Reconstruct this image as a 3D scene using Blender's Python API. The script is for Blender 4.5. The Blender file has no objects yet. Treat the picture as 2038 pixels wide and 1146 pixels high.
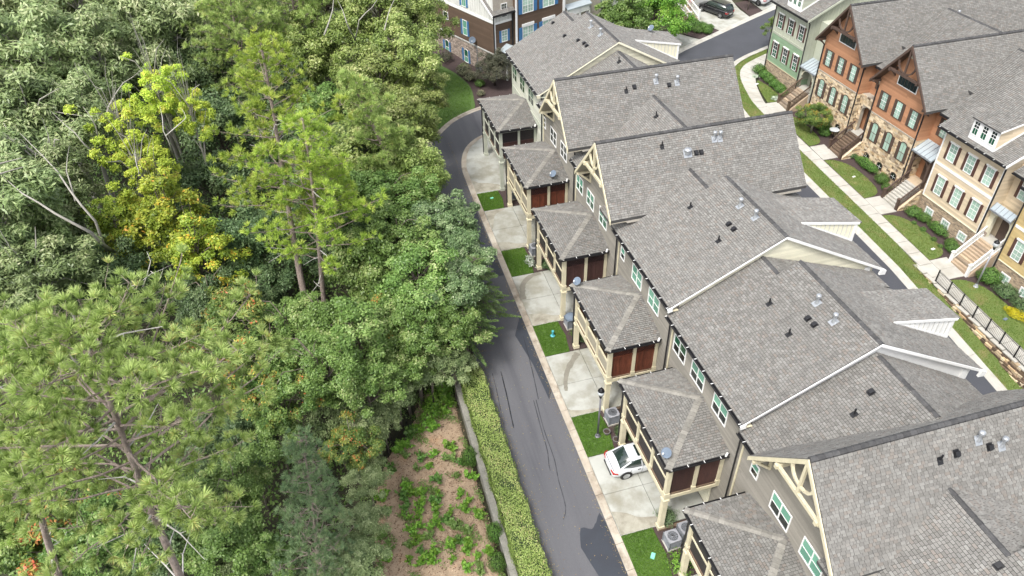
import bpy, math, random
import numpy as np
from mathutils import Vector, Matrix
rnd = random.Random(7)
S = 1.165                      # working units -> metres, applied to everything at the end
scene = bpy.context.scene
COL = scene.collection

# ---------------------------------------------------------------- camera
def make_camera():
    pitch, yaw, roll = 0.68374113, 0.25952412, 0.02721122
    cp, sp, cy, sy = math.cos(pitch), math.sin(pitch), math.cos(yaw), math.sin(yaw)
    f = Vector((sy*cp, cy*cp, -sp)); r = Vector((cy, -sy, 0)); d = f.cross(r)
    cr, sr = math.cos(roll), math.sin(roll)
    R, D = cr*r + sr*d, -sr*r + cr*d
    cam = bpy.data.cameras.new('camera'); o = bpy.data.objects.new('camera', cam); COL.objects.link(o)
    m = Matrix((( R.x, -D.x, -f.x, 0), (R.y, -D.y, -f.y, 0), (R.z, -D.z, -f.z, 31.4594874*S), (0, 0, 0, 1)))
    o.matrix_world = m
    cam.sensor_width = 36; cam.lens = 25.943; cam.clip_start = 0.3; cam.clip_end = 3000
    scene.camera = o
make_camera()

# ---------------------------------------------------------------- sky, sun, exposure
SUN_EL, SUN_AZ = math.radians(58), math.radians(-128)      # azimuth from +Y towards +X
world = bpy.data.worlds.new('World'); scene.world = world; world.use_nodes = True
wn = world.node_tree; wn.nodes.clear()
sky = wn.nodes.new('ShaderNodeTexSky'); sky.sky_type = 'NISHITA'; sky.sun_disc = False
sky.sun_elevation = SUN_EL; sky.sun_rotation = SUN_AZ; sky.air_density = 1.0; sky.dust_density = 4.0; sky.ozone_density = 1.0
hs = wn.nodes.new('ShaderNodeHueSaturation'); hs.inputs['Saturation'].default_value = 0.35
bg = wn.nodes.new('ShaderNodeBackground'); bg.inputs['Strength'].default_value = 0.15
wo = wn.nodes.new('ShaderNodeOutputWorld')
wn.links.new(sky.outputs[0], hs.inputs['Color']); wn.links.new(hs.outputs[0], bg.inputs['Color']); wn.links.new(bg.outputs[0], wo.inputs['Surface'])
sl = bpy.data.lights.new('sun', 'SUN'); sl.energy = 1.2; sl.angle = math.radians(11); sl.color = (1.0, 0.97, 0.92)
so = bpy.data.objects.new('sun', sl); COL.objects.link(so)
sd = Vector((math.sin(SUN_AZ)*math.cos(SUN_EL), math.cos(SUN_AZ)*math.cos(SUN_EL), math.sin(SUN_EL)))
so.rotation_euler = sd.to_track_quat('Z', 'Y').to_euler(); so.location = (0, 0, 120)
scene.view_settings.view_transform = 'Standard'; scene.view_settings.look = 'None'
scene.view_settings.exposure = 1.17; scene.view_settings.gamma = 1.0; scene.view_settings.use_curve_mapping = False
scene.render.engine = 'CYCLES'
scene.cycles.max_bounces = 6; scene.cycles.diffuse_bounces = 3; scene.cycles.transmission_bounces = 3
scene.cycles.transparent_max_bounces = 4; scene.cycles.sample_clamp_indirect = 4

# ---------------------------------------------------------------- materials
def ramp(nt, stops, interp='LINEAR'):
    n = nt.nodes.new('ShaderNodeValToRGB'); e = n.color_ramp.elements; n.color_ramp.interpolation = interp
    while len(e) > 1: e.remove(e[0])
    e[0].position = stops[0][0]; e[0].color = (*stops[0][1], 1)
    for p, c in stops[1:]:
        k = e.new(p); k.color = (*c, 1)
    return n
def new_mat(name):
    m = bpy.data.materials.new(name); m.use_nodes = True
    nt = m.node_tree; b = nt.nodes['Principled BSDF']
    return m, nt, b
def mixc(nt, a, b, fac, mode='MIX'):
    n = nt.nodes.new('ShaderNodeMix'); n.data_type = 'RGBA'; n.blend_type = mode
    for sock, v in ((n.inputs['Factor'], fac), (n.inputs[6], a), (n.inputs[7], b)):
        if hasattr(v, 'is_linked'): nt.links.new(v, sock)
        elif isinstance(v, (int, float)): sock.default_value = v
        else: sock.default_value = (*v, 1)
    return n.outputs[2]
def coords(nt, scale=(1, 1, 1)):
    tc = nt.nodes.new('ShaderNodeTexCoord'); mp = nt.nodes.new('ShaderNodeMapping')
    mp.inputs['Scale'].default_value = scale; nt.links.new(tc.outputs['Object'], mp.inputs['Vector']); return mp.outputs[0]
def noise(nt, vec, scale, detail=4, rough=.55, lo=.3, hi=.7):
    n = nt.nodes.new('ShaderNodeTexNoise'); n.inputs['Scale'].default_value = scale
    n.inputs['Detail'].default_value = detail; n.inputs['Roughness'].default_value = rough
    nt.links.new(vec, n.inputs['Vector'])
    r = nt.nodes.new('ShaderNodeMapRange'); r.inputs[1].default_value = lo; r.inputs[2].default_value = hi
    nt.links.new(n.outputs[0], r.inputs[0]); return r.outputs[0]
def bump(nt, b, h, strength=.3, dist=.02):
    n = nt.nodes.new('ShaderNodeBump'); n.inputs['Strength'].default_value = strength; n.inputs['Distance'].default_value = dist
    nt.links.new(h, n.inputs['Height']); nt.links.new(n.outputs[0], b.inputs['Normal'])
def M(name, c1, c2=None, scale=3, rough=.7, fine=30, finec=.12, bmp=.2, metal=0, island=None, stain=None, stain_scale=.4, stain_lo=.45, stain_hi=.65, spec=.5, stretch=(1, 1, 1)):
    """base colour varying between c1 and c2, fine grain, optional per-piece tone and broad stains"""
    m, nt, b = new_mat(name); v = coords(nt, stretch)
    c2 = c2 or tuple(x*.8 for x in c1)
    col = mixc(nt, c1, c2, noise(nt, v, scale))
    if island:
        g = nt.nodes.new('ShaderNodeNewGeometry'); rr = ramp(nt, island, 'LINEAR'); nt.links.new(g.outputs['Random Per Island'], rr.inputs[0])
        col = mixc(nt, col, rr.outputs[0], 1.0, 'MULTIPLY')
    if stain:
        col = mixc(nt, col, stain, noise(nt, v, stain_scale, 6, .6, stain_lo, stain_hi))
    fn = noise(nt, v, fine, 3, .6, .2, .8)
    if finec:
        k = nt.nodes.new('ShaderNodeMapRange'); k.inputs[3].default_value = 1-finec; k.inputs[4].default_value = 1+finec
        nt.links.new(fn, k.inputs[0])
        cc = nt.nodes.new('ShaderNodeCombineColor')
        for i in range(3): nt.links.new(k.outputs[0], cc.inputs[i])
        col = mixc(nt, col, cc.outputs[0], 1.0, 'MULTIPLY')
    nt.links.new(col, b.inputs['Base Color'])
    b.inputs['Roughness'].default_value = rough; b.inputs['Metallic'].default_value = metal
    b.inputs['Specular IOR Level'].default_value = spec
    if bmp: bump(nt, b, fn, bmp)
    return m
def W(v): return (v, v, v)
ISL = [(0, W(.86)), (1, W(1.1))]
def shingle_mat(name, k, reds):
    m, nt, b = new_mat(name); g = nt.nodes.new('ShaderNodeNewGeometry'); v = coords(nt)
    st = [(0, (.148, .142, .13)), (.14, (.168, .161, .149)), (.32, (.189, .182, .168)), (.5, (.208, .201, .186)), (.66, (.226, .220, .204)), (.8, (.255, .25, .233)), (.88, reds), (.94, (.19, .168, .148)), (1, (.178, .178, .17))]
    r = ramp(nt, [(p, tuple(x*k for x in c)) for p, c in st]); nt.links.new(g.outputs['Random Per Island'], r.inputs[0])
    big = noise(nt, v, .35, 4, .6, .3, .75)
    c = mixc(nt, r.outputs[0], (.185*k, .18*k, .167*k), big); 
    c = mixc(nt, r.outputs[0], c, .45)
    st2 = noise(nt, coords(nt, (.5, 2.4, .5)), .9, 5, .6, .5, .8)
    c = mixc(nt, c, (.12*k, .117*k, .11*k), mixf(nt, st2, .6))
    oi = nt.nodes.new('ShaderNodeObjectInfo'); hv = nt.nodes.new('ShaderNodeHueSaturation'); mr = nt.nodes.new('ShaderNodeMapRange'); mr.inputs[3].default_value = .94; mr.inputs[4].default_value = 1.05
    nt.links.new(oi.outputs['Random'], mr.inputs[0]); nt.links.new(mr.outputs[0], hv.inputs['Value']); nt.links.new(c, hv.inputs['Color']); c = hv.outputs[0]
    fn = noise(nt, v, 55, 2, .6, .1, .9)
    k2 = nt.nodes.new('ShaderNodeMapRange'); k2.inputs[3].default_value = .82; k2.inputs[4].default_value = 1.16; nt.links.new(fn, k2.inputs[0])
    cc = nt.nodes.new('ShaderNodeCombineColor')
    for i in range(3): nt.links.new(k2.outputs[0], cc.inputs[i])
    c = mixc(nt, c, cc.outputs[0], 1.0, 'MULTIPLY')
    nt.links.new(c, b.inputs['Base Color']); b.inputs['Roughness'].default_value = .92; b.inputs['Specular IOR Level'].default_value = .25
    bump(nt, b, fn, .35, .01); return m
def mixf(nt, a, k):
    n = nt.nodes.new('ShaderNodeMath'); n.operation = 'MULTIPLY'; nt.links.new(a, n.inputs[0]); n.inputs[1].default_value = k; return n.outputs[0]
def leaf_mat(name, stops, transl=.3, rough=.5, hue=.012, gloss=.35):
    m, nt, b = new_mat(name); a = nt.nodes.new('ShaderNodeAttribute'); a.attribute_name = 'tint'
    r = ramp(nt, stops); nt.links.new(a.outputs['Fac'], r.inputs[0])
    oi = nt.nodes.new('ShaderNodeObjectInfo'); h = nt.nodes.new('ShaderNodeHueSaturation')
    mr = nt.nodes.new('ShaderNodeMapRange'); mr.inputs[3].default_value = .5-hue*.6; mr.inputs[4].default_value = .5+hue*.6
    nt.links.new(oi.outputs['Random'], mr.inputs[0]); nt.links.new(mr.outputs[0], h.inputs['Hue'])
    mv = nt.nodes.new('ShaderNodeMapRange'); mv.inputs[3].default_value = .85; mv.inputs[4].default_value = 1.15
    nt.links.new(oi.outputs['Random'], mv.inputs[0]); nt.links.new(mv.outputs[0], h.inputs['Value'])
    nt.links.new(r.outputs[0], h.inputs['Color'])
    nt.links.new(h.outputs[0], b.inputs['Base Color']); b.inputs['Roughness'].default_value = rough; b.inputs['Specular IOR Level'].default_value = gloss
    t = nt.nodes.new('ShaderNodeBsdfTranslucent'); nt.links.new(h.outputs[0], t.inputs['Color'])
    mx = nt.nodes.new('ShaderNodeMixShader'); mx.inputs[0].default_value = transl
    out = nt.nodes['Material Output']; nt.links.new(b.outputs[0], mx.inputs[1]); nt.links.new(t.outputs[0], mx.inputs[2]); nt.links.new(mx.outputs[0], out.inputs['Surface'])
    return m
mt = {}
mt['shingle'] = shingle_mat('shingle_near', 1.0, (.214, .19, .167))
mt['shingle_far'] = shingle_mat('shingle_across', .98, (.215, .195, .172))
mt['shingle_brown'] = shingle_mat('shingle_porch', .96, (.212, .184, .16))
mt['underlay'] = M('roof_underlay', (.07, .068, .066), rough=.95)
mt['cap'] = M('ridge_cap', (.25, .238, .21), (.19, .18, .16), 8, .92, island=[(0, W(.8)), (1, W(1.15))])
mt['ridge_shade'] = M('ridge_vent_shaded', (.045, .045, .047), (.075, .074, .073), 6, .9, island=[(0, W(.8)), (1, W(1.2))])  # ridge vent caps, with the ridge's shade line put into their dark colour
mt['taupe'] = M('taupe_siding', (.27, .25, .215), (.235, .22, .19), .8, .75, island=ISL, spec=.3)
mt['sage'] = M('pale_sage_siding', (.56, .56, .47), (.48, .49, .42), .8, .75, island=ISL, spec=.3)
mt['cream'] = M('cream_trim', (.66, .60, .43), (.56, .51, .36), 2.5, .6, bmp=.05)
mt['creamwall'] = M('cream_siding', (.74, .71, .55), (.66, .63, .49), 1, .7, island=ISL, spec=.3)
mt['sagetrim'] = M('sage_trim', (.52, .54, .45), (.44, .46, .38), 2.5, .6, bmp=.05)
mt['white'] = M('white_paint', (.82, .82, .80), (.74, .74, .72), 2, .5, bmp=.05)
mt['offwhite'] = M('offwhite_boards', (.62, .62, .58), (.55, .55, .52), 1, .65, island=ISL, bmp=.05)
mt['bronze'] = M('dark_bronze_metal', (.022, .022, .025), (.035, .034, .036), 3, .4, metal=.3, bmp=0)
mt['redwood'] = M('red_stained_boards', (.165, .05, .026), (.10, .03, .018), 6, .55, fine=18, finec=.3, island=[(0, W(.65)), (1, W(1.25))], stretch=(1, 1, .25))
mt['plum'] = M('dark_brown_boards', (.075, .035, .03), (.05, .024, .022), 5, .6, fine=18, finec=.25, island=[(0, W(.75)), (1, W(1.2))], stretch=(1, 1, .3))
mt['screen'] = M('dark_insect_screen', (.022, .018, .02), (.034, .028, .03), 10, .55, fine=90, finec=.3)
mt['panelbeige'] = M('beige_rail_panel', (.36, .33, .26), (.31, .28, .22), 3, .65)
mt['concrete'] = M('drive_concrete', (.42, .425, .39), (.33, .335, .30), 1.2, .85, fine=45, finec=.08, stain=(.25, .24, .19), stain_scale=.6, stain_lo=.44, stain_hi=.68, island=[(0, W(.93)), (1, W(1.04))])
mt['damp'] = M('damp_concrete', (.17, .16, .13), (.22, .205, .165), 4, .7, fine=30, finec=.15)
mt['tanband'] = M('stained_concrete', (.36, .345, .285), (.30, .285, .23), 2.5, .85, fine=30, finec=.15, stain=(.22, .2, .155), stain_scale=1.5)
mt['walk'] = M('sidewalk_concrete', (.47, .455, .41), (.38, .365, .325), 1.5, .85, fine=45, finec=.08, stain=(.34, .32, .27), stain_scale=.8, stain_lo=.5, stain_hi=.75)
mt['kerb'] = M('kerb_concrete', (.46, .42, .35), (.33, .28, .22), .7, .85, fine=40, finec=.12, stain=(.2, .16, .115), stain_scale=.9, stain_lo=.5, stain_hi=.7)
mt['asphalt'] = M('asphalt', (.108, .108, .116), (.086, .087, .096), .5, .8, fine=60, finec=.22, bmp=.3, stain=(.066, .067, .076), stain_scale=.5, stain_lo=.55, stain_hi=.75, stretch=(2.4, .14, 1))
mt['patch'] = M('fresh_asphalt', (.034, .04, .052), (.03, .034, .044), 1, .6, fine=60, finec=.25, bmp=.3)
mt['sealer'] = M('crack_sealer', (.012, .013, .016), rough=.35, bmp=0)
mt['newasph'] = M('street_asphalt', (.06, .063, .074), (.05, .053, .062), .6, .8, fine=60, finec=.2, bmp=.3)
mt['lawn'] = M('lawn_soil_green', (.085, .15, .03), (.06, .115, .022), 3, .9, fine=40, finec=.3)
mt['lawn2'] = M('dry_lawn_green', (.13, .17, .045), (.10, .15, .035), 1.2, .9, fine=40, finec=.3, stain=(.2, .165, .07), stain_scale=1.1, stain_lo=.5, stain_hi=.7)
mt['mulch'] = M('bark_mulch', (.075, .05, .045), (.042, .028, .028), 14, .95, fine=50, finec=.5, bmp=.6)
mt['dirt'] = M('bark_and_clay', (.43, .32, .22), (.32, .235, .155), 3, .95, fine=40, finec=.45, bmp=.6, stain=(.48, .27, .14), stain_scale=.6, stain_lo=.56, stain_hi=.78)
mt['forest'] = M('forest_floor', (.05, .045, .025), (.03, .035, .016), 1.5, .95, fine=12, finec=.4)
mt['stone'] = M('field_stone', (.62, .56, .46), (.54, .48, .38), 3, .85, fine=25, finec=.2, bmp=.4, island=[(0, (.30, .24, .19)), (.12, (.72, .62, .5)), (.3, (1.25, 1.15, .98)), (.45, (.85, .78, .68)), (.55, (1.1, .92, .66)), (.68, (1.3, 1.22, 1.1)), (.8, (.95, .72, .5)), (.9, (.45, .38, .33)), (1, (1.15, 1.08, 1.0))])
mt['brick'] = M('brown_brick', (.40, .33, .25), (.34, .27, .2), 3, .85, island=[(0, W(.55)), (.5, (1, .95, .9)), (1, (1.3, 1.25, 1.15))])
mt['palebrick'] = M('pale_mixed_brick', (.36, .31, .27), (.30, .26, .23), 3, .85, island=[(0, W(.5)), (.5, (1, .93, .88)), (1, (1.45, 1.4, 1.35))])
mt['wallgrey'] = M('weathered_wall', (.27, .26, .225), (.19, .185, .16), 2, .9, fine=14, finec=.3)
mt['joint'] = M('dark_joint', (.12, .11, .09), rough=.95)
mt['mortar'] = M('mortar', (.42, .38, .31), (.34, .30, .25), 5, .95)
mt['timber'] = M('weathered_timber', (.16, .11, .07), (.10, .07, .05), 4, .9, island=[(0, W(.7)), (1, W(1.3))])
mt['orange'] = M('orange_siding', (.44, .225, .125), (.39, .2, .11), 1, .7, island=ISL, spec=.3)
mt['green'] = M('green_siding', (.235, .335, .215), (.21, .305, .195), 1, .7, island=ISL, spec=.3)
mt['palegreen'] = M('pale_green_boards', (.44, .46, .37), (.39, .41, .33), 1, .7, island=ISL, spec=.3)
mt['beige'] = M('beige_siding', (.64, .53, .38), (.59, .49, .35), 1, .7, island=ISL, spec=.3)
mt['yellow'] = M('golden_siding', (.52, .40, .20), (.48, .37, .18), 1, .7, island=ISL, spec=.3)
mt['brownside'] = M('brown_siding', (.115, .078, .055), (.10, .068, .048), 1, .7, island=ISL, spec=.3)
mt['blue'] = M('blue_shutter', (.05, .17, .36), (.045, .15, .31), 3, .5)
mt['maroon'] = M('dark_maroon_shutter', (.10, .048, .036), (.08, .04, .032), 3, .55)
mt['brownwood'] = M('dark_brown_wood', (.095, .06, .045), (.07, .046, .036), 4, .6)
mt['steel'] = M('galvanised_metal', (.46, .48, .50), (.36, .38, .40), 6, .45, metal=.6, bmp=0)
mt['metalroof'] = M('standing_seam_metal', (.36, .42, .45), (.42, .47, .49), 1.2, .5, metal=.2, bmp=0)
mt['black'] = M('black_plastic', (.012, .012, .014), rough=.5, bmp=0)
mt['iron'] = M('black_iron', (.01, .01, .012), rough=.4, metal=.3, bmp=0)
mt['poleg'] = M('grey_pole_paint', (.16, .16, .175), (.13, .13, .145), 5, .4, metal=.2, bmp=0)
mt['polel'] = M('light_grey_pole', (.42, .43, .46), (.36, .37, .4), 5, .4, metal=.3, bmp=0)
mt['acgrey'] = M('grey_painted_metal', (.27, .285, .31), (.22, .235, .255), 6, .5, metal=.2, bmp=0)
mt['dish'] = M('blue_grey_dish', (.14, .18, .235), (.12, .155, .2), 3, .75, bmp=0)
mt['teal'] = M('teal_plastic', (.08, .40, .45), rough=.4, bmp=0)
mt['mint'] = M('mint_plastic', (.25, .72, .52), rough=.5, bmp=0)
mt['pot'] = M('grey_pot', (.16, .15, .14), (.11, .1, .1), 8, .7)
mt['soil'] = M('potting_soil', (.05, .035, .025), rough=.95, fine=40, finec=.5)
def glass(name, c, rough=.08):
    m, nt, b = new_mat(name); v = coords(nt); n = nt.nodes.new('ShaderNodeObjectInfo').outputs['Random']
    nt.links.new(mixc(nt, c, tuple(x*.6 for x in c), n), b.inputs['Base Color']); b.inputs['Roughness'].default_value = rough
    b.inputs['Specular IOR Level'].default_value = .8; b.inputs['Coat Weight'].default_value = .3; return m
mt['gmint'] = glass('glass_over_blind', (.17, .42, .30)); mt['gdark'] = glass('dark_glass', (.018, .03, .028)); mt['ggreen'] = glass('deep_green_glass', (.03, .13, .075))
mt['gpale'] = glass('glass_over_pale_curtain', (.42, .60, .50)); mt['gcar'] = glass('car_glass', (.02, .035, .03), .04)
def paint(name, c, rough=.25, coat=.8, metal=0):
    m, nt, b = new_mat(name); b.inputs['Base Color'].default_value = (*c, 1); b.inputs['Roughness'].default_value = rough
    b.inputs['Coat Weight'].default_value = coat; b.inputs['Metallic'].default_value = metal; return m
mt['carwhite'] = paint('white_car_paint', (.60, .62, .64)); mt['carblack'] = paint('black_car_paint', (.01, .011, .014)); mt['tyre'] = paint('tyre_rubber', (.015, .015, .015), .8, 0)
mt['rim'] = paint('alloy_rim', (.45, .46, .47), .3, .2, .7); mt['red'] = paint('red_lens', (.45, .012, .012), .15); mt['plate'] = paint('plate_white', (.6, .62, .6), .5, 0)
mt['chrome'] = paint('chrome', (.6, .6, .62), .15, 0, 1); mt['flagred'] = paint('flag_red', (.5, .03, .04), .8, 0); mt['flagblue'] = paint('flag_blue', (.03, .05, .2), .8, 0)
mt['orangep'] = paint('orange_plastic', (.8, .14, .03), .5, 0); mt['lampglass'] = paint('frosted_lamp_glass', (.5, .53, .55), .25, .5)
mt['bark'] = M('grey_brown_bark', (.17, .14, .115), (.11, .088, .072), 6, .95, fine=22, finec=.4, bmp=.8, stretch=(1, 1, .3))
mt['barkpale'] = M('pale_grey_bark', (.36, .34, .30), (.25, .235, .205), 5, .9, fine=20, finec=.25, bmp=.5, stretch=(1, 1, .3))
mt['barkpine'] = M('scaly_pine_bark', (.33, .27, .235), (.20, .155, .13), 5, .95, fine=18, finec=.5, bmp=1, stretch=(1, 1, .35))
mt['twig'] = M('dead_grey_twigs', (.5, .48, .45), (.38, .36, .33), 5, .9)
LM = {
 'oak': leaf_mat('leaf_dusty_green', [(0, (.10, .145, .05)), (.5, (.235, .31, .12)), (.8, (.35, .41, .19)), (1, (.48, .50, .28))], .28, .42, gloss=.5),
 'dark': leaf_mat('leaf_deep_green', [(0, (.055, .10, .04)), (.6, (.12, .19, .075)), (1, (.22, .29, .13))], .25, .45),
 'fresh': leaf_mat('leaf_fresh_green', [(0, (.08, .15, .03)), (.5, (.18, .29, .07)), (.85, (.30, .41, .13)), (1, (.47, .52, .23))], .32, .42, gloss=.45),
 'silver': leaf_mat('leaf_grey_green', [(0, (.09, .16, .06)), (.5, (.19, .29, .12)), (.8, (.30, .41, .19)), (1, (.48, .54, .33))], .3, .4, gloss=.5),
 'olive': leaf_mat('leaf_olive_green', [(0, (.10, .15, .03)), (.5, (.23, .31, .075)), (.8, (.37, .44, .14)), (1, (.53, .55, .25))], .3, .45, gloss=.45),
 'yellow': leaf_mat('leaf_yellow', [(0, (.20, .30, .03)), (.45, (.46, .60, .07)), (.88, (.66, .76, .12)), (1, (.68, .56, .12))], .35, .45),
 'lime': leaf_mat('leaf_lime', [(0, (0.128, 0.195, 0.0234)), (.5, (0.27, 0.352, 0.0416)), (.85, (0.45, 0.495, 0.065)), (.96, (0.57, 0.48, 0.065)), (1, (0.75, 0.42, 0.065))], .3, .45),
 'mixed': leaf_mat('leaf_green_turning', [(0, (0.062, 0.136, 0.03)), (.6, (0.171, 0.256, 0.06)), (.85, (0.341, 0.368, 0.09)), (.95, (0.589, 0.448, 0.075)), (1, (0.651, 0.192, 0.075))], .3, .45),
 'rust': leaf_mat('leaf_turning_red', [(0, (0.056, 0.128, 0.026)), (.5, (0.14, 0.225, 0.052)), (.7, (0.28, 0.3, 0.065)), (.85, (0.476, 0.18, 0.065)), (1, (0.588, 0.105, 0.065))], .3, .45),
 'pale': leaf_mat('leaf_pale_vine', [(0, (.10, .16, .06)), (.5, (.26, .34, .14)), (1, (.46, .53, .28))], .3, .5, gloss=.4),
 'pine': leaf_mat('pine_needles', [(0, (.14, .22, .035)), (.5, (.34, .46, .075)), (.9, (.54, .63, .13)), (1, (.5, .46, .15))], .3, .5),
 'pinenear': leaf_mat('pine_needles_near', [(0, (.16, .24, .065)), (.5, (.38, .50, .15)), (.88, (.56, .68, .25)), (1, (.6, .52, .2))], .3, .45),
 'pineblue': leaf_mat('pine_needles_blue', [(0, (.09, .17, .08)), (.5, (.22, .34, .16)), (1, (.38, .50, .25))], .25, .5),
 'feather': leaf_mat('feathery_green', [(0, (.07, .13, .035)), (.5, (.15, .26, .07)), (1, (.26, .38, .12))], .3, .5),
 'box': leaf_mat('clipped_shrub_leaf', [(0, (0.0525, 0.12, 0.0225)), (.6, (0.112, 0.232, 0.045)), (1, (0.225, 0.36, 0.09))], .2, .45),
 'hedge': leaf_mat('hedge_leaf', [(0, (.09, .16, .03)), (.45, (.34, .48, .12)), (.85, (.54, .66, .24)), (1, (.60, .54, .26))], .3, .5),
 'plant': leaf_mat('bright_young_leaf', [(0, (0.075, 0.182, 0.021)), (.5, (0.165, 0.336, 0.042)), (1, (0.345, 0.532, 0.084))], .3, .45),
 'gold': leaf_mat('golden_leaf', [(0, (0.35, 0.33, 0.01)), (1, (0.72, 0.62, 0.03))], .3, .5),
 'grass': leaf_mat('grass_blade', [(0, (.08, .16, .02)), (.5, (.12, .235, .03)), (1, (.19, .30, .055))], .25, .6, gloss=.2),
 'grass2': leaf_mat('dry_grass_blade', [(0, (.10, .16, .03)), (.5, (.15, .215, .045)), (1, (.27, .28, .09))], .25, .6, gloss=.2),
 'burg': leaf_mat('dusky_leaf', [(0, (.05, .055, .035)), (.6, (.10, .105, .065)), (1, (.2, .19, .13))], .2, .5),
 'pinkish': leaf_mat('pink_green_leaf', [(0, (0.156, 0.169, 0.091)), (.5, (0.286, 0.286, 0.169)), (1, (0.494, 0.429, 0.325))], .2, .5),
 'white': leaf_mat('white_edged_leaf', [(0, (0.25, 0.35, 0.22)), (1, (0.72, 0.75, 0.66))], .2, .5),
}

# ---------------------------------------------------------------- object helpers
ROOTS = []
def emp(name, label, cat, loc=(0, 0, 0), group=None):
    o = bpy.data.objects.new(name, None); COL.objects.link(o); o.location = loc; o.empty_display_size = .3
    o['label'] = label; o['category'] = cat
    if group: o['group'] = group
    o['_o'] = 1; ROOTS.append(o); return o
LOCALS = set()
def adopt(o, parent):
    if parent is None: ROOTS.append(o)
    else:
        o.parent = parent
        if parent.type == 'EMPTY' and parent.name not in LOCALS: o.matrix_parent_inverse = Matrix.Translation(-Vector(parent.location))
def tag(o, label, cat, group=None):
    o['label'] = label; o['category'] = cat
    if group: o['group'] = group
    return o
def struct(o): o['kind'] = 'structure'; return o
def stuff(o): o['kind'] = 'stuff'; return o
class Fr:
    """wall frame: u runs along the wall, n points out of it, z is up"""
    def __init__(s, o, u, n): s.o = Vector(o); s.u = Vector(u).normalized(); s.n = Vector(n).normalized(); s.z = Vector((0, 0, 1))
    def p(s, u, n, z): return s.o + s.u*u + s.n*n + s.z*z
FW = Fr((0, 0, 0), (1, 0, 0), (0, 1, 0))
class MB:
    def __init__(s): s.v = []; s.f = []
    def add(s, vs, fs):
        k = len(s.v); s.v += [tuple(v) for v in vs]; s.f += [tuple(i+k for i in f) for f in fs]
    def box(s, a, b, fr=None):
        (x0, y0, z0), (x1, y1, z1) = a, b
        fr = fr or FW
        c = [fr.p(x, y, z) for z in (z0, z1) for y in (y0, y1) for x in (x0, x1)]
        fs = [(0, 2, 3, 1), (4, 5, 7, 6), (0, 1, 5, 4), (2, 6, 7, 3), (0, 4, 6, 2), (1, 3, 7, 5)]
        if fr.u.cross(fr.n).z < 0: fs = [f[::-1] for f in fs]
        s.add(c, fs)
    def beam(s, p0, p1, w, h, up=(0, 0, 1)):
        p0, p1 = Vector(p0), Vector(p1); d = (p1-p0).normalized(); up = Vector(up)
        r = d.cross(up)
        if r.length < 1e-4: r = d.cross(Vector((1, 0, 0)))
        r.normalize(); q = r.cross(d)
        c = [p + r*a*w/2 + q*b*h/2 for p in (p0, p1) for a, b in ((-1, -1), (1, -1), (1, 1), (-1, 1))]
        s.add(c, [(0, 3, 2, 1), (4, 5, 6, 7), (0, 1, 5, 4), (1, 2, 6, 5), (2, 3, 7, 6), (3, 0, 4, 7)])
    def tube(s, pts, rads, n=8, caps=True):
        pts = [Vector(p) for p in pts]; k = len(s.v); ref = None
        for i, p in enumerate(pts):
            d = (pts[min(i+1, len(pts)-1)] - pts[max(i-1, 0)]).normalized()
            if ref is None: ref = d.orthogonal().normalized()
            ref = (ref - d*ref.dot(d)).normalized(); q = d.cross(ref)
            for j in range(n):
                a = 2*math.pi*j/n; s.v.append(tuple(p + (ref*math.cos(a) + q*math.sin(a))*rads[i]))
        for i in range(len(pts)-1):
            for j in range(n):
                a, b = k+i*n+j, k+i*n+(j+1) % n; s.f.append((a, b, b+n, a+n))
        if caps: s.f.append(tuple(k+j for j in range(n))[::-1]); s.f.append(tuple(k+(len(pts)-1)*n+j for j in range(n)))
    def lathe(s, c, prof, n=16, axis='z'):
        k = len(s.v); c = Vector(c)
        for r, h in prof:
            for j in range(n):
                a = 2*math.pi*j/n
                p = Vector((r*math.cos(a), r*math.sin(a), h))
                if axis == 'y': p = Vector((r*math.cos(a), h, r*math.sin(a)))
                if axis == 'x': p = Vector((h, r*math.cos(a), r*math.sin(a)))
                s.v.append(tuple(c+p))
        for i in range(len(prof)-1):
            for j in range(n):
                a, b = k+i*n+j, k+i*n+(j+1) % n; s.f.append((a, b, b+n, a+n))
        s.f.append(tuple(k+j for j in range(n))[::-1]); s.f.append(tuple(k+(len(prof)-1)*n+j for j in range(n)))
    def prism(s, poly, d):
        """convex/concave polygon of 3D points extruded by vector d"""
        n = len(poly); P = [Vector(p) for p in poly]; d = Vector(d)
        nn = Vector((0, 0, 0))
        for i in range(n): nn += P[i].cross(P[(i+1) % n])
        if nn.dot(d) > 0: P = P[::-1]
        s.add(P + [p+d for p in P], [tuple(range(n)), tuple(range(2*n-1, n-1, -1))] + [(i, i+n, (i+1) % n+n, (i+1) % n)[::1] for i in range(n)])
    def build(s, name, mat, parent=None, smooth=False):
        me = bpy.data.meshes.new(name); me.from_pydata(s.v, [], s.f); me.update()
        if mat: me.materials.append(mt[mat] if isinstance(mat, str) else mat)
        if smooth: me.polygons.foreach_set('use_smooth', [True]*len(me.polygons))
        o = bpy.data.objects.new(name, me); COL.objects.link(o); adopt(o, parent); return o
def B(name, mat, a, b, parent=None, fr=None):
    m = MB(); m.box(a, b, fr); return m.build(name, mat, parent)

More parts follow.
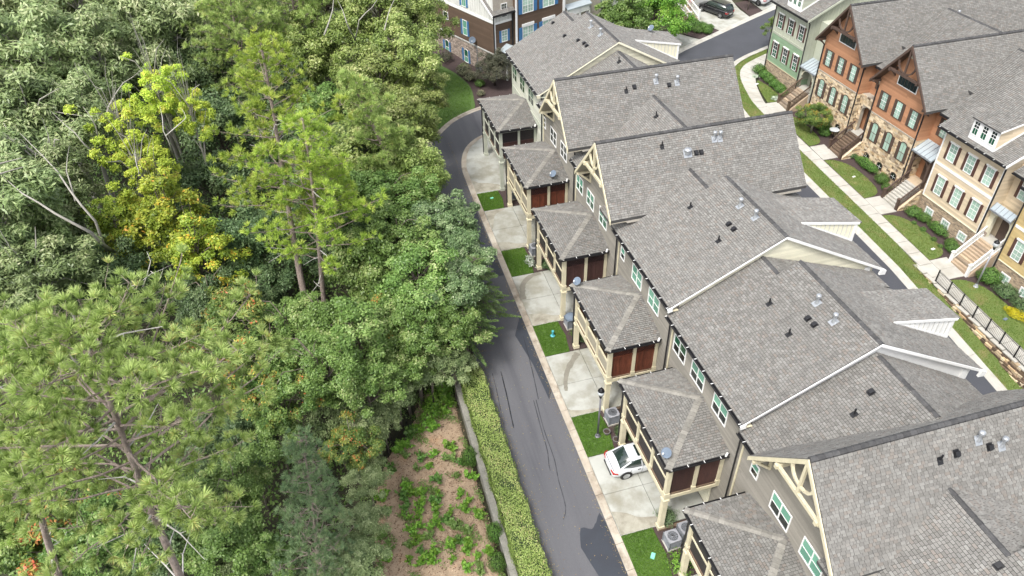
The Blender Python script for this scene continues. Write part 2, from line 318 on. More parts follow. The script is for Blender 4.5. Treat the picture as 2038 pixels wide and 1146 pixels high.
# ---- tiles (shingles, lap boards, bricks, stones) clipped to a convex polygon
def clip(poly, region):
    out = poly; n = len(region)
    for i in range(n):
        (ax, ay), (bx, by) = region[i], region[(i+1) % n]; inp = out; out = []
        if not inp: break
        def side(p): return (bx-ax)*(p[1]-ay) - (by-ay)*(p[0]-ax)
        for j in range(len(inp)):
            p, q = inp[j], inp[(j+1) % len(inp)]; sp, sq = side(p), side(q)
            if sp >= 0: out.append(p)
            if (sp >= 0) != (sq >= 0):
                t = sp/(sp-sq); out.append((p[0]+(q[0]-p[0])*t, p[1]+(q[1]-p[1])*t))
    return out
def plane_axes(poly, e, hint):
    P = [Vector(p) for p in poly]; e = Vector(e).normalized(); n = Vector((0, 0, 0))
    for i in range(len(P)): n += P[i].cross(P[(i+1) % len(P)])
    n.normalize()
    if n.dot(Vector(hint)) < 0: n = -n
    s = n.cross(e)
    if s.z < 0: s = -s
    if e.cross(s).dot(n) < 0: e = -e
    o = P[0]; R = [((p-o).dot(e), (p-o).dot(s)) for p in P]
    a = sum(R[i][0]*R[(i+1) % len(R)][1]-R[(i+1) % len(R)][0]*R[i][1] for i in range(len(R)))
    if a < 0: R = R[::-1]
    return o, e, s, n, R
def tiles(poly, e, hint, expo, w0, w1, t0, t1, gap=.008, lap=True, seed=1, vjit=0, vgap=0, wholes=None):
    """returns list of pieces: (verts, faces, centre)"""
    r = random.Random(seed); o, e, s, n, R = plane_axes(poly, e, hint)
    us = [p[0] for p in R]; vs = [p[1] for p in R]; out = []
    v = min(vs); vmax = max(vs)
    while v < vmax-1e-4:
        ex = expo*(1+r.uniform(-vjit, vjit)); u = min(us) - r.random()*w1
        while u < max(us):
            w = r.uniform(w0, w1); q = [(u+gap, v+vgap), (u+w-gap, v+vgap), (u+w-gap, v+ex-vgap*.2), (u+gap, v+ex-vgap*.2)]
            c = clip(q, R); u += w
            if len(c) < 3: continue
            t = r.uniform(t0, t1); k = len(c)
            top = []
            for (a, b) in c:
                h = t*(1-(b-v)/ex*.85) if lap else t
                top.append(o + e*a + s*b + n*h)
            base = [o + e*a + s*b - n*.004 for a, b in c]
            fs = [tuple(range(k))]
            for i in range(k):
                j = (i+1) % k
                if lap and abs(c[i][1]-(v+ex)) < 1e-4 and abs(c[j][1]-(v+ex)) < 1e-4: continue
                fs.append((i, i+k, j+k, j))
            out.append((top+base, fs, top[0]))
        v += ex
    return out
def put(pieces, name, mat, parent, pick=0, piece_name='shingle'):
    cam = Vector((0, 0, 31.46))
    if pick and len(pieces) > 0:
        pieces = sorted(pieces, key=lambda p: (p[2]-cam).length)
        near, pieces = pieces[:pick], pieces[pick:]
        for p in near:
            me = bpy.data.meshes.new(piece_name); me.from_pydata([tuple(v) for v in p[0]], [], p[1]); me.materials.append(mt[mat])
            o = bpy.data.objects.new(piece_name, me); COL.objects.link(o); adopt(o, parent)
    if pieces:
        m = MB()
        for p in pieces: m.add(p[0], p[1])
        return stuff(m.build(name, mat, parent))
# random-per-island is per mesh: single pieces get their own tone from object info
def island_fix():
    for m in bpy.data.materials:
        nt = m.node_tree
        for n in list(nt.nodes):
            if n.type == 'NEW_GEOMETRY':
                oi = nt.nodes.new('ShaderNodeObjectInfo'); ad = nt.nodes.new('ShaderNodeMath'); ad.operation = 'ADD'
                fr = nt.nodes.new('ShaderNodeMath'); fr.operation = 'FRACT'
                links = [l.to_socket for l in n.outputs['Random Per Island'].links]
                nt.links.new(n.outputs['Random Per Island'], ad.inputs[0]); nt.links.new(oi.outputs['Random'], ad.inputs[1]); nt.links.new(ad.outputs[0], fr.inputs[0])
                for t in links: nt.links.new(fr.outputs[0], t)
island_fix()

# ---- leaves
def leaf_obj_mesh(name, C, N, D, L, Wd, tint, mat):
    n = len(C); N = N/np.linalg.norm(N, axis=1, keepdims=True); D = D - N*(D*N).sum(1, keepdims=True); D /= np.linalg.norm(D, axis=1, keepdims=True)+1e-9
    T = np.cross(N, D); L = np.broadcast_to(L, n)[:, None]; Wd = np.broadcast_to(Wd, n)[:, None]
    V = np.stack([C-D*L*.5, C+T*Wd*.5-D*L*.08, C+D*L*.5, C-T*Wd*.5-D*L*.08], 1).reshape(-1, 3)
    me = bpy.data.meshes.new(name); me.vertices.add(4*n); me.vertices.foreach_set('co', V.astype(np.float32).ravel())
    me.loops.add(4*n); me.loops.foreach_set('vertex_index', np.arange(4*n, dtype=np.int32))
    me.polygons.add(n); me.polygons.foreach_set('loop_start', np.arange(0, 4*n, 4, dtype=np.int32))
    try: me.polygons.foreach_set('loop_total', np.full(n, 4, dtype=np.int32))
    except Exception: pass
    a = me.attributes.new('tint', 'FLOAT', 'FACE'); a.data.foreach_set('value', np.clip(tint, 0, 1).astype(np.float32))
    me.update(calc_edges=True); me.materials.append(mat); return me
def unit(rg, n):
    v = rg.normal(size=(n, 3)); return v/np.linalg.norm(v, axis=1, keepdims=True)
def crown(name, seed, mat, R=1.0, H=1.0, clumps=70, per=170, l=.16, w=.07, droop=.5, rc=(.24, .4), lobes=.25, flat=.7, zlo=-.55):
    """leaf clumps spread through an uneven crown about 2R wide and 2H tall; returns mesh and clump centres"""
    rg = np.random.default_rng(seed); ph = rg.uniform(0, 6.28, 4); cs = []
    while len(cs) < clumps:
        d = unit(rg, 1)[0]
        if d[2] < zlo: continue
        az = math.atan2(d[1], d[0]); k = 1+lobes*(math.sin(2*az+ph[0])*.5+math.sin(3*az+ph[1])*.5+.6*math.sin(4*d[2]+ph[2]))
        r = (.45+.55*rg.random()**.6)*k*(.9+.2*rg.random())
        p = d*np.array([R, R, H])*r
        cs.append(p)
    cs = np.array(cs); rcs = R*rg.uniform(*rc, clumps); ct = rg.uniform(.15, .75, clumps)
    idx = np.repeat(np.arange(clumps), per); n = len(idx)
    rad0 = 1; u = unit(rg, n); out = cs[idx]/np.array([R, R, H]); out /= np.linalg.norm(out, axis=1, keepdims=True)+1e-6
    u = u + out*.45 + np.array([0, 0, .35]); u /= np.linalg.norm(u, axis=1, keepdims=True)
    rad = rcs[idx]*(rg.random(n)**.45)*rg.uniform(.8, 1.25, n)
    C = cs[idx] + u*rad[:, None]*np.array([1, 1, flat]); C[:, 2] -= (rad**2)*droop*.25
    N = u*.6 + np.array([0, 0, .75]) + unit(rg, n)*.75
    D = u*.45 + unit(rg, n)*.9 + np.array([0, 0, -droop])
    tint = ct[idx] + rg.normal(0, .17, n) + .1*(u[:, 2])
    return leaf_obj_mesh(name, C, N, D, l*rg.uniform(.7, 1.3, n), w*rg.uniform(.7, 1.3, n), tint, mat), cs
def limb_mesh(name, cs, base_z, mat, seed, r0=.12, top=.35, share=.55):
    rg = random.Random(seed); m = MB(); lean = Vector((rg.uniform(-.15, .15), rg.uniform(-.15, .15), 0))
    pts = [Vector((0, 0, base_z)) + lean*0, Vector((0, 0, base_z*.5)) + lean*.5 + Vector((rg.uniform(-.08, .08), rg.uniform(-.08, .08), 0)), lean + Vector((0, 0, -.1)), lean*1.3 + Vector((0, 0, top))]
    m.tube(pts, [r0*1.25, r0, r0*.75, r0*.35], 8)
    for c in cs:
        if rg.random() > share: continue
        c = Vector(c); t = rg.uniform(-.75, .15); a = lean + Vector((0, 0, min(top, t + c.z*.3)))
        mid = a.lerp(c, .5) + Vector((rg.uniform(-.08, .08), rg.uniform(-.08, .08), .08 + rg.uniform(-.05, .1)))
        k = r0*rg.uniform(.22, .42)
        m.tube([a, mid, a.lerp(c, .88)], [k, k*.6, k*.2], 5, False)
    me = bpy.data.meshes.new(name); me.from_pydata(m.v, [], m.f); me.materials.append(mt[mat]); me.polygons.foreach_set('use_smooth', [True]*len(me.polygons)); return me
def inst(name, me, parent, loc=(0, 0, 0), sc=1, rz=0, mat=None):
    o = bpy.data.objects.new(name, me); COL.objects.link(o); o.location = loc; o.rotation_euler = (0, 0, rz)
    o.scale = (sc,)*3 if isinstance(sc, (int, float)) else sc
    if mat is not None:
        o.material_slots[0].link = 'OBJECT'; o.material_slots[0].material = mat
    if parent is None: ROOTS.append(o)
    else: o.parent = parent
    return o
# ================================================================ ground
SL = .0766
def gp(x, y): return SL*(min(y, 84)-52.5)
def sd_(y): return min(1.0, max(0.0, (33-y)*.075))          # the street drops below the sidewalk towards the camera
def left_drop(x, y):
    if x >= 4.86: return 0.0
    k = 1.25 + min(2.4, (4.86-x)*.11)
    if y > 33: k = max(.25, k-(y-33)*.35) if x > -2 else k
    return k
def gt(x, y):
    z = gp(x, y) - .07
    if x < 4.86: z -= left_drop(x, y)
    if 27.25 < x < 38.88 and y < 33: z -= sd_(y)
    return z
def terrain():
    xs = [-400, -250, -150, -100, -70, -50, -40, -34] + [-30+2*i for i in range(15)] + [0, 1, 2, 3, 4, 4.84, 4.88, 6, 10, 15, 20, 27.2, 27.3, 33, 38.84, 38.9, 42, 50, 60, 75, 100, 150, 250, 400]
    ys = [-300, -150, -60, -20, 0] + [4+2*i for i in range(42)] + [95, 110, 140, 200, 300, 450]
    m = MB(); k = {}
    for j, y in enumerate(ys):
        for i, x in enumerate(xs):
            k[i, j] = len(m.v); b = 0
            if x < 3 and y > 5 and y < 100: b = rnd.uniform(-.12, .12)
            m.v.append((x, y, gt(x, y)+b))
    for j in range(len(ys)-1):
        for i in range(len(xs)-1): m.f.append((k[i, j], k[i+1, j], k[i+1, j+1], k[i, j+1]))
    struct(m.build('ground', 'forest'))
terrain()
def sheet(name, mat, pts, off, zf=gp, parent=None, thick=0):
    m = MB(); n = len(pts); top = [(x, y, zf(x, y)+off) for x, y in pts]
    a = sum(pts[i][0]*pts[(i+1) % n][1]-pts[(i+1) % n][0]*pts[i][1] for i in range(n))
    if a < 0: top = top[::-1]
    if thick: m.prism(top, (0, 0, -thick))
    else: m.add(top, [tuple(range(n))])
    o = m.build(name, mat, parent); return o if parent else struct(o)
def strip(name, mat, L, R, off, zf=gp, parent=None, thick=0, sub=1):
    m = MB(); P = []
    for i in range(len(L)-1):
        for s in range(sub):
            t = s/sub; P.append(((L[i][0]+(L[i+1][0]-L[i][0])*t, L[i][1]+(L[i+1][1]-L[i][1])*t), (R[i][0]+(R[i+1][0]-R[i][0])*t, R[i][1]+(R[i+1][1]-R[i][1])*t)))
    P.append((L[-1], R[-1]))
    for i in range(len(P)-1):
        q = [P[i][0], P[i][1], P[i+1][1], P[i+1][0]]
        c = [(x, y, zf(x, y)+off) for x, y in q]
        if thick: m.prism(c, (0, 0, -thick))
        else:
            a = sum(q[i2][0]*q[(i2+1) % 4][1]-q[(i2+1) % 4][0]*q[i2][1] for i2 in range(4))
            m.add(c if a > 0 else c[::-1], [(0, 1, 2, 3)])
    o = m.build(name, mat, parent); return o if parent else struct(o)
def smooth(P, n=4):
    out = []
    for i in range(len(P)-1):
        p0, p1, p2, p3 = P[max(i-1, 0)], P[i], P[i+1], P[min(i+2, len(P)-1)]
        for s in range(n):
            t = s/n; out.append(tuple(.5*((2*p1[k])+(-p0[k]+p2[k])*t+(2*p0[k]-5*p1[k]+4*p2[k]-p3[k])*t*t+(-p0[k]+3*p1[k]-3*p2[k]+p3[k])*t**3) for k in (0, 1)))
    out.append(P[-1]); return out
zs = lambda x, y: gp(x, y)-sd_(y)
# rear alley and the curve that joins the front street
aL = smooth([(6.2, 2), (6.2, 12), (6.2, 30), (6.3, 44), (6.6, 52), (7.6, 56.6), (10.0, 60.0), (12.2, 61.9), (16, 63.2), (24, 64.2), (34, 66)])
aR = smooth([(10.1, 2), (10.1, 12), (10.1, 30), (10.1, 44), (10.1, 51.5), (10.3, 54.4), (11.3, 56.9), (13.3, 58.5), (17, 59.5), (24, 60), (34, 61)])
strip('rear_alley_road', 'asphalt', aL, aR, 0)
sheet('asphalt_patch', 'patch', smooth([(8.35, 19.2), (8.7, 20.2), (9.25, 20.0), (9.6, 20.3), (10.08, 20.1), (10.08, 12), (9.2, 12), (9.3, 15), (8.75, 17.3), (8.35, 19.2)], 3)[:-1], .004)
sheet('asphalt_patch', 'patch', [(9.2, 34.2), (10.08, 36), (10.08, 29.2), (9.72, 28.6), (9.6, 31.5)], .004)
sheet('asphalt_patch', 'patch', [(8.9, 47.3), (9.95, 49.2), (10.06, 40), (9.5, 40)], .004)
def crack(P, w=.032):
    P = smooth(P, 5); m = MB()
    for i in range(len(P)-1):
        (x0, y0), (x1, y1) = P[i], P[i+1]; j = rnd.uniform(.6, 1.3)*w/2
        m.add([(x0-j, y0, gp(x0, y0)+.008), (x0+j, y0, gp(x0, y0)+.008), (x1+j, y1, gp(x1, y1)+.008), (x1-j, y1, gp(x1, y1)+.008)], [(0, 1, 2, 3)])
    struct(m.build('crack_seal', 'sealer'))
crack([(8.95, 28.8), (8.75, 26.6), (8.7, 24.6), (8.5, 23.2), (8.35, 21.6), (8.0, 20.9)])
crack([(8.8, 28.8), (8.62, 26.8), (8.5, 25.2), (8.3, 24.3), (8.25, 23.9)])
crack([(7.5, 31.5), (7.35, 29.6), (7.2, 28.2), (7.1, 27.2)], .06)
crack([(6.95, 31.5), (6.85, 30), (6.7, 28.6)]); crack([(9.7, 34), (9.4, 31), (9.1, 28.8)])
# kerb segments along the alley (both sides), front street kerbs
def kerb(name, line, w, side, h0, h1, seg=1.45, zf=gp, mat='kerb'):
    """kerb of short cast segments; the low edge lies on `line`, the high edge w to one side"""
    base = MB(); pts = line; acc = []; 
    L = [0]
    for i in range(1, len(pts)): L.append(L[-1]+math.hypot(pts[i][0]-pts[i-1][0], pts[i][1]-pts[i-1][1]))
    def at(d):
        for i in range(1, len(pts)):
            if d <= L[i] or i == len(pts)-1:
                t = (d-L[i-1])/max(1e-6, L[i]-L[i-1]); x = pts[i-1][0]+(pts[i][0]-pts[i-1][0])*t; y = pts[i-1][1]+(pts[i][1]-pts[i-1][1])*t
                dx, dy = pts[i][0]-pts[i-1][0], pts[i][1]-pts[i-1][1]; l = math.hypot(dx, dy); return x, y, -dy/l*side, dx/l*side
    root = None; d = 0
    while d < L[-1]-.1:
        e = min(d+seg, L[-1]); m = MB(); ring = []; ns = 3
        for q in range(ns+1):
            x, y, nx, ny = at(d+.012+(e-d-.024)*q/ns); z = zf(x, y)
            ring.append([(x, y, z-.1), (x, y, z+h0), (x+nx*w*.45, y+ny*w*.45, z+h0+.012), (x+nx*w*.72, y+ny*w*.72, z+h1), (x+nx*w, y+ny*w, z+h1), (x+nx*w, y+ny*w, z-.1)])
        for r in ring: m.v += r
        for q in range(ns):
            for k in range(6):
                a, b = q*6+k, q*6+(k+1) % 6; m.f.append((a, b, b+6, a+6) if side < 0 else (a, a+6, b+6, b))
        m.f.append(tuple(range(6))); m.f.append(tuple(range(ns*6, ns*6+6)))
        if root is None: root = struct(m.build(name, mat))
        else: m.build('kerb_segment', mat, root)
        d = e
    return root
kerb('alley_kerb', [p for p in aR if p[1] > 8], .42, -1, .004, .055)
kerb('alley_kerb', [p for p in aL if p[1] > 55 and p[0] < 30], .42, 1, .004, .10)
# left of the alley beyond the hedge: narrow shoulder
sheet('road_shoulder', 'mulch', [(4.9, 12), (6.2, 12), (6.2, 30), (6.3, 44), (6.6, 52), (7.6, 56.6), (9.8, 60), (4.9, 60)], -.02)
# front street
fR = smooth([(36.9, 4), (36.9, 20), (36.9, 40), (36.9, 52), (37.3, 57), (38.6, 61.6), (41.5, 64.9), (46.9, 67.3), (56, 70.6), (75, 77)])
fL = smooth([(27.5, 4), (27.5, 20), (27.5, 40), (27.8, 52), (29.6, 59), (32.6, 64.4), (36.4, 67.8), (43.8, 71.4), (52.5, 75.4), (70, 83)])
strip('front_street', 'newasph', fL, fR, .002, zs, sub=2)
kerb('front_street_kerb', fR, .62, -1, .006, .10, 3.0, zs, 'walk')
kerb('front_street_kerb', [p for p in fL if p[1] > 58], .6, 1, .006, .10, 3.0, zs, 'walk')
def offs(P, d):
    out = []
    for i in range(len(P)):
        a, b = P[max(i-1, 0)], P[min(i+1, len(P)-1)]; dx, dy = b[0]-a[0], b[1]-a[1]; l = math.hypot(dx, dy); out.append((P[i][0]+dy/l*d, P[i][1]-dx/l*d))
    return out
sN = smooth([(39.08, 4), (39.08, 20), (39.08, 40), (39.1, 54), (39.6, 58.6), (41.2, 62.9), (44.2, 64.9), (48.5, 66.5), (56, 69)])
sF = smooth([(40.1, 4), (40.1, 20), (40.1, 40), (40.1, 54), (40.75, 58.2), (42.2, 61.5), (44.9, 63.6), (49.1, 65.3), (57, 67.9)])
fRk = offs(fR, .62)
def verge_z(x, y): return gp(x, y) - sd_(y)*min(1, max(0, (38.9-x)/.02))
def nearest(P, q):
    best = None
    for i in range(len(P)-1):
        (x0, y0), (x1, y1) = P[i], P[i+1]; dx, dy = x1-x0, y1-y0; t = max(0, min(1, ((q[0]-x0)*dx+(q[1]-y0)*dy)/(dx*dx+dy*dy))); p = (x0+dx*t, y0+dy*t); d = math.hypot(p[0]-q[0], p[1]-q[1])
        if best is None or d < best[0]: best = (d, p)
    return best[1]
vA = [p for p in offs(fR, .62) if p[0] < 52]; vB = [nearest(sN, p) for p in vA]; vB = [(min(q[0], 38.86) if q[1] < 33 else q[0]-.01, q[1]) for q in vB]
strip('verge_grass', 'lawn2', vA, vB, .07, lambda x, y: gp(x, y)-sd_(y), sub=1)
# sidewalk in slabs
def slabs(root_name, mat, N, Fp, off, th=.09, gap=.02, step=1):
    root = None; n = len(N)
    for i in range(0, n-step, step):
        a, b, c, d = N[i], N[i+step], Fp[i+step], Fp[i]
        def li(p, q, t): return (p[0]+(q[0]-p[0])*t, p[1]+(q[1]-p[1])*t)
        l = math.hypot(b[0]-a[0], b[1]-a[1]); t = gap/l
        q = [li(a, b, t), li(a, b, 1-t), li(d, c, 1-t), li(d, c, t)]; j = rnd.uniform(-.003, .003)
        m = MB(); m.prism([(x, y, gp(x, y)+off+j) for x, y in q], (0, 0, -th))
        if root is None: root = struct(m.build(root_name, mat))
        else: m.build('slab', mat, root)
def resample(P, d):
    out = [P[0]]; 
    for i in range(1, len(P)):
        a, b = P[i-1], P[i]
        l = math.hypot(b[0]-a[0], b[1]-a[1]); n = max(1, round(l/d))
        for k in range(1, n+1): out.append((a[0]+(b[0]-a[0])*k/n, a[1]+(b[1]-a[1])*k/n))
    return out
def pair(A, Bq, d):
    o1, o2 = [A[0]], [Bq[0]]
    for i in range(1, len(A)):
        l = math.hypot(A[i][0]-A[i-1][0], A[i][1]-A[i-1][1]); n = max(1, round(l/d))
        for k in range(1, n+1):
            t = k/n; o1.append((A[i-1][0]+(A[i][0]-A[i-1][0])*t, A[i-1][1]+(A[i][1]-A[i-1][1])*t)); o2.append((Bq[i-1][0]+(Bq[i][0]-Bq[i-1][0])*t, Bq[i-1][1]+(Bq[i][1]-Bq[i-1][1])*t))
    return o1, o2
s1, s2 = pair(sN, sF, 1.25); slabs('sidewalk', 'walk', s1, s2, .075)
strip('sidewalk_bed', 'joint', sN, sF, .03)
# lawns and beds across the street
sheet('planting_bed', 'mulch', [(40.12, 12), (43.4, 12), (43.4, 63.5), (42.6, 62), (40.9, 58), (40.12, 54)], .03)
AY = {'green': (56.45, 61.9, .47), 'far': (48.3, 53.95, -.11), 'near': (40.85, 46.3, -.70), 'beige': (32.85, 38.5, -1.31), 'yellow': (25.1, 30.6, -1.9)}
def bulge(y0, y1, x0, x1):
    P = [(x0, y0), ((x1+x0)/2+.25, y0+.15), (x1, y0+.9), (x1+.15, (y0+y1)/2), (x1-.1, y1-1.3), ((x0+x1)/2, y1-.25), (x0, y1)]
    return smooth(P, 4)
LAWN2 = [bulge(33.05, 38.5, 40.14, 41.9), bulge(40.8, 46.4, 40.14, 41.9), bulge(48.7, 54.5, 40.14, 41.7), bulge(24.0, 30.8, 40.14, 42.0), [(40.55, 56.4), (41.9, 56.3), (42.35, 57.4), (42.3, 59.2), (41.9, 60.6), (41.5, 60.2), (40.95, 58.4)]]
for P in LAWN2: sheet('front_lawn', 'lawn2', P, .075)
for y0, y1 in ((30.95, 33.0), (38.65, 40.75), (46.5, 48.6), (54.6, 56.3)):
    st = None
    for (a, b) in ((40.13, 41.55),):
        for c, d in ((y0, (y0+y1)/2-.01), ((y0+y1)/2+.01, y1)):
            q = [(a, c), (b, c), (b, d), (a, d)]; m = MB(); m.prism([(x, y, gp(x, y)+.08) for x, y in q], (0, 0, -.1))
            if st is None: st = struct(m.build('entry_path', 'walk'))
            else: m.build('slab', 'walk', st)
# far concrete drives
sheet('far_driveway', 'concrete', [(43.6, 71.9), (48.6, 74.1), (48.5, 76.5), (49.6, 84), (41, 82), (41.9, 76)], .05)
sheet('far_driveway', 'concrete', [(50.9, 75.2), (58, 78.5), (60, 90), (51, 88)], .05)
sheet('far_driveway', 'concrete', [(34.2, 67.2), (40.6, 70.4), (38.4, 73), (33, 76), (28, 72), (31.5, 66)], .05)
sheet('planting_bed', 'mulch', [(40.6, 70.5), (43.5, 71.9), (42.8, 73.6), (40.2, 74.2), (39.4, 72.2)], .06)
sheet('planting_bed', 'mulch', [(48.7, 74.2), (50.8, 75.1), (50.6, 78.5), (48.8, 78.2)], .06)
# lawn and bed by the brown building at the end of the alley
sheet('corner_lawn', 'lawn', smooth([(3, 57), (7.2, 57.4), (9.6, 60.3), (12.0, 62.3), (13.5, 62.95), (13.9, 64.6), (14.15, 67.0), (13.75, 69.1), (13.0, 71.0), (11.6, 72.9), (8, 74), (2, 73), (3, 57)], 4)[:-1], .06)
sheet('planting_bed', 'mulch', [(9, 62), (14, 62.9), (19, 64.2), (22, 68), (18, 72), (11, 80), (6, 80)], .03)
# drives, lawns and beds between the rear porches
PF = {'A': 55.55, 'B': 48.06, 'C': 40.41, 'D': 32.56, 'E': 24.79, 'F': 16.91, 'G': 9.2}
def drive(y0, y1, xs=(10.53, 12.8, 15.5), ins=None):
    ym = (y0+y1)/2; root = None
    for i in range(2):
        for a, b in ((y0, ym), (ym, y1)):
            q = [(xs[i]+.013, a+.013), (xs[i+1]-.013, a+.013), (xs[i+1]-.013, b-.013), (xs[i]+.013, b-.013)]
            if ins and i == 0: q = ins(q)
            m = MB(); m.prism([(x, y, gp(x, y)+.055) for x, y in q], (0, 0, -.12))
            if root is None: root = struct(m.build('driveway', 'concrete'))
            else: m.build('slab', 'concrete', root)
for k, y0, y1 in (('B', 42.5, 47.5), ('C', 34.62, 39.6), ('D', 26.95, 31.85), ('E', 19.2, 24.1), ('F', 11.5, 16.3)): drive(y0, y1)
m = MB(); cur = [p for p in offs(aR, .42) if 49.8 < p[1] < 59.2 and p[0] < 15.4]
cur = [(10.53, 49.85)] + [p for p in cur if p[1] > 50]
rootA = None
for i in range(len(cur)-1):
    (x0, y0), (x1, y1) = cur[i], cur[i+1]
    if x1 > 15.4: break
    mm = MB(); mm.prism([(x0, y0, gp(0, y0)+.055), (15.5, y0, gp(0, y0)+.055), (15.5, y1, gp(0, y1)+.055), (x1, y1, gp(0, y1)+.055)], (0, 0, -.12)); m.add(mm.v, mm.f)
rootA = struct(m.build('driveway', 'concrete'))
LAWN1 = []
for y0, y1 in ((47.52, 49.83), (39.62, 42.48), (31.87, 34.6), (24.12, 26.93), (16.32, 19.18), (8.6, 11.48)):
    P = [(10.53, y0), (12.15, y0), (12.35, (y0+y1)/2), (12.25, y1), (10.53, y1)]; LAWN1.append(P)
    sheet('side_lawn', 'lawn', P, .058); sheet('planting_bed', 'mulch', [(12.15, y0), (15.5, y0), (15.5, y1), (12.25, y1), (12.35, (y0+y1)/2)], .05)
def ribbon(name, mat, P, w, off):
    P = smooth(P, 5); L, R = [], []
    for i, (x, y) in enumerate(P):
        a, q = P[max(i-1, 0)], P[min(i+1, len(P)-1)]; dx, dy = q[0]-a[0], q[1]-a[1]; l = math.hypot(dx, dy)+1e-9; t = i/(len(P)-1); k = (w[0]+(w[1]-w[0])*t)*rnd.uniform(.8, 1.2)/2
        L.append((x-dy/l*k, y+dx/l*k)); R.append((x+dy/l*k, y-dx/l*k))
    strip(name, mat, L, R, off)
ribbon('damp_trail', 'damp', [(12.6, 31.6), (12.1, 31.1), (11.5, 30.4), (11.1, 29.6), (10.9, 28.9)], (.42, .2), .060)
ribbon('damp_trail', 'damp', [(12.6, 39.45), (11.8, 39.3), (11.1, 38.7), (10.8, 37.9), (10.65, 37.2)], (.3, .45), .060)
def band(y0, x1, h):
    P = [(10.56, y0+.03), (x1, y0+.03), (x1-.3, y0+h*.55), (x1-.9, y0+h*.8), (x1-1.5, y0+h), (x1-2.0, y0+h*1.5), (10.56, y0+h*1.9)]
    P = [P[0]]+smooth(P[1:], 4); sheet('stain_band', 'tanband', P, .0595)
for y0, x1, h in ((42.5, 13.4, .55), (34.62, 13.6, .6), (26.95, 12.7, .35), (19.2, 13.3, .75)): band(y0, x1, h)
sheet('stain_band', 'tanband', [(10.5, 50.0), (13.0, 50.0), (12.5, 50.7), (11.7, 51.1), (11.0, 51.3), (10.56, 51.9)], .0595)
sheet('stain_band', 'tanband', smooth([(10.58, 47.4), (10.58, 45.2), (10.9, 46.0), (11.3, 46.9), (12.2, 47.4), (10.58, 47.4)], 3)[:-1], .0595)
# building pads
sheet('building_pad', 'mortar', [(15.4, 0), (27.2, 0), (27.2, 58.4), (15.4, 58.4)], -.03)
# bare slope left of the retaining wall
DIRT = smooth([(4.5, 33.0), (3.6, 32.7), (2.1, 31.8), (1.5, 30), (.4, 29.1), (-.5, 28.2), (-1.0, 27.3), (-1.5, 26.4), (-1.6, 24.2), (-2, 22.5), (-2.1, 20), (-2.4, 16), (4.5, 16)], 2)
def dz(x, y): return gp(x, y)-.07-left_drop(x, y)+.22
def dirt():
    m = MB(); xs = [-2.6+.355*i for i in range(21)]; k = {}; R = [(x, y) for x, y in DIRT]
    def inside(x, y):
        c = False
        for i in range(len(R)):
            (a, b), (p, q) = R[i], R[i-1]
            if (b > y) != (q > y) and x < (p-a)*(y-b)/(q-b)+a: c = not c
        return c
    for i, x in enumerate(xs):
        for j in range(60):
            y = 16+.3*j; w = 0 if inside(x, y) else -.45
            k[i, j] = len(m.v); m.v.append((x, y, dz(x, y)+w+rnd.uniform(-.035, .035)))
    for i in range(len(xs)-1):
        for j in range(59): m.f.append((k[i, j], k[i+1, j], k[i+1, j+1], k[i, j+1]))
    struct(m.build('bare_slope', 'dirt', smooth=True))
    # loose bark chips
    rg = np.random.default_rng(3); n = 9000; C = np.stack([rg.uniform(-2.2, 4.4, n), rg.uniform(17, 33, n), np.zeros(n)], 1)
    keep = [i for i in range(n) if inside(C[i, 0], C[i, 1])]; C = C[keep]; n = len(C)
    C[:, 2] = [dz(x, y)+.03 for x, y in C[:, :2]]
    me = leaf_obj_mesh('bark_chips', C, np.array([0, 0, 1.])+unit(rg, n)*.4, unit(rg, n), .13*rg.uniform(.5, 1.4, n), .04, rg.random(n), leaf_mat('bark_chip', [(0, (.10, .055, .035)), (.5, (.27, .17, .11)), (1, (.52, .40, .28))], .0, .9, gloss=.2))
    o = bpy.data.objects.new('bark_chips', me); COL.objects.link(o); adopt(o, None); stuff(o)
dirt()
# retaining wall beside the hedge: capped timber wall
rw = emp('retaining_wall', 'weathered grey retaining wall running along the left side of the clipped hedge', 'retaining wall', (4.65, 24, -3))
y = 12.0
while y < 32.8:
    L = 2.35; m = MB(); c = [(4.5, y+.01), (4.86, y+.01), (4.86, y+L-.01), (4.5, y+L-.01)]
    m.prism([(a, b, gp(a, b)-.02) for a, b in c], (0, 0, -.10)); m.build('cap_stone', 'wallgrey', rw)
    for r in range(7):
        m = MB(); j = rnd.uniform(-.015, .015); c = [(4.56+j, y+.01), (4.82, y+.01), (4.82, y+L-.01), (4.56+j, y+L-.01)]
        m.prism([(a, b, gp(a, b)-.125-r*.185) for a, b in c], (0, 0, -.175)); m.build('timber', 'wallgrey', rw)
    y += L
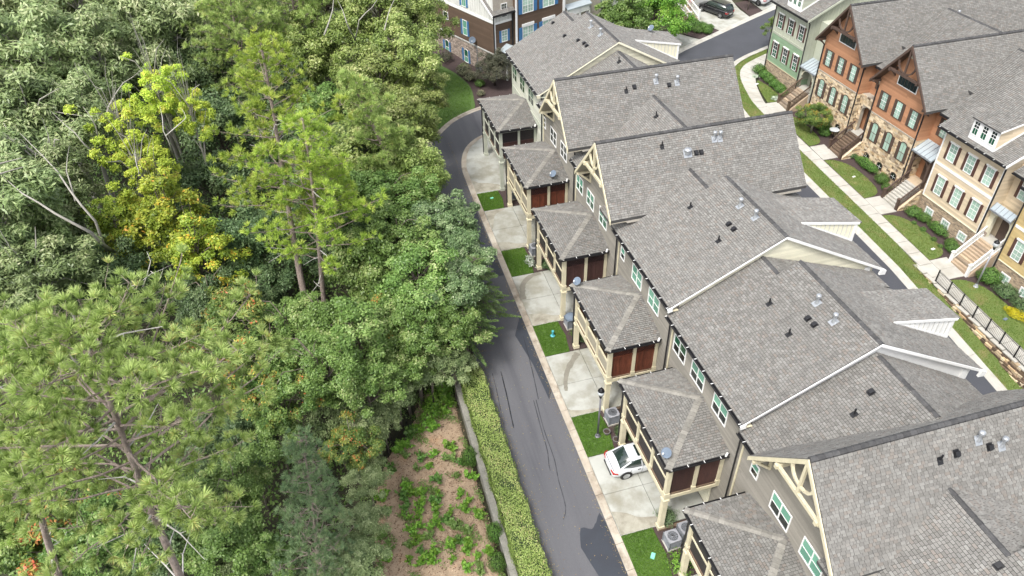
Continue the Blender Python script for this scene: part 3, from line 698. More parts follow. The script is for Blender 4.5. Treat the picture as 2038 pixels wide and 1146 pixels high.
# grass blades
def blades(name, polys, per, mat, off, h=(.05, .1), zf=gp):
    rg = np.random.default_rng(len(polys)*7+int(per)); Cs = []
    for P in polys:
        xs = [p[0] for p in P]; ys = [p[1] for p in P]; n = int((max(xs)-min(xs))*(max(ys)-min(ys))*per)
        X = rg.uniform(min(xs), max(xs), n); Y = rg.uniform(min(ys), max(ys), n); ins = np.zeros(n, bool)
        for i in range(len(P)):
            (a, b), (p, q) = P[i], P[i-1]
            cnd = ((b > Y) != (q > Y)) & (X < (p-a)*(Y-b)/((q-b) if q != b else 1e-9)+a); ins ^= cnd
        Cs.append(np.stack([X[ins], Y[ins]], 1))
    C = np.concatenate(Cs); n = len(C); H = rg.uniform(*h, n)
    Z = SL*(np.minimum(C[:, 1], 84)-52.5)+off+H*.35
    if zf is not gp: Z -= np.clip((33-C[:, 1])*.075, 0, 1)
    D = unit(rg, n)*.55; D[:, 2] = 1; N = unit(rg, n); N[:, 2] *= .3
    patch = .5+.25*np.sin(C[:, 0]*1.7+np.sin(C[:, 1]*.9)*2)+.2*np.sin(C[:, 1]*2.3+C[:, 0])
    me = leaf_obj_mesh(name, np.column_stack([C, Z]), N, D, H*1.3, .028, patch*.6+rg.random(n)*.4, LM[mat])
    o = bpy.data.objects.new(name, me); COL.objects.link(o); adopt(o, None); return stuff(o)
blades('lawn_grass', LAWN1, 1300, 'grass', .058)
blades('lawn_grass', LAWN2, 450, 'grass2', .075)
blades('lawn_grass', [[(7.5, 57.9), (10, 60.8), (13.3, 63.1), (14.1, 66.8), (13.5, 69.3), (11.6, 72.6), (6, 73), (6, 60)]], 260, 'grass', .06)
blades('verge_blades', [[vA[i], vB[i], vB[i+1], vA[i+1]] for i in range(4, len(vA)-1)], 420, 'grass2', .07, zf=zs)
# ================================================================ walls, windows, roofs
def lap_wall(poly, name, mat, parent, hint, e, expo=.125):
    """lap siding boards over a convex wall polygon"""
    return put(tiles(poly, e, hint, expo, 4.5, 7, .013, .019, gap=.002, seed=len(poly)+int(poly[0][1]*10)), name, mat, parent)
def batten_wall(fr, u0, u1, z0, z1, n, parent, mat, step=.32, ztop=None):
    m = MB(); u = u0+step/2
    while u < u1:
        zt = z1 if ztop is None else ztop(u)
        if zt > z0+.05: m.box((u-.025, n, z0), (u+.025, n+.03, zt), fr)
        u += step
    return stuff(m.build('batten', mat, parent))
def window(parent, fr, u0, u1, z0, z1, n=0, trim='cream', top='gmint', low='gdark', cols=2, tw=.06, shutter=None, arch=False, muntin=False, head=None, proud=.045, muntin_mat=None, rows=2, frame2=None):
    m = MB(); w = tw
    m.box((u0-w, n, z0-w), (u1+w, n+proud, z0), fr); 
    m.box((u0-w, n, z0), (u0, n+proud, z1), fr); m.box((u1, n, z0), (u1+w, n+proud, z1), fr)
    if not arch: m.box((u0-w, n, z1), (u1+w, n+proud, z1+w), fr)
    else:
        uc, r = (u0+u1)/2, (u1-u0)/2; k = 8; rise = r*.55
        for i in range(k):
            a0, a1 = math.pi*i/k, math.pi*(i+1)/k
            q = [fr.p(uc+math.cos(a)*(r+ww), n, z1+math.sin(a)*(rise+ww)) for a, ww in ((a0, 0), (a0, w), (a1, w), (a1, 0))]
            m.prism(q, fr.n*proud)
    f = m.build('window', trim, parent)
    uw = (u1-u0)/cols
    for c in range(cols):
        a, b = u0+uw*c, u0+uw*(c+1)
        mm = MB()
        if c: mm.box((a-.03, n, z0), (a+.03, n+proud, z1), fr)
        zm = (z0+z1)/2
        if rows == 2:
            mm.box((a, n, zm-.02), (b, n+proud-.012, zm+.02), fr)
        if c == 0 or rows == 2: mm.build('sash', frame2 or trim, f)
        if rows == 2:
            B('pane', top, (a+.01, n, zm+.02), (b-.01, n+.018, z1), f, fr); B('pane', low, (a+.01, n, z0), (b-.01, n+.014, zm-.02), f, fr)
        else: B('pane', top, (a+.01, n, z0), (b-.01, n+.018, z1), f, fr)
    if arch:
        mm = MB(); uc, r = (u0+u1)/2, (u1-u0)/2
        mm.prism([fr.p(uc+math.cos(math.pi*i/10)*(r-.005), n, z1+math.sin(math.pi*i/10)*(r*.55-.003)) for i in range(11)], fr.n*.016); mm.build('pane', top if not arch == 'solid' else trim, f)
    if muntin:
        mm = MB(); t = .0085; nc, nr = muntin
        for i in range(1, nc): mm.box((u0+(u1-u0)*i/nc-t, n+.018, z0), (u0+(u1-u0)*i/nc+t, n+.03, z1), fr)
        for i in range(1, nr): mm.box((u0, n+.017, z0+(z1-z0)*i/nr-t), (u1, n+.029, z0+(z1-z0)*i/nr+t), fr)
        mm.build('muntin', muntin_mat or frame2 or trim, f)
    if head:
        B('window_head', head, (u0-w-.08, n, z1+w+.002), (u1+w+.08, n+proud+.05, z1+w+.10), f, fr)
    if shutter:
        sw = .24
        for a in (u0-w-sw-.01, u1+w+.01):
            mm = MB(); zt = z1+w
            mm.box((a, n, z0-w), (a+sw, n+.035, zt), fr); s = mm.build('shutter', shutter, f)
            mm = MB()
            for i in range(3): mm.box((a+.02, n+.035, z0-w+.03+i*(zt-z0+w-.06)/3), (a+sw-.02, n+.048, z0-w+(i+1)*(zt-z0+w-.06)/3), fr)
            # raised panels sit on the shutter and belong to the same piece
            s.data = s.data
            mm.v = [tuple(v.co) for v in s.data.vertices] + mm.v; base = len(s.data.vertices); old = [tuple(p.vertices) for p in s.data.polygons]
            mm.f = old + [tuple(i+base for i in ff) for ff in mm.f]
            s.data.clear_geometry(); s.data.from_pydata(mm.v, [], mm.f); s.data.update()
    return f
def roof(parent, polys, e_list, mat='shingle', under='underlay', th=.16, expo=.128, seed=1, pick=0, widths=(.13, .24), name='roof', soffit=None):
    """roof slab with a shingled skin; polys are convex, e = eave direction"""
    m = MB(); 
    for p in polys: m.prism([Vector(q)-Vector((0, 0, .012)) for q in p], (0, 0, -th))
    r = m.build(name, under, parent); P = []
    for i, p in enumerate(polys): P += tiles(p, e_list[i], (0, 0, 1), expo, widths[0], widths[1], .014, .034, .008, True, seed+i, .03, .011)
    put(P, 'shingles', mat, r, pick); return r
def ridge_line(root, p0, p1, mat='ridge_shade', w=.12, drop=.075, seg=.3, name='ridge_cap', lift=.035):
    p0, p1 = Vector(p0), Vector(p1); d = p1-p0; L = d.length; d.normalize(); s = d.cross(Vector((0, 0, 1))).normalized(); up = s.cross(d); n = max(1, int(L/seg)); m = MB()
    for i in range(n):
        a, b = p0+d*(L*i/n-.01), p0+d*(L*(i+1)/n+.02); h = lift+.018
        A = [a-s*w-up*drop+up*h, a+up*(h+.012), a+s*w-up*drop+up*h]; Q = [b-s*w-up*drop+up*lift, b+up*(lift+.004), b+s*w-up*drop+up*lift]
        m.add(A+Q+[a-s*w-up*(drop+.03), a+s*w-up*(drop+.03), b-s*w-up*(drop+.03), b+s*w-up*(drop+.03)], [(0, 1, 4, 3), (1, 2, 5, 4), (0, 6, 7, 2, 1), (0, 3, 8, 6), (2, 7, 9, 5)])
    return m.build(name, mat, root)
def gutter(parent, p0, p1, out, mat='bronze', hangers=True):
    """half box gutter with small hangers"""
    p0, p1, out = Vector(p0), Vector(p1), Vector(out); m = MB(); w, h = .11, .10
    d = (p1-p0).normalized()
    for a, b, c, e in ((0, .012, -h, 0), (w-.012, w, -h, .0), (0, w, -h-.012, -h)):
        q = [p0+out*a+Vector((0, 0, c)), p0+out*b+Vector((0, 0, c)), p0+out*b+Vector((0, 0, e)), p0+out*a+Vector((0, 0, e))]; m.prism(q, p1-p0)
    g = m.build('gutter', mat, parent)
    if hangers:
        m = MB(); L = (p1-p0).length; n = int(L/.85)
        for i in range(n+1):
            c = p0 + d*(.12+i*.85 if .12+i*.85 < L else L-.05); m.prism([c+out*(-.01)+Vector((0, 0, .004)), c+out*(w+.02)+Vector((0, 0, .004)), c+d*.03+out*(w+.02)+Vector((0, 0, .004)), c+d*.03-out*.01+Vector((0, 0, .004))], (0, 0, .018))
        stuff(m.build('gutter_hanger', 'white', g))
    return g
def pipe(parent, pts, r=.045, mat='bronze', name='downspout', n=6):
    m = MB(); m.tube(pts, [r]*len(pts), n); return m.build(name, mat, parent)

# ================================================================ rear terrace of townhouses
UN = {'A': dict(y0=48.0, y1=56.5, g=0, kind='flat', w=[(55.15, 56.5), (52.9, 54.25), (50.5, 51.9)]),
 'B': dict(y0=40.75, y1=48.0, g=-.59, kind='gable', yc=42.95, w=[(47.45, 48.02, 's'), (45.0, 46.35), (42.72, 44.05)]),
 'C': dict(y0=33.1, y1=40.75, g=-1.30, kind='gable', yc=35.45, w=[(39.4, 40.65), (37.35, 38.65), (35.1, 36.4)]),
 'D': dict(y0=25.6, y1=33.1, g=-1.87, kind='flat', w=[(32.15, 32.75, 's'), (29.63, 31.0), (27.3, 28.7)]),
 'E': dict(y0=18.05, y1=25.6, g=-2.40, kind='flat', w=[(23.93, 25.3), (21.9, 23.27), (19.6, 20.95)]),
 'F': dict(y0=10.4, y1=18.05, g=-2.94, kind='gable', yc=13.4, w=[(16.6, 17.2, 's'), (14.05, 15.47), (11.72, 13.16)]),
 'G': dict(y0=2.8, y1=10.4, g=-3.50, kind='flat', w=[(8.4, 9.8), (6.3, 7.7), (4.0, 5.4)])}
LAB = {'A': 'pale sage townhouse with grey shingle roof at the far end of the rear terrace',
 'B': 'taupe townhouse with steep gable, second from the far end, its porch walled in red boards',
 'C': 'taupe townhouse with steep gable and dark brown porch boards, third from the far end',
 'D': 'taupe townhouse with long low roof slope and red boarded porch, fourth from the far end',
 'E': 'taupe townhouse with long low roof slope above the porch where the white car is parked',
 'F': 'taupe townhouse with cream gable truss, nearest gable at the bottom right',
 'G': 'townhouse at the bottom right corner of which mostly the shingle roof shows'}
WX = 15.56; RW = Fr((WX, 0, 0), (0, 1, 0), (-1, 0, 0)); SLP = .53; XE = 15.05; XR = 21.1; XF = 27.3
UT = {}
for k, U in UN.items():
    g, y0, y1 = U['g'], U['y0'], U['y1']; wall = 'sage' if k == 'A' else 'taupe'; trim = 'sagetrim' if k == 'A' else 'cream'
    t = emp('townhouse', LAB[k], 'townhouse', (WX, y0, g), 'row of townhouses with rear porches'); UT[k] = t
    ze = g+8.5; zr = ze+SLP*(XR-XE); gab = U['kind'] == 'gable'
    ya = y0 if not gab else U['yc']+2.95   # where the eave part starts
    zw = ze - .02
    # shell walls
    m = MB(); m.box((WX, y0+.03, g-1.6), (27.0 if not gab else 25.9, y1-.03, ze+.1)); shell = m.build('wall', wall, t)
    # rear siding
    wy0, wy1 = y0+.03, y1-.03
    P = [(WX-.004, wy0, g-1), (WX-.004, wy1, g-1), (WX-.004, wy1, ze+.1), (WX-.004, wy0, ze+.1)]
    if gab:
        yc = U['yc']; pk = g+12.2; yl = yc-(pk-ze-.1)/1.17; yh = yc+(pk-ze-.1)/1.17
        lap_wall(P, 'lap_siding', wall, shell, (-1, 0, 0), (0, 1, 0))
        lap_wall([(WX-.004, max(yl, y0), ze+.1), (WX-.004, yh, ze+.1), (WX-.004, yc, pk)], 'lap_siding', wall, shell, (-1, 0, 0), (0, 1, 0))
        m = MB(); m.prism([(WX, yl, ze+.1), (WX, yh, ze+.1), (WX, yc, pk)], (11.4, 0, 0)); m.build('gable_wall', wall, t)
    else: lap_wall(P, 'lap_siding', wall, shell, (-1, 0, 0), (0, 1, 0))
    if k == 'A':  # far end wall and pale trims
        lap_wall([(WX, y1-.026, g-1), (27, y1-.026, g-1), (27, y1-.026, ze+.1), (WX, y1-.026, ze+.1)], 'lap_siding', wall, shell, (0, 1, 0), (1, 0, 0))
        m = MB(); m.box((y0, .02, g+5.35), (y1, .07, g+5.75), RW); m.box((y1-.2, .02, g), (y1, .075, g+5.35), RW); m.box((y1-.2, .02, g+5.75), (y1, .075, ze-.1), RW); m.box((y0, .02, g+7.75), (y1-.2, .06, ze-.1), RW); m.build('trim_band', 'sagetrim', shell)
    # corner boards at the party line
    if k != 'A': B('corner_board', trim, (y1-.10, .03, g-.6), (y1, .075, ze-.12), t, RW)
    pipe(t, [(15.2, y0+.16, ze-.1), (15.42, y0+.16, ze-.4), (15.44, y0+.16, g+.05)])
    # roof planes
    pick = 300 if k in ('F', 'G') else 0
    polys, es = [], []
    up = lambda x, zz=ze: zz+SLP*(x-XE)
    if not gab:
        yb = y1-1.45 if k == 'D' else (y1-1.5 if k == 'E' else (y1-2.05 if k == 'A' else y1-1.5)); yn = y0-.14
        yz = y1+(2.2 if k == 'D' else .0 if k == 'A' else 1.4 if k == 'G' else -.02)
        if k == 'A': yz = y1+.25
        xs_, zs_ = 20.03, up(20.03)
        ex = Vector((0, 1, 0))
        polys += [[(XE, yn, ze), (XE, yb, ze), (XR, yb, zr), (XR, yn, zr)], [(XE, yb, ze), (XE, yz, ze), (xs_, yz, zs_), (xs_, yb, zs_)]]
        xf = 27.9; zf_ = zr-SLP*(xf-XR)
        polys += [[(XR, yn, zr), (XR, yb, zr), (xf, yb, zf_), (xf, yn, zf_)], [(xs_, yb, zs_), (xs_, yz, zs_), (27.3, yz, zs_-.36*(27.3-xs_)), (27.3, yb, zs_-.36*(27.3-xs_))]]
        es = [(0, 1, 0)]*4
        r = roof(t, polys, es, 'shingle', seed=ord(k)*11, pick=pick)
        ridge_line(r, (XR, yn, zr), (XR, yb, zr)); ridge_line(r, (xs_, yb, zs_), (xs_, yz, zs_))
        # step face of the roof on the far side of the high part
        m = MB(); m.prism([(xs_, yb-.04, zs_-.1), (XR, yb-.04, zr-.03), (26.9, yb-.04, zr-SLP*(26.9-XR)-.03), (26.9, yb-.04, zs_-.36*(26.9-xs_)-.1)], (0, -.1, 0)); m.build('roof_step', 'underlay', r)
        # near rake: fascia and the wall stepping up above the next roof
        if k != 'G':
            fas = 'white' if k in 'DE' else 'creamwall'
            m = MB()
            for (xa, za, xb, zb) in ((XE-.1, ze-.05, XR, zr), (XR, zr, xf+.05, zf_)):
                hh = .10 if xa < 20 else .15; m.prism([(xa, yn-.03, za+.0), (xb, yn-.03, zb+.0), (xb, yn-.03, zb-hh), (xa, yn-.03, za-hh)], (0, -.03 if xa < 20 else -.05, 0))
            m.prism([(XE-.14, yn-.03, ze-.0), (XE+.14, yn-.03, ze+.05), (XE+.16, yn-.03, ze-.18), (XE-.10, yn-.03, ze-.22)], (0, -.08, 0))
            m.prism([(xf-.2, yn-.03, zf_+.12), (xf+.12, yn-.03, zf_-.05), (xf+.1, yn-.03, zf_-.32), (xf-.28, yn-.03, zf_-.28)], (0, -.12, 0))
            m.build('rake_board', fas, t)
            poly = [(15.7, y0+.02, g+7.2), (27.3, y0+.02, g+7.2), (27.3, y0+.02, zr-SLP*(27.3-XR)-.2), (XR, y0+.02, zr-.2), (15.7, y0+.02, up(15.7)-.2)]
            m = MB(); m.prism(poly, (0, .08, 0)); gw = m.build('step_wall', 'creamwall' if k != 'E' else 'white', t)
            if k != 'E': lap_wall([(x, y0+.015, z) for x, _, z in poly], 'lap_siding', 'creamwall', gw, (0, -1, 0), (1, 0, 0), .15)
            for x in (26.75,): B('corner_board', 'white', (x, y0-.06, g+6.6), (x+.35, y0+.02, zr-SLP*(x-XR)-.35), t)
        # shed dormer over the street side
        d0, d1 = {'A': (51.3, 53.9), 'D': (28.1, 30.65), 'E': (20.2, 22.45), 'G': (5.2, 7.5)}[k]; xd = 27.7; zt = g+9.52; x0d = 23.9; z0d = zr-SLP*(x0d-XR)+.03
        xq = 22.6; zq = z0d+(zt-z0d)/(xd-x0d)*(xq-x0d)
        roof(t, [[(x0d-.5, d0-.03, z0d+.1), (x0d-.5, d1+.12, z0d+.1), (xd+.3, d1+.12, zt-.06), (xd+.3, d0-.03, zt-.06)]], [(0, 1, 0)], 'shingle', seed=5, name='dormer_roof', th=.05)
        m = MB(); sidep = [(x0d-.05, d0, z0d-.08), (xd, d0, zt-.11), (xd, d0, zr-SLP*(xd-XR)-.05)]
        m.prism(sidep, (0, .1, 0)); m.prism([(x, d1-.1, z) for x, _, z in sidep], (0, .1, 0)); m.box((xd-.1, d0+.1, zr-SLP*(xd-XR)-.1), (xd, d1-.1, zt-.16)); dw = m.build('dormer_wall', 'creamwall' if k != 'E' else 'white', t)
        m = MB(); x = 25.0
        while x < xd-.1:
            zb = zr-SLP*(x-XR); zz = z0d-.13+(zt-.16-z0d+.13)*(x-x0d)/(xd-x0d)
            if zz-zb > .06: m.box((x-.02, d0-.025, zb), (x+.02, d0, zz))
            x += .3
        stuff(m.build('batten', 'offwhite', dw))
        m = MB(); m.beam((x0d+.0, d0-.05, z0d-.03), (xd+.15, d0-.05, zt-.09), .05, .13); m.box((xd-.12, d0-.04, zr-SLP*(xd-XR)), (xd+.03, d0-.0, zt-.16)); m.beam((x0d+.1, d0-.03, z0d-.08), (xd, d0-.03, zr-SLP*(xd-XR)+.06), .05, .11); m.build('dormer_trim', 'white', dw)
    else:
        yc = U['yc']; pk = g+12.4; hw = 3.0; zfoot = pk-1.17*hw; yz = y1 + .0
        polys += [[(14.6, yc-hw, zfoot), (XF, yc-hw, zfoot), (XF, yc, pk), (14.6, yc, pk)], [(14.6, yc+hw, zfoot), (14.6, yc, pk), (XF, yc, pk), (XF, yc+hw, zfoot)]]
        es += [(1, 0, 0)]*2
        yz = y1 - .24 if k in ('F', 'B') else y1+1.9; ye = yc+.62; yw = yc+hw-.02
        if k == 'C': yz = y1+1.0
        polys += [[(XE, yw, ze), (XE, y1-.03, ze), (15.75, y1-.03, up(15.75)-.008), (15.75, yw, up(15.75)-.008)], [(15.75, ye, up(15.75)-.008), (15.75, y1-.03, up(15.75)-.008), (XR, y1-.03, zr-.07), (XR, ye, zr-.07)], [(XR, ye, zr-.07), (XR, y1-.03, zr-.07), (XF, y1-.03, zr-.07-.58*(XF-XR)), (XF, ye, zr-.07-.58*(XF-XR))]]
        es += [(0, 1, 0)]*3
        if k == 'C':
            polys += [[(16.4, y1-.03, up(16.4)), (16.4, yz, up(16.4)), (XR, yz, zr-.07), (XR, y1-.03, zr-.07)]]; es += [(0, 1, 0)]
        r = roof(t, polys, es, 'shingle', seed=ord(k)*13, pick=pick)
        ridge_line(r, (14.6, yc, pk), (XF, yc, pk)); ridge_line(r, (XR, yc+.8, zr-.07), (XR, yz, zr-.07))
        # rake boards, soffit and truss of the rear gable
        m = MB(); f0 = 14.58
        for s in (-1, 1):
            m.prism([(f0, yc, pk-.03), (f0, yc+s*(hw+.03), zfoot-.03), (f0, yc+s*(hw+.03), zfoot-.27), (f0, yc, pk-.30)], (-.06, 0, 0))
        m.build('rake_board', 'cream', t)
        m = MB()
        for s in (-1, 1): m.prism([(f0, yc, pk-.22), (f0, yc+s*hw, zfoot-.22), (f0, yc+s*hw, zfoot-.25), (f0, yc, pk-.25)], (WX-f0, 0, 0))
        m.build('soffit', 'panelbeige', t)
        tz = pk-1.75; th_ = 1.75/1.17; m = MB(); tz -= 0; 
        m.box((14.53, yc-th_+.02, tz-.42), (14.66, yc+th_-.02, tz-.25)); m.build('collar_beam', 'cream', t)
        m = MB(); m.box((14.53, yc-.06, tz-.25), (14.65, yc+.06, pk-.3)); m.build('king_post', 'cream', t)
        for s in (-1, 1):
            m = MB(); pts = [Vector((14.59, yc+s*.95*(1-q)+s*.05, tz+.12+.55*math.sin(q*1.3))) for q in (0, .25, .5, .75, 1)]
            pts = [Vector((14.59, yc+s*(.06+.62*math.sin(a)), tz+.12+.62*(1-math.cos(a)))) for a in (0, .4, .8, 1.2, 1.5)]
            for i in range(4): m.beam(pts[i], pts[i+1], .1, .11, (1, 0, 0))
            m.build('truss_brace', 'cream', t)
            if s < 0: continue
            # kneeler bracket
            yb_ = yc+s*(hw-.32); zb_ = zfoot+.32*1.17-.42; m = MB()
            m.beam((14.55, yb_, zb_), (WX, yb_, zb_), .13, .13); m.beam((WX-.05, yb_, zb_-.06), (WX-.05, yb_, zb_-.8), .12, .12, (1, 0, 0)); m.beam((14.75, yb_, zb_-.05), (WX-.08, yb_, zb_-.72), .11, .11); m.build('bracket', 'cream', t)
        for q0, q1 in ((-th_+.08, -th_+.24), (th_-.24, th_-.08)): B('purlin', 'cream', (14.45, yc+q0, tz-.42), (WX, yc+q1, tz-.22), t)
    # eave gutter
    ge0 = y0-.2 if not gab else U['yc']+3.03
    gutter(t, (XE-.02, ge0, ze-.03), (XE-.02, y1-.05, ze-.03), (-1, 0, 0))
    m = MB(); m.box((XE, ge0, ze-.22), (XE+.03, y1-.05, ze-.04)); m.box((XE+.03, ge0, ze-.22), (WX, y1-.05, ze-.19)); m.build('eave_board', trim, t)
    # windows
    for w in U['w']:
        small = len(w) == 3; a, b = w[0], w[1]
        zt, zb = g+7.38, g+6.22
        if k == 'A': zt, zb = g+7.45, g+6.25
        if small: zt, zb = g+7.35, g+6.5
        dark = (k in 'A') or (k == 'B' and not small) or (k == 'B')
        low = {'A': 'gdark', 'B': 'gdark', 'C': 'ggreen', 'D': 'gmint', 'E': 'gdark', 'F': 'gdark'}.get(k, 'gdark'); top = {'A': 'ggreen', 'B': 'gdark', 'C': 'gmint', 'D': 'gmint', 'E': 'gmint', 'F': 'gmint'}.get(k, 'gmint')
        if k == 'E' and a > 23.5: top = 'ggreen'
        if k == 'F' and a < 12: low = 'gmint'
        if k == 'D' and small: low = 'gdark'
        window(t, RW, a+.06, b-.06, zb+.06, zt-.06, .018, 'white' if k != 'A' else 'sagetrim', top, low, 1 if small else 2, .055)
    # small wall lamps
    m = MB(); m.box((y0+3.4, .02, g+5.3), (y0+3.52, .13, g+5.42), RW); m.build('wall_vent', 'white', t)
    # garage door under the porch
    yf = PF[k]; m = MB(); gd = B('garage_door', 'creamwall', (yf-5.3, .03, g+.1), (yf-1.1, .08, g+2.2), t, RW)
    m = MB(); [m.box((yf-5.3, .08, g+.1+.52*i), (yf-1.1, .095, g+.58+.52*i), RW) for i in range(4)]; m.build('door_panel', 'creamwall', gd)

# ================================================================ porches
for k in 'ABCDEFG':
    t = UT[k]; g = UN[k]['g']; Yf = PF[k]; Yn = Yf-6.0; xe = 12.33; ze = g+5.243; za = g+6.08; xa = 15.33; yc = Yf-3
    trim = 'sagetrim' if k == 'A' else 'cream'
    F, N, A_ = (xe, Yf, ze), (xe, Yn, ze), (xa, yc, za); Wf, Wn = (WX, Yf, ze), (WX, Yn, ze); Wp = (WX, yc, za)
    r = roof(t, [[N, F, A_], [F, Wf, Wp, A_], [N, A_, Wp, Wn]], [(0, 1, 0), (1, 0, 0), (1, 0, 0)], 'shingle_brown', seed=ord(k)*3, name='porch_roof', th=.12, pick=60 if k in 'FE' else 0, expo=.128)
    ridge_line(r, F, A_, 'cap', .16, .03, .22, 'hip_cap', .02); ridge_line(r, N, A_, 'cap', .16, .03, .22, 'hip_cap', .02)
    gutter(t, (xe+.01, Yn-.02, ze-.03), (xe+.01, Yf+.02, ze-.03), (-1, 0, 0)); gutter(t, (xe, Yn, ze-.03), (WX-.1, Yn, ze-.03), (0, -1, 0)); gutter(t, (xe, Yf, ze-.03), (WX-.1, Yf, ze-.03), (0, 1, 0))
    px = 12.66; yn, yf = Yn+.33, Yf-.42; zd = g+2.7; pw = .13; zt = ze-.16
    # porch ceiling, deck, beams
    B('porch_ceiling', trim, (px-.1, yn-.1, zt), (WX, yf+.1, zt+.05), t)
    B('deck', 'timber', (px-.06, yn-.06, zd-.05), (WX-.01, yf+.06, zd+.03), t)
    m = MB(); m.box((px-.11, yn-.11, zd-.30), (px+.09, yf+.11, zd-.052)); m.build('deck_beam', trim, t)
    for yy, s in ((yn, -1), (yf, 1)):
        m = MB(); m.box((px+.092, yy-.1, zd-.29), (WX-.02, yy+.1, zd-.052)); m.build('deck_beam', trim, t)
    m = MB(); m.box((px-.115, yn-.11, zt-.18), (px+.10, yf+.11, zt-.002)); m.box((px+.102, yn-.11, zt-.18), (WX-.02, yn+.1, zt-.002)); m.box((px+.102, yf-.1, zt-.18), (WX-.02, yf+.11, zt-.002)); m.build('top_beam', trim, t)
    # lower posts with base and cap
    for yy in (yn, yf):
        gz_ = gp(px, yy)+.0; m = MB(); w = .135
        m.box((px-w, yy-w, gz_-.3), (px+w, yy+w, zd-.30)); m.box((px-w-.05, yy-w-.05, gz_-.3), (px+w+.05, yy+w+.05, gz_+.28)); m.box((px-w-.04, yy-w-.04, zd-.42), (px+w+.04, yy+w+.04, zd-.302)); m.build('porch_post', trim, t)
    # upper columns
    fc = [yn, yn+(yf-yn)/3, yn+2*(yf-yn)/3, yf]
    for i, yy in enumerate(fc):
        w = .115 if i in (0, 3) else .08; m = MB()
        m.box((px-w, yy-w, zd+.03), (px+w, yy+w, zt-.18)); m.box((px-w-.03, yy-w-.03, zd-.045), (px+w+.03, yy+w+.03, zd+.2)); m.build('column', trim, t)
    for yy in (yn, yf):
        for xx in ((px+WX)/2, WX-.13):
            w = .09; m = MB(); m.box((xx-w, yy-w, zd+.03), (xx+w, yy+w, zt-.18)); m.box((xx-w-.025, yy-w-.025, zd-.04), (xx+w+.025, yy+w+.025, zd+.2)); m.build('column', trim, t)
    # front bays
    solid = k in 'BD'
    for i in range(3):
        a, b = fc[i]+.12, fc[i+1]-.12; fr = Fr((px, 0, 0), (0, 1, 0), (-1, 0, 0))
        m = MB(); m.box((a, -.04, zd+.98), (b, .05, zd+1.08), fr)
        if solid: m.box((a, -.04, zd+.12), (b, .05, zd+.2), fr)
        m.build('rail', trim, t)
        if solid: B('rail_panel', 'panelbeige', (a+.02, -.02, zd+.2), (b-.02, .015, zd+.98), t, fr)
        else:
            B('screen', 'screen', (a, -.015, zd+.04), (b, .0, zd+.98), t, fr); B('screen', 'screen', (a, -.015, zd+1.08), (b, .0, zt-.18), t, fr)
    # end bays
    for (yy, s) in ((yn, -1), (yf, 1)):
        fr = Fr((0, yy, 0), (1, 0, 0), (0, s, 0))
        for a, b in ((px+.12, (px+WX)/2-.09), ((px+WX)/2+.09, WX-.22)):
            if k in 'EFG' :
                B('screen', 'plum', (a, -.015, zd+.06), (b, .0, zt-.18), t, fr)
            elif k == 'A':
                m = MB(); m.box((a, -.02, zd+.06), (b, .012, zd+1.25), fr); m.build('privacy_panel', 'plum', t); B('screen', 'screen', (a, -.015, zd+1.31), (b, .0, zt-.18), t, fr); B('rail', 'plum', (a, -.03, zd+1.25), (b, .03, zd+1.31), t, fr)
            else:
                mat = 'redwood' if k in 'BD' else 'plum'; m = MB(); u = a
                while u < b-.01:
                    uu = min(u+.092, b); m.box((u+.004, -.014, zd+.06), (uu-.004, .014, zd+1.52), fr); u += .092
                pp = m.build('board_panel', mat, t); stuff(pp)
                B('rail', mat, (a, -.03, zd+1.52), (b, .03, zd+1.6), t, fr); m = MB(); zl, zh = zd+1.6, zt-.18; w = b-a; n = int((w+(zh-zl))/.12)
                for q in range(n):
                    u0 = a-(zh-zl)+q*.12
                    for sg in (1, -1):
                        p, qn = (u0, zl), (u0+(zh-zl), zh)
                        ua, ub = max(a, p[0]), min(b, qn[0])
                        if ub-ua < .03: continue
                        if sg == 1: z0_, z1_ = zl+(ua-u0), zl+(ub-u0)
                        else: z0_, z1_ = zh-(ua-u0), zh-(ub-u0)
                        m.beam(fr.p(ua, .01*sg, z0_), fr.p(ub, .01*sg, z1_), .012, .022, fr.n)
                stuff(m.build('lattice', mat, t)); B('screen', 'screen', (a, -.03, zd+1.6), (b, -.022, zt-.18), t, fr)
    # ceiling is above, the room inside reads dark: back wall door
    B('porch_door', 'gdark', (yc-.9, .03, zd+.05), (yc+.9, .06, zd+2.0), t, RW)
    # downspouts of the porch
    pipe(t, [(xe-.03, yf+.22, ze-.1), (px-.16, yf+.17, ze-.3), (px-.16, yf+.17, gp(px, yf)+.1)], .05)
    pipe(t, [(WX-.25, Yn-.04, ze-.06), (WX-.2, Yn-.03, ze+.15)], .06, 'white', 'splash_guard')
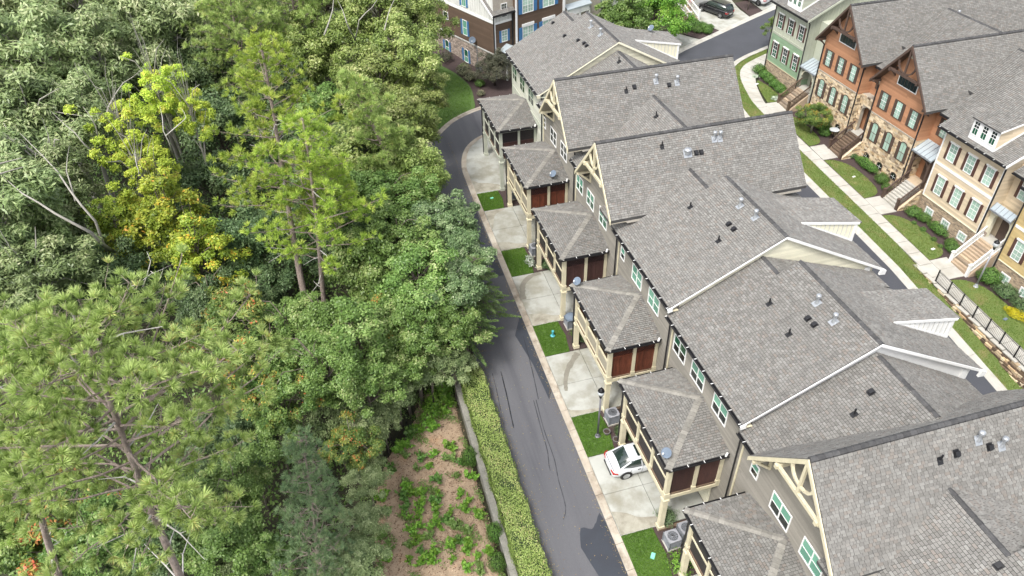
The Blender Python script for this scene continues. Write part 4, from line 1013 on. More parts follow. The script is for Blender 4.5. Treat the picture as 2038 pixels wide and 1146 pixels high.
# roof vents
VT = [('B','flue',21.44,42.25,10.99),('B','flue',22.90,42.06,10.77),('B','pipe',19.26,42.01,10.71),('B','box',19.87,42.15,10.87),('B','box',22.31,42.02,10.72),
('C','flue',21.89,34.85,10.39),('C','flue',22.25,34.83,10.37),('C','dome',20.04,34.48,9.96),('C','box',20.58,34.44,9.92),('C','box',20.90,34.43,9.91),('C','pipe',18.54,34.88,10.44),
('D','pipe',18.72,31.03,8.58),('D','flue',20.51,29.02,9.53),('D','flue',20.64,27.71,9.59),('D','box',19.56,28.30,9.02),('D','box',19.57,27.79,9.03),('D','pipe',18.68,27.67,8.55),
('E','pipe',18.86,22.80,8.12),('E','pipe',18.65,20.72,8.01),('E','flue',20.34,21.42,8.91),('E','flue',20.32,20.08,8.89),('E','box',19.65,20.93,8.54),('E','box',19.68,20.46,8.55),
('F','box',19.88,16.48,8.12),('F','pipe',18.88,16.00,7.59),('F','flue',21.66,12.78,8.73),('F','flue',22.62,12.49,8.39),('F','pipe',19.85,12.54,8.45),('F','box',20.60,12.61,8.53),('F','box',22.09,12.55,8.46),
('G','box',19.55,8.77,7.39),('A','flue',20.52,51.99,11.40),('A','flue',20.57,50.14,11.43),('A','box',18.89,56.06,10.53),('A','box',18.85,53.12,10.51),('A','box',19.30,51.32,10.75),('A','box',19.44,50.42,10.83),('A','box',19.44,49.89,10.83),
('B','pipe',20.56,46.44,10.83),('C','pipe',20.29,39.39,9.98)]
def vent(parent, kind, x, y, z, slope=(-SLP, 0)):
    n = Vector((slope[0], slope[1], 1)).normalized(); e = Vector((0, 1, 0)) if abs(slope[0]) > abs(slope[1]) else Vector((1, 0, 0)); s = n.cross(e); c = Vector((x, y, z)) + n*.03
    m = MB()
    def plate(w, h, t=.012):
        m.prism([c+e*a+s*b for a, b in ((-w, -h), (w, -h), (w, h), (-w, h))], n*t)
    if kind == 'flue':
        plate(.16, .2); m.lathe(c, [(.11, 0), (.07, .15), (.07, .36), (.12, .37), (.12, .47), (.09, .51), (.02, .53)], 12); return m.build('flue_vent', 'steel', parent)
    if kind == 'dome':
        plate(.26, .26); m.lathe(c, [(.2, 0), (.2, .16), (.23, .17), (.23, .26), (.17, .33), (.02, .36)], 16); return m.build('dome_vent', 'steel', parent)
    if kind == 'pipe':
        plate(.12, .15); m.lathe(c, [(.08, 0), (.04, .06), (.04, .34), (.03, .34)], 8); return m.build('vent_pipe', 'black', parent)
    plate(.13, .16); m.prism([c+e*a+s*b+n*.01 for a, b in ((-.1, -.1), (.1, -.1), (.1, .1), (-.1, .1))], n*.11); return m.build('box_vent', 'black', parent)
for k, kind, x, y, z in VT:
    g_ = UN[k]; gable = g_['kind'] == 'gable' and y < g_['yc']
    vent(UT[k], kind, x, y, z, (0, -1.17) if gable else (-SLP, 0))
# ================================================================ houses across the front street
AX = 43.3; AF = Fr((AX, 0, 0), (0, 1, 0), (-1, 0, 0))
def brickwork(poly, mat, parent, hint, e, seed, size=(.075, .2, .24), name='brick', t=(.006, .014), pick=0, vj=.0):
    return put(tiles(poly, e, hint, size[0], size[1], size[2], t[0], t[1], gap=.006, lap=False, seed=seed, vjit=vj, vgap=.008), name, mat, parent, pick, name)
def stonework(poly, parent, hint, e, seed, pick):
    return put(tiles(poly, e, hint, .17, .16, .42, .012, .05, gap=.012, lap=False, seed=seed, vjit=.35, vgap=.018), 'stone', 'stone', parent, pick, 'stone')
def arch_poly(fr, u0, u1, z0, z1, n, k=12):
    """points of an arched opening"""
    uc, r = (u0+u1)/2, (u1-u0)/2; zs_ = z1-r*.9
    return [fr.p(u0, n, z0)] + [fr.p(uc+math.cos(math.pi*(1-i/k))*r, n, zs_+math.sin(math.pi*i/k)*r*.9) for i in range(k+1)] + [fr.p(u1, n, z0)]
def arch_wall(fr, u0, u1, zb, zt, a0, a1, az, n, th, k=12):
    """wall with an arched opening, as thick columns of quads"""
    m = MB(); uc, r = (a0+a1)/2, (a1-a0)/2; zs_ = az-r*.9
    m.box((u0, n-th, zb), (a0, n, zt), fr); m.box((a1, n-th, zb), (u1, n, zt), fr)
    for i in range(k):
        t0, t1 = math.pi*(1-i/k), math.pi*(1-(i+1)/k); ua, ub = uc+math.cos(t0)*r, uc+math.cos(t1)*r; za, zb_ = zs_+math.sin(t0)*r*.9, zs_+math.sin(t1)*r*.9
        m.prism([fr.p(ua, n, za), fr.p(ub, n, zb_), fr.p(ub, n, zt), fr.p(ua, n, zt)], fr.n*(-th))
    return m
def stairs(parent, y0, y1, x0, x1, ztop, tread, rail, rail_name='white', side=None, stringer='mortar'):
    zb = gp(x0, (y0+y1)/2)+.08; n = max(3, round((ztop-zb)/.165)); dx = (x1-x0)/n; dzs = (ztop-zb)/n
    for i in range(n):
        B('step', tread, (x0+i*dx-.03, y0, zb-.6), (x0+(i+1)*dx if i < n-1 else x1, y1, zb+(i+1)*dzs), parent) if i == 0 else B('step', tread, (x0+i*dx-.03, y0, zb+i*dzs-.06), (x0+(i+1)*dx, y1, zb+(i+1)*dzs), parent)
    m = MB(); m.prism([(x0, y0-.02, zb-.7), (x1, y0-.02, zb-.7), (x1, y0-.02, ztop-.1), (x0+.1, y0-.02, zb-.02)], (0, -.22, 0)); m.prism([(x0, y1+.02, zb-.7), (x1, y1+.02, zb-.7), (x1, y1+.02, ztop-.1), (x0+.1, y1+.02, zb-.02)], (0, .22, 0)); sw = m.build('side_wall', side or 'mortar', parent)
    if side == 'stone':
        for yy, h in ((y0-.24, -1),): stonework([(x0, yy, zb-.5), (x1, yy, zb-.5), (x1, yy, ztop-.1), (x0+.1, yy, zb-.02)], sw, (0, h, 0), (1, 0, 0), 5, 0)
    for yy in (y0-.1, y1+.1):
        r = MB(); r.box((x0-.1, yy-.09, zb-.3), (x0+.09, yy+.09, zb+.85)); r.box((x0-.13, yy-.12, zb+.85), (x0+.12, yy+.12, zb+.92)); r.build('newel_post', rail, parent)
        r = MB(); r.beam((x0, yy, zb+.76), (x1+.25, yy, ztop+.86), .09, .08); r.beam((x0, yy, zb+.14), (x1+.25, yy, ztop+.16), .06, .06); h = r.build('hand_rail', rail, parent)
        r = MB(); q = int((x1-x0)/.11)
        for i in range(1, q+2):
            x = x0+.06+i*.11; z = zb+(x-x0)/(x1-x0)*(ztop-zb); r.box((x-.018, yy-.018, z+.12), (x+.018, yy+.018, z+.76))
        stuff(r.build('baluster', rail, parent))
def awning(parent, y0, y1, z0, z1, x0, x1, name='porch_roof'):
    """metal roof: low edge x0,z0, high edge x1,z1"""
    m = MB(); m.prism([(x0, y0, z0), (x0, y1, z0), (x1, y1, z1), (x1, y0, z1)], (0, 0, -.07)); r = m.build(name, 'metalroof', parent)
    m = MB(); y = y0+.02
    while y <= y1+.01: m.beam((x0, y, z0+.02), (x1, y, z1+.02), .025, .04); y += (y1-y0-.04)/max(3, int((y1-y0)/.36))
    m.build('seam', 'acgrey', r); B('drip_edge', 'acgrey', (x0-.05, y0-.03, z0-.12), (x0, y1+.03, z0-.0), r)
def across(key, label, siding, kind, yc=None):
    y0, y1, g = AY[key]; t = emp('townhouse', label, 'townhouse', (AX, y0, g), 'row of townhouses across the front street')
    ry0, ry1 = y0-2.2, y0            # recessed entry bay on the near side
    ze = g+7.43; orange = kind == 'gable'
    b0 = g+1.72; b1 = g+4.55         # top of basement, floor band
    shell = B('wall', siding if not orange else 'mortar', (AX+.02, y0, g-1.2), (55, y1, ze), t)
    rec = B('entry_wall', siding if key != 'green' else 'palegreen', (AX+1.12, ry0, g-1.2), (55, ry1-.001, ze-.3), t)
    ls = lambda za, zb, m, hint=(-1, 0, 0), x=AX, a=y0, b=y1: lap_wall([(x, a, za), (x, b, za), (x, b, zb), (x, a, zb)], 'lap_siding', m, shell, hint, (0, 1, 0), .15)
    if orange:
        hw = 3.2; pk = g+11.05; zf = pk-1.2*hw
        m = MB(); m.prism([(AX+.02, yc-2.95, ze), (AX+.02, yc+2.95, ze), (AX+.02, yc, pk-.25)], (12, 0, 0)); m.build('gable_wall', siding, t)
        ls(b1-.15, ze, 'orange'); lap_wall([(AX, yc-2.8, ze), (AX, yc+2.8, ze), (AX, yc, pk-.3)], 'lap_siding', 'orange', shell, (-1, 0, 0), (0, 1, 0), .15)
        stonework([(AX, y0, g-.4), (AX, y1, g-.4), (AX, y1, b1-.15), (AX, y0, b1-.15)], shell, (-1, 0, 0), (0, 1, 0), 21 if key == 'far' else 33, 300)
        B('stone_band', 'mortar', (y0, .0, b1-.16), (y1, .05, b1-.06), t, AF)
        lap_wall([(AX+.01, y0-.002, b1-.15), (AX+1.12, y0-.002, b1-.15), (AX+1.12, y0-.002, ze), (AX+.01, y0-.002, ze)], 'lap_siding', 'orange', shell, (0, -1, 0), (1, 0, 0), .15)
        stonework([(AX+.01, y0-.002, g-.4), (AX+1.12, y0-.002, g-.4), (AX+1.12, y0-.002, b1-.15), (AX+.01, y0-.002, b1-.15)], shell, (0, -1, 0), (1, 0, 0), 8, 0)
        # roof
        xa, xb = AX-.7, 59.5; ye = g+6.95
        P = [[(xa, yc-hw, zf), (xb, yc-hw, zf), (xb, yc, pk), (xa, yc, pk)], [(xa, yc+hw, zf), (xa, yc, pk), (xb, yc, pk), (xb, yc+hw, zf)]]
        E_ = [(1, 0, 0)]*2; xr = 51.2; zr = ye+.45*(xr-44.0); fa = yc-1.0; q0 = ry0-2.2 if key == 'far' else ry0-.7
        P += [[(44.0, q0, ye), (44.0, yc-hw+.1, ye), (xr, yc-hw+.1, zr), (xr, q0, zr)], [(46.5, yc-hw+.1, ye+.45*2.5), (46.5, yc-2, ye+.45*2.5), (xr, yc-1.2, zr), (xr, yc-hw+.1, zr)], [(xr, q0, zr), (xr, yc-1.2, zr), (58.5, yc-1.2, zr-.45*7.3), (58.5, q0, zr-.45*7.3)]]; E_ += [(0, 1, 0)]*3
        r = roof(t, P, E_, 'shingle_far', seed=ord(key[0])*5, expo=.13, widths=(.14, .28)); ridge_line(r, (xa, yc, pk), (xb, yc, pk)); ridge_line(r, (xr, q0, zr), (xr, yc-1.3, zr))
        gutter(t, (44.0, ry0, ye-.03), (44.0, yc-hw, ye-.03), (-1, 0, 0), hangers=False)
        m = MB()
        for s in (-1, 1): m.prism([(xa-.02, yc, pk-.02), (xa-.02, yc+s*(hw+.03), zf-.02), (xa-.02, yc+s*(hw+.03), zf-.26), (xa-.02, yc, pk-.29)], (-.07, 0, 0))
        m.build('rake_board', 'brownwood', t)
        m = MB()
        for s in (-1, 1): m.prism([(xa, yc, pk-.22), (xa, yc+s*hw, zf-.22), (xa, yc+s*hw, zf-.25), (xa, yc, pk-.25)], (AX-xa, 0, 0))
        m.build('soffit', 'brownwood', t)
        tz = pk-2.0; w = 2.0/1.2
        m = MB(); m.box((xa-.06, yc-w+.05, tz-.42), (xa+.1, yc+w-.05, tz-.24)); m.build('collar_beam', 'brownwood', t)
        m = MB(); m.box((xa-.03, yc-.07, tz-.24), (xa+.09, yc+.07, pk-.3)); m.build('king_post', 'brownwood', t)
        for s in (-1, 1):
            m = MB(); pts = [Vector((xa+.03, yc+s*(.06+.85*math.sin(a)), tz-.2+.85*(1-math.cos(a)))) for a in (0, .4, .8, 1.2, 1.5)]
            for i in range(4): m.beam(pts[i], pts[i+1], .11, .12, (1, 0, 0))
            m.build('truss_brace', 'brownwood', t)
            m = MB(); yb = yc+s*(w-.15); m.box((xa-.1, yb-.09, tz-.5), (AX+.02, yb+.09, tz-.3)); m.beam((xa+.2, yb, tz-.5), (AX, yb, tz-1.0), .1, .12); m.build('bracket', 'brownwood', t)
            m = MB(); yb = yc+s*(hw-.35); zb = zf+.35*1.2-.45; m.box((xa-.05, yb-.08, zb-.1), (AX+.02, yb+.08, zb+.08)); m.beam((xa+.25, yb, zb-.08), (AX, yb, zb-.55), .09, .1); m.build('bracket', 'brownwood', t)
        m = MB(); m.prism([(AX-.012, yc-.85, pk-1.25), (AX-.012, yc+.85, pk-1.25), (AX-.012, yc, pk-.35)], (-.02, 0, 0)); m.build('gable_panel', 'creamwall', t)
        # attic triple window
        window(t, AF, yc-1.02, yc+1.02, g+7.62, g+8.36, .02, 'white', 'gpale' if False else 'gdark', 'gdark', 3, .06, None, muntin=(6, 1), rows=1, frame2='white', muntin_mat='brownwood')
        for o_, (a, b) in enumerate(((1.72, .0), (0, 0), (-1.72, 0))):
            c = yc+.1+a
            window(t, AF, c-.31, c+.31, g+5.12, g+6.42, .02, 'brownwood', 'gpale', 'gpale', 1, .05, 'brownwood', muntin=(2, 4), frame2='white')
            window(t, AF, c-.31, c+.31, g+2.28, g+3.62, .035, 'brownwood', 'gpale', 'gpale', 1, .06, 'brownwood', arch=True, muntin=(2, 4 if key == 'far' else 2), frame2='white' if key == 'far' else 'brownwood')
            if key == 'near' or o_ != 1: window(t, AF, c-.27, c+.27, g+.56, g+.92, .03, 'brownwood', 'gdark', 'gdark', 1, .06, None, arch=True, muntin=(2, 2), rows=1, frame2='white')
        # recess
        RX = AX+1.12; RF = Fr((RX, 0, 0), (0, 1, 0), (-1, 0, 0))
        lap_wall([(RX-.002, ry0, b1-.1), (RX-.002, ry1, b1-.1), (RX-.002, ry1, ye), (RX-.002, ry0, ye)], 'lap_siding', 'orange', rec, (-1, 0, 0), (0, 1, 0), .15)
        window(t, RF, ry0+.75, ry0+1.4, g+5.1, g+6.4, .02, 'brownwood', 'gpale', 'gpale', 1, .05, 'brownwood', muntin=(2, 4), frame2='white')
        zt = g+1.25
        if key == 'far':
            m = arch_wall(Fr((AX+.45, 0, 0), (0, 1, 0), (-1, 0, 0)), ry0, ry1, g-.6, b1-.1, ry0+.45, ry1-.45, zt+2.35, 0, .3); aw = m.build('entry_arch', 'mortar', t)
            for u0_, u1_ in ((ry0, ry0+.44), (ry1-.44, ry1)): stonework([(AX+.448, u0_, g-.4), (AX+.448, u1_, g-.4), (AX+.448, u1_, b1-.1), (AX+.448, u0_, b1-.1)], aw, (-1, 0, 0), (0, 1, 0), 9, 0)
            stonework([(AX+.448, ry0+.44, zt+2.4), (AX+.448, ry1-.44, zt+2.4), (AX+.448, ry1-.44, b1-.1), (AX+.448, ry0+.44, b1-.1)], aw, (-1, 0, 0), (0, 1, 0), 10, 0)
            B('entry_ceiling', 'mortar', (AX+.46, ry0, b1-.3), (AX+1.12, ry1, b1-.12), t)
        else:
            awning(t, ry0+.1, ry1+.0, g+3.75, g+4.45, AX-.05, AX+1.1)
            for yy in (ry0+.28, ry1-.15):
                m = MB(); m.box((AX+.05, yy-.09, zt), (AX+.23, yy+.09, g+3.6)); m.build('porch_post', 'brownwood', t)
            m = arch_wall(Fr((AX+.06, 0, 0), (0, 1, 0), (-1, 0, 0)), ry0+.37, ry1-.24, g+3.4, g+3.66, ry0+.4, ry1-.3, g+3.6, 0, .1); m = MB()
            for i in range(8):
                a0, a1 = math.pi*i/8, math.pi*(i+1)/8; uc = (ry0+ry1)/2+.06; rr = .78
                m.beam((AX+.14, uc+math.cos(a0)*rr, g+2.85+.65*math.sin(a0)), (AX+.14, uc+math.cos(a1)*rr, g+2.85+.65*math.sin(a1)), .1, .12, (1, 0, 0))
            m.build('entry_arch', 'brownwood', t)
        B('front_door', 'brownwood', (ry0+.6, .01, zt), (ry1-.6, .07, zt+2.0), t, RF)
        B('landing', 'walk' if key == 'far' else 'brick', (AX+.0, ry0+.02, g-1), (RX, ry1-.02, zt), t)
        stairs(t, ry0+.3, ry1-.45, 41.6, AX-.002, zt, 'timber' if key == 'far' else 'walk', 'brownwood', side='stone')
        pipe(t, [(AX-.55, yc+hw-.1, zf-.1), (AX-.07, y1-.05, zf-.5), (AX-.07, y1-.05, g)], .06); pipe(t, [(AX-.06, y0+.06, ze-.6), (AX-.06, y0+.06, g)], .06)
    else:
        up_m, lo_m = {'green': ('palegreen', 'green'), 'beige': ('beige', 'beige'), 'yellow': ('yellow', 'yellow')}[key]
        band = {'green': 'palegreen', 'beige': 'white', 'yellow': 'white'}[key]
        if key == 'green': shellp = B('board_wall', 'palegreen', (AX-.0, y0, b1-.1), (AX+.02, y1, ze), t); batten_wall(AF, y0, y1, b1+.1, ze-.1, 0.002, t, 'palegreen')
        else: ls(b1+.1, ze, up_m)
        ls(b0, b1-.1, lo_m)
        B('band', band, (y0, .0, b1-.1), (y1, .045, b1+.1), t, AF)
        brickwork([(AX, y0, g-.5), (AX, y1, g-.5), (AX, y1, b0-.06), (AX, y0, b0-.06)], 'brick' if key != 'green' else 'brick', shell, (-1, 0, 0), (0, 1, 0), 3)
        B('water_table', 'creamwall' if key != 'green' else 'brick', (y0, .0, b0-.06), (y1, .06, b0), t, AF)
        for yy in (y0+.06, y1-.06): B('corner_board', 'white' if key == 'beige' else up_m, (yy-.06, .021, b0), (yy+.06, .05, ze-.1), t, AF)
        yc_ = (y0+y1)/2-.08; shut = 'maroon'
        for a in (1.72, 0, -1.72):
            c = yc_+a
            window(t, AF, c-.32, c+.32, g+5.2, g+6.45, .018, 'white', 'gpale' if key != 'green' else 'gdark', 'gpale' if key != 'green' else 'ggreen', 1, .05 if key != 'green' else .03, shut, muntin=(2, 4), head='white', frame2='white')
            window(t, AF, c-.32, c+.32, g+2.4, g+3.75, .018, 'white', 'gpale' if key != 'green' else 'gdark', 'gpale' if key != 'green' else 'ggreen', 1, .05 if key != 'green' else .03, shut, muntin=(2, 4), head='white', frame2='white')
            if key != 'green': window(t, AF, c-.3, c+.3, g+.48, g+.98, .02, 'white', 'gpale', 'gpale', 1, .1, None, muntin=(3, 2), rows=1, frame2='white')
        # roof: eaves to the street
        xe = AX-.55; xr = 51; zr = ze+.53*(xr-xe); fy = y1+.35; ny = y0-.28
        if key == 'green': fy = y1+.4
        if key == 'yellow': ny = y0+3
        P = [[(xe, ny, ze), (xe, fy, ze), (xr, fy, zr), (xr, ny, zr)], [(xr, ny, zr), (xr, fy, zr), (59, fy, zr-.53*8), (59, ny, zr-.53*8)]]; E_ = [(0, 1, 0)]*2
        r = roof(t, P, E_, 'shingle_far', seed=ord(key[1])*5, expo=.13, widths=(.14, .28)); ridge_line(r, (xr, ny, zr), (xr, fy, zr)); gutter(t, (xe, ny, ze-.03), (xe, fy, ze-.03), (-1, 0, 0), hangers=key == 'beige')
        B('eave_board', 'white' if key != 'green' else 'palegreen', (xe, ny+.1, ze-.2), (AX+.02, fy-.1, ze-.17), t)
        m = MB(); m.prism([(xe, ny-.02, ze), (xr, ny-.02, zr), (xr, ny-.02, zr-.22), (xe, ny-.02, ze-.2)], (0, -.06, 0)); m.build('rake_board', 'white' if key != 'green' else 'palegreen', t)
        # side wall above the recess
        sw_ = [(AX+.02, y0-.002, b0), (54.9, y0-.002, b0), (54.9, y0-.002, zr-.53*4), (xr, y0-.002, zr-.15), (AX+.02, y0-.002, ze+.1)]
        m = MB(); m.prism(sw_, (0, .05, 0)); sw = m.build('side_wall', up_m, t)
        if key == 'green':
            fr = Fr((0, y0-.002, 0), (1, 0, 0), (0, -1, 0)); batten_wall(fr, AX+.1, 54, b0, 0, 0, t, 'palegreen', .34, lambda u: ze-.0+.53*(u-xe)-.3 if u < xr else ze)
        else: lap_wall(sw_, 'lap_siding', up_m, sw, (0, -1, 0), (1, 0, 0), .15)
        # dormer
        d0, d1 = {'green': (57.9, 60.05), 'beige': (34.15, 36.45), 'yellow': (28.9, 30.0)}[key]; xd = AX-.25; zb = ze+.53*(xd-xe); zt_ = zb+1.55; sl = .24; xm = (xd*0+ (zt_-sl*xd-ze+.53*xe)/(.53-sl))
        if key != 'yellow':
            m = MB(); m.box((xd, d0, zb-.1), (xd+.12, d1, zt_)); m.prism([(xd+.12, d0, zb+.0), (xm, d0, ze+.53*(xm-xe)-.05), (xd+.12, d0, zt_)], (0, .1, 0)); m.prism([(xd+.12, d1-.1, zb+.0), (xm, d1-.1, ze+.53*(xm-xe)-.05), (xd+.12, d1-.1, zt_)], (0, .1, 0)); dw = m.build('dormer_wall', 'white', t)
            roof(t, [[(xd-.15, d0-.12, zt_-.02), (xd-.15, d1+.12, zt_-.02), (xm, d1+.12, zt_+sl*(xm-xd)), (xm, d0-.12, zt_+sl*(xm-xd))]], [(0, 1, 0)], 'shingle_far', th=.07, name='dormer_roof', expo=.14)
            m = MB(); m.prism([(xd-.15, d0-.13, zt_+.01), (xm, d0-.13, zt_+sl*(xm-xd)+.02), (xm, d0-.13, zt_+sl*(xm-xd)-.1), (xd-.15, d0-.13, zt_-.11)], (0, -.03, 0)); m.beam((xd+.0, d0-.02, zb+.1), (xm, d0-.02, ze+.53*(xm-xe)+.1), .04, .14); m.build('dormer_trim', 'white', t)
            lap_wall([(xd+.05, d0-.003, zb+.15), (xm-.3, d0-.003, ze+.53*(xm-.3-xe)+.1), (xd+.05, d0-.003, zt_-.1)], 'lap_siding', 'beige' if key == 'beige' else 'palegreen', dw, (0, -1, 0), (1, 0, 0), .15)
            DF = Fr((xd, 0, 0), (0, 1, 0), (-1, 0, 0))
            for i in range(3):
                c = d0+(d1-d0)*(i+.5)/3
                f = window(t, DF, c-.21, c+.21, zb+.42, zb+1.32, .0, 'white', 'gdark', 'ggreen', 1, .04, None, muntin=(2, 1), frame2='white'); m = MB(); m.box((c-.21, .018, zb+1.08), (c+.21, .03, zb+1.11), DF); m.build('muntin', 'white', f)
        RX = AX+1.0; RF = Fr((RX, 0, 0), (0, 1, 0), (-1, 0, 0)); zt = g+1.62 if key != 'green' else g+1.2
        if key == 'green':
            awning(t, ry0-.2, ry1+.0, g+3.2, g+4.2, AX-.1, AX+2.0)
            for yy in (ry0+.05, ry1-.2):
                m = MB(); m.box((AX+.05, yy-.09, zt), (AX+.22, yy+.09, g+3.1)); m.build('porch_post', 'palegreen', t)
            m = MB(); uc = (ry0+ry1)/2-.05
            for i in range(8):
                a0, a1 = math.pi*i/8, math.pi*(i+1)/8; m.beam((AX+.13, uc+math.cos(a0)*.85, g+2.35+.65*math.sin(a0)), (AX+.13, uc+math.cos(a1)*.85, g+2.35+.65*math.sin(a1)), .1, .12, (1, 0, 0))
            m.build('entry_arch', 'creamwall', t)
        else:
            lap_wall([(RX-.002+.1, ry0, b1-.5), (RX+.098, ry1, b1-.5), (RX+.098, ry1, ze-.6), (RX+.098, ry0, ze-.6)], 'lap_siding', up_m, rec, (-1, 0, 0), (0, 1, 0), .15)
            window(t, RF, ry0+.75, ry0+1.4, g+5.0, g+6.2, -.08, 'white', 'gpale', 'gpale', 1, .05, 'maroon', muntin=(2, 4), head='white', frame2='white')
            m = arch_wall(Fr((AX+.35, 0, 0), (0, 1, 0), (-1, 0, 0)), ry0, ry1, g-.2, b1-.75, ry0+.42, ry1-.42, zt+2.1, 0, .28); m.build('entry_arch', 'creamwall', t)
            awning(t, ry0+.25, ry1-.1, g+3.92, g+4.35, AX+.0, AX+.36); B('entry_ceiling', 'creamwall', (AX+.36, ry0, b1-.95), (AX+1.1, ry1, b1-.76), t)
            for a, b in ((ry0-.0, ry0+.42), (ry1-.42, ry1)): 
                q = [(AX+.345, a, g-.3), (AX+.345, b, g-.3), (AX+.345, b, zt+.35), (AX+.345, a, zt+.35)]; brickwork(q, 'palebrick', t, (-1, 0, 0), (0, 1, 0), 4)
            # lower recess roof
            P = [[(AX+.3, ry0-.5, ze-.55), (AX+.3, ry1-.3, ze-.55), (51, ry1-.3, ze-.55+.53*7.4), (51, ry0-.5, ze-.55+.53*7.4)]]; roof(t, P, [(0, 1, 0)], 'shingle_far', seed=4, name='entry_roof', expo=.14); gutter(t, (AX+.3, ry0-.5, ze-.58), (AX+.3, ry1-.3, ze-.58), (-1, 0, 0), hangers=False)
        B('front_door', 'brownwood', (ry0+.65, .01, zt), (ry1-.65, .06, zt+1.95), t, RF)
        B('landing', 'walk', (AX, ry0+.02, g-1), (RX, ry1-.02, zt), t)
        if key != 'yellow': stairs(t, ry0+.35, ry1-.4, 41.5, AX-.002, zt, 'brick', 'white' if key == 'beige' else 'timber', side='brick')
        pipe(t, [(AX-.45, y0-.1, ze-.1), (AX-.06, y0-.02, ze-.45), (AX-.06, y0-.02, g)], .06)
        if key != 'beige': pipe(t, [(AX-.45, y1+.1, ze-.1), (AX-.06, y1+.0, ze-.45), (AX-.06, y1+.0, g)], .06)
    return t
TG = across('green', 'green and pale boarded townhouse with dark red shutters at the street bend', 'green', 'flat')
TO1 = across('far', 'orange gabled stone-fronted townhouse beside the green house, small tree in front', 'orange', 'gable', 51.1)
TO2 = across('near', 'orange gabled stone-fronted townhouse next to the beige house, clipped hedge in front', 'orange', 'gable', 43.4)
TB = across('beige', 'beige sided townhouse with white three-window dormer and dark shutters', 'beige', 'flat')
TY = across('yellow', 'golden yellow townhouse cut off by the right edge of the photo', 'yellow', 'flat')
vent(TO1, 'flue', 52.2, 49.6, 9.35, (0, -1.2)); vent(TO2, 'flue', 54.6, 42.1, 9.1, (0, -1.2))
# the rear of another terrace beyond the orange roofs, with a white deck
g8 = gp(0, 56)
t = emp('house', 'pale house with white railed deck at the top right corner behind the orange houses', 'house', (64, 56, g8))
B('wall', 'palegreen', (63.5, 50, g8), (72, 62, g8+9), t); B('deck', 'white', (60.6, 50.5, g8+4.6), (63.5, 58.5, g8+4.85), t)
m = MB(); m.box((60.6, 50.5, g8+5.5), (60.68, 58.5, g8+5.58)); m.box((60.6, 50.5, g8+5.5), (63.5, 50.58, g8+5.58)); 
for i in range(54): m.box((60.62, 50.55+i*.15, g8+4.85), (60.66, 50.6+i*.15, g8+5.5))
for i in range(19): m.box((60.7+i*.15, 50.52, g8+4.85), (60.74+i*.15, 50.56, g8+5.5))
m.build('deck_railing', 'white', t)
for yy in (50.7, 54.5, 58.3): B('deck_post', 'brownwood', (60.7, yy-.12, g8-.2), (60.94, yy+.12, g8+4.6), t)
B('garage_door', 'offwhite', (63.42, 51.5, g8+.1), (63.5, 54.5, g8+2.4), t)
sheet('rear_drive', 'concrete', [(57, 30), (64, 30), (64, 66), (57, 66)], .02)

# ================================================================ brown house at the end of the alley
BO = Vector((16.9, 67.9, 0)); BL = Fr(BO, (-.38, .925, 0), (-.925, -.38, 0)); BR = Fr(BO, (.925, .38, 0), (.38, -.925, 0))
t = emp('brown_house', 'dark brown house with blue shutters and pale brick base at the alley end', 'house', (16.9, 67.9, 1.1))
def fbox(fr, a, b, mat, name='wall'): m = MB(); m.box(a, b, fr); return m.build(name, mat, t)
m = MB(); m.prism([BL.p(0, 0, 0), BL.p(13.0, 0, 0), BL.p(13.0, 0, 0)+BR.u*14, BR.p(14, 0, 0)], (0, 0, 11)); shell = m.build('wall', 'mortar', t)
def fq(fr, u0, u1, z0, z1, n=.004): return [fr.p(u0, n, z0), fr.p(u1, n, z0), fr.p(u1, n, z1), fr.p(u0, n, z1)]
put(tiles(fq(BL, 0, 13, .6, 3.7), BL.u, BL.n, .085, .2, .26, .006, .014, .006, False, 3, 0, .008), 'brick', 'palebrick', shell)
lap_wall(fq(BL, 0, 12.3, 3.8, 6.72), 'lap_siding', 'brownside', shell, BL.n, BL.u, .17)
fbox(BL, (0, 0, 3.7), (12.6, .07, 3.83), 'offwhite', 'band'); fbox(BL, (0, 0, 6.72), (12.6, .06, 6.95), 'white', 'band')
m = MB(); m.box((0, 0, 6.95), (13, .012, 11), BL); bw = m.build('board_wall', 'offwhite', t); batten_wall(BL, 0, 13, 6.95, 10.9, .012, t, 'offwhite', .38)
fbox(BL, (12.3, 0, 3.83), (12.65, .08, 11), 'white', 'corner_board')
lap_wall(fq(BR, .2, 2.35, 3.6, 6.6), 'lap_siding', 'brownside', shell, BR.n, BR.u, .15)
fbox(BR, (0, 0, 1), (.2, .06, 7.7), 'white', 'corner_board'); fbox(BR, (.2, 0, 6.6), (2.3, .05, 6.8), 'white', 'band'); m = MB(); m.box((0, 0, 6.8), (2.35, .012, 7.6), BR); m.build('board_wall', 'offwhite', t); batten_wall(BR, .2, 2.3, 6.8, 7.6, .012, t, 'offwhite', .35)
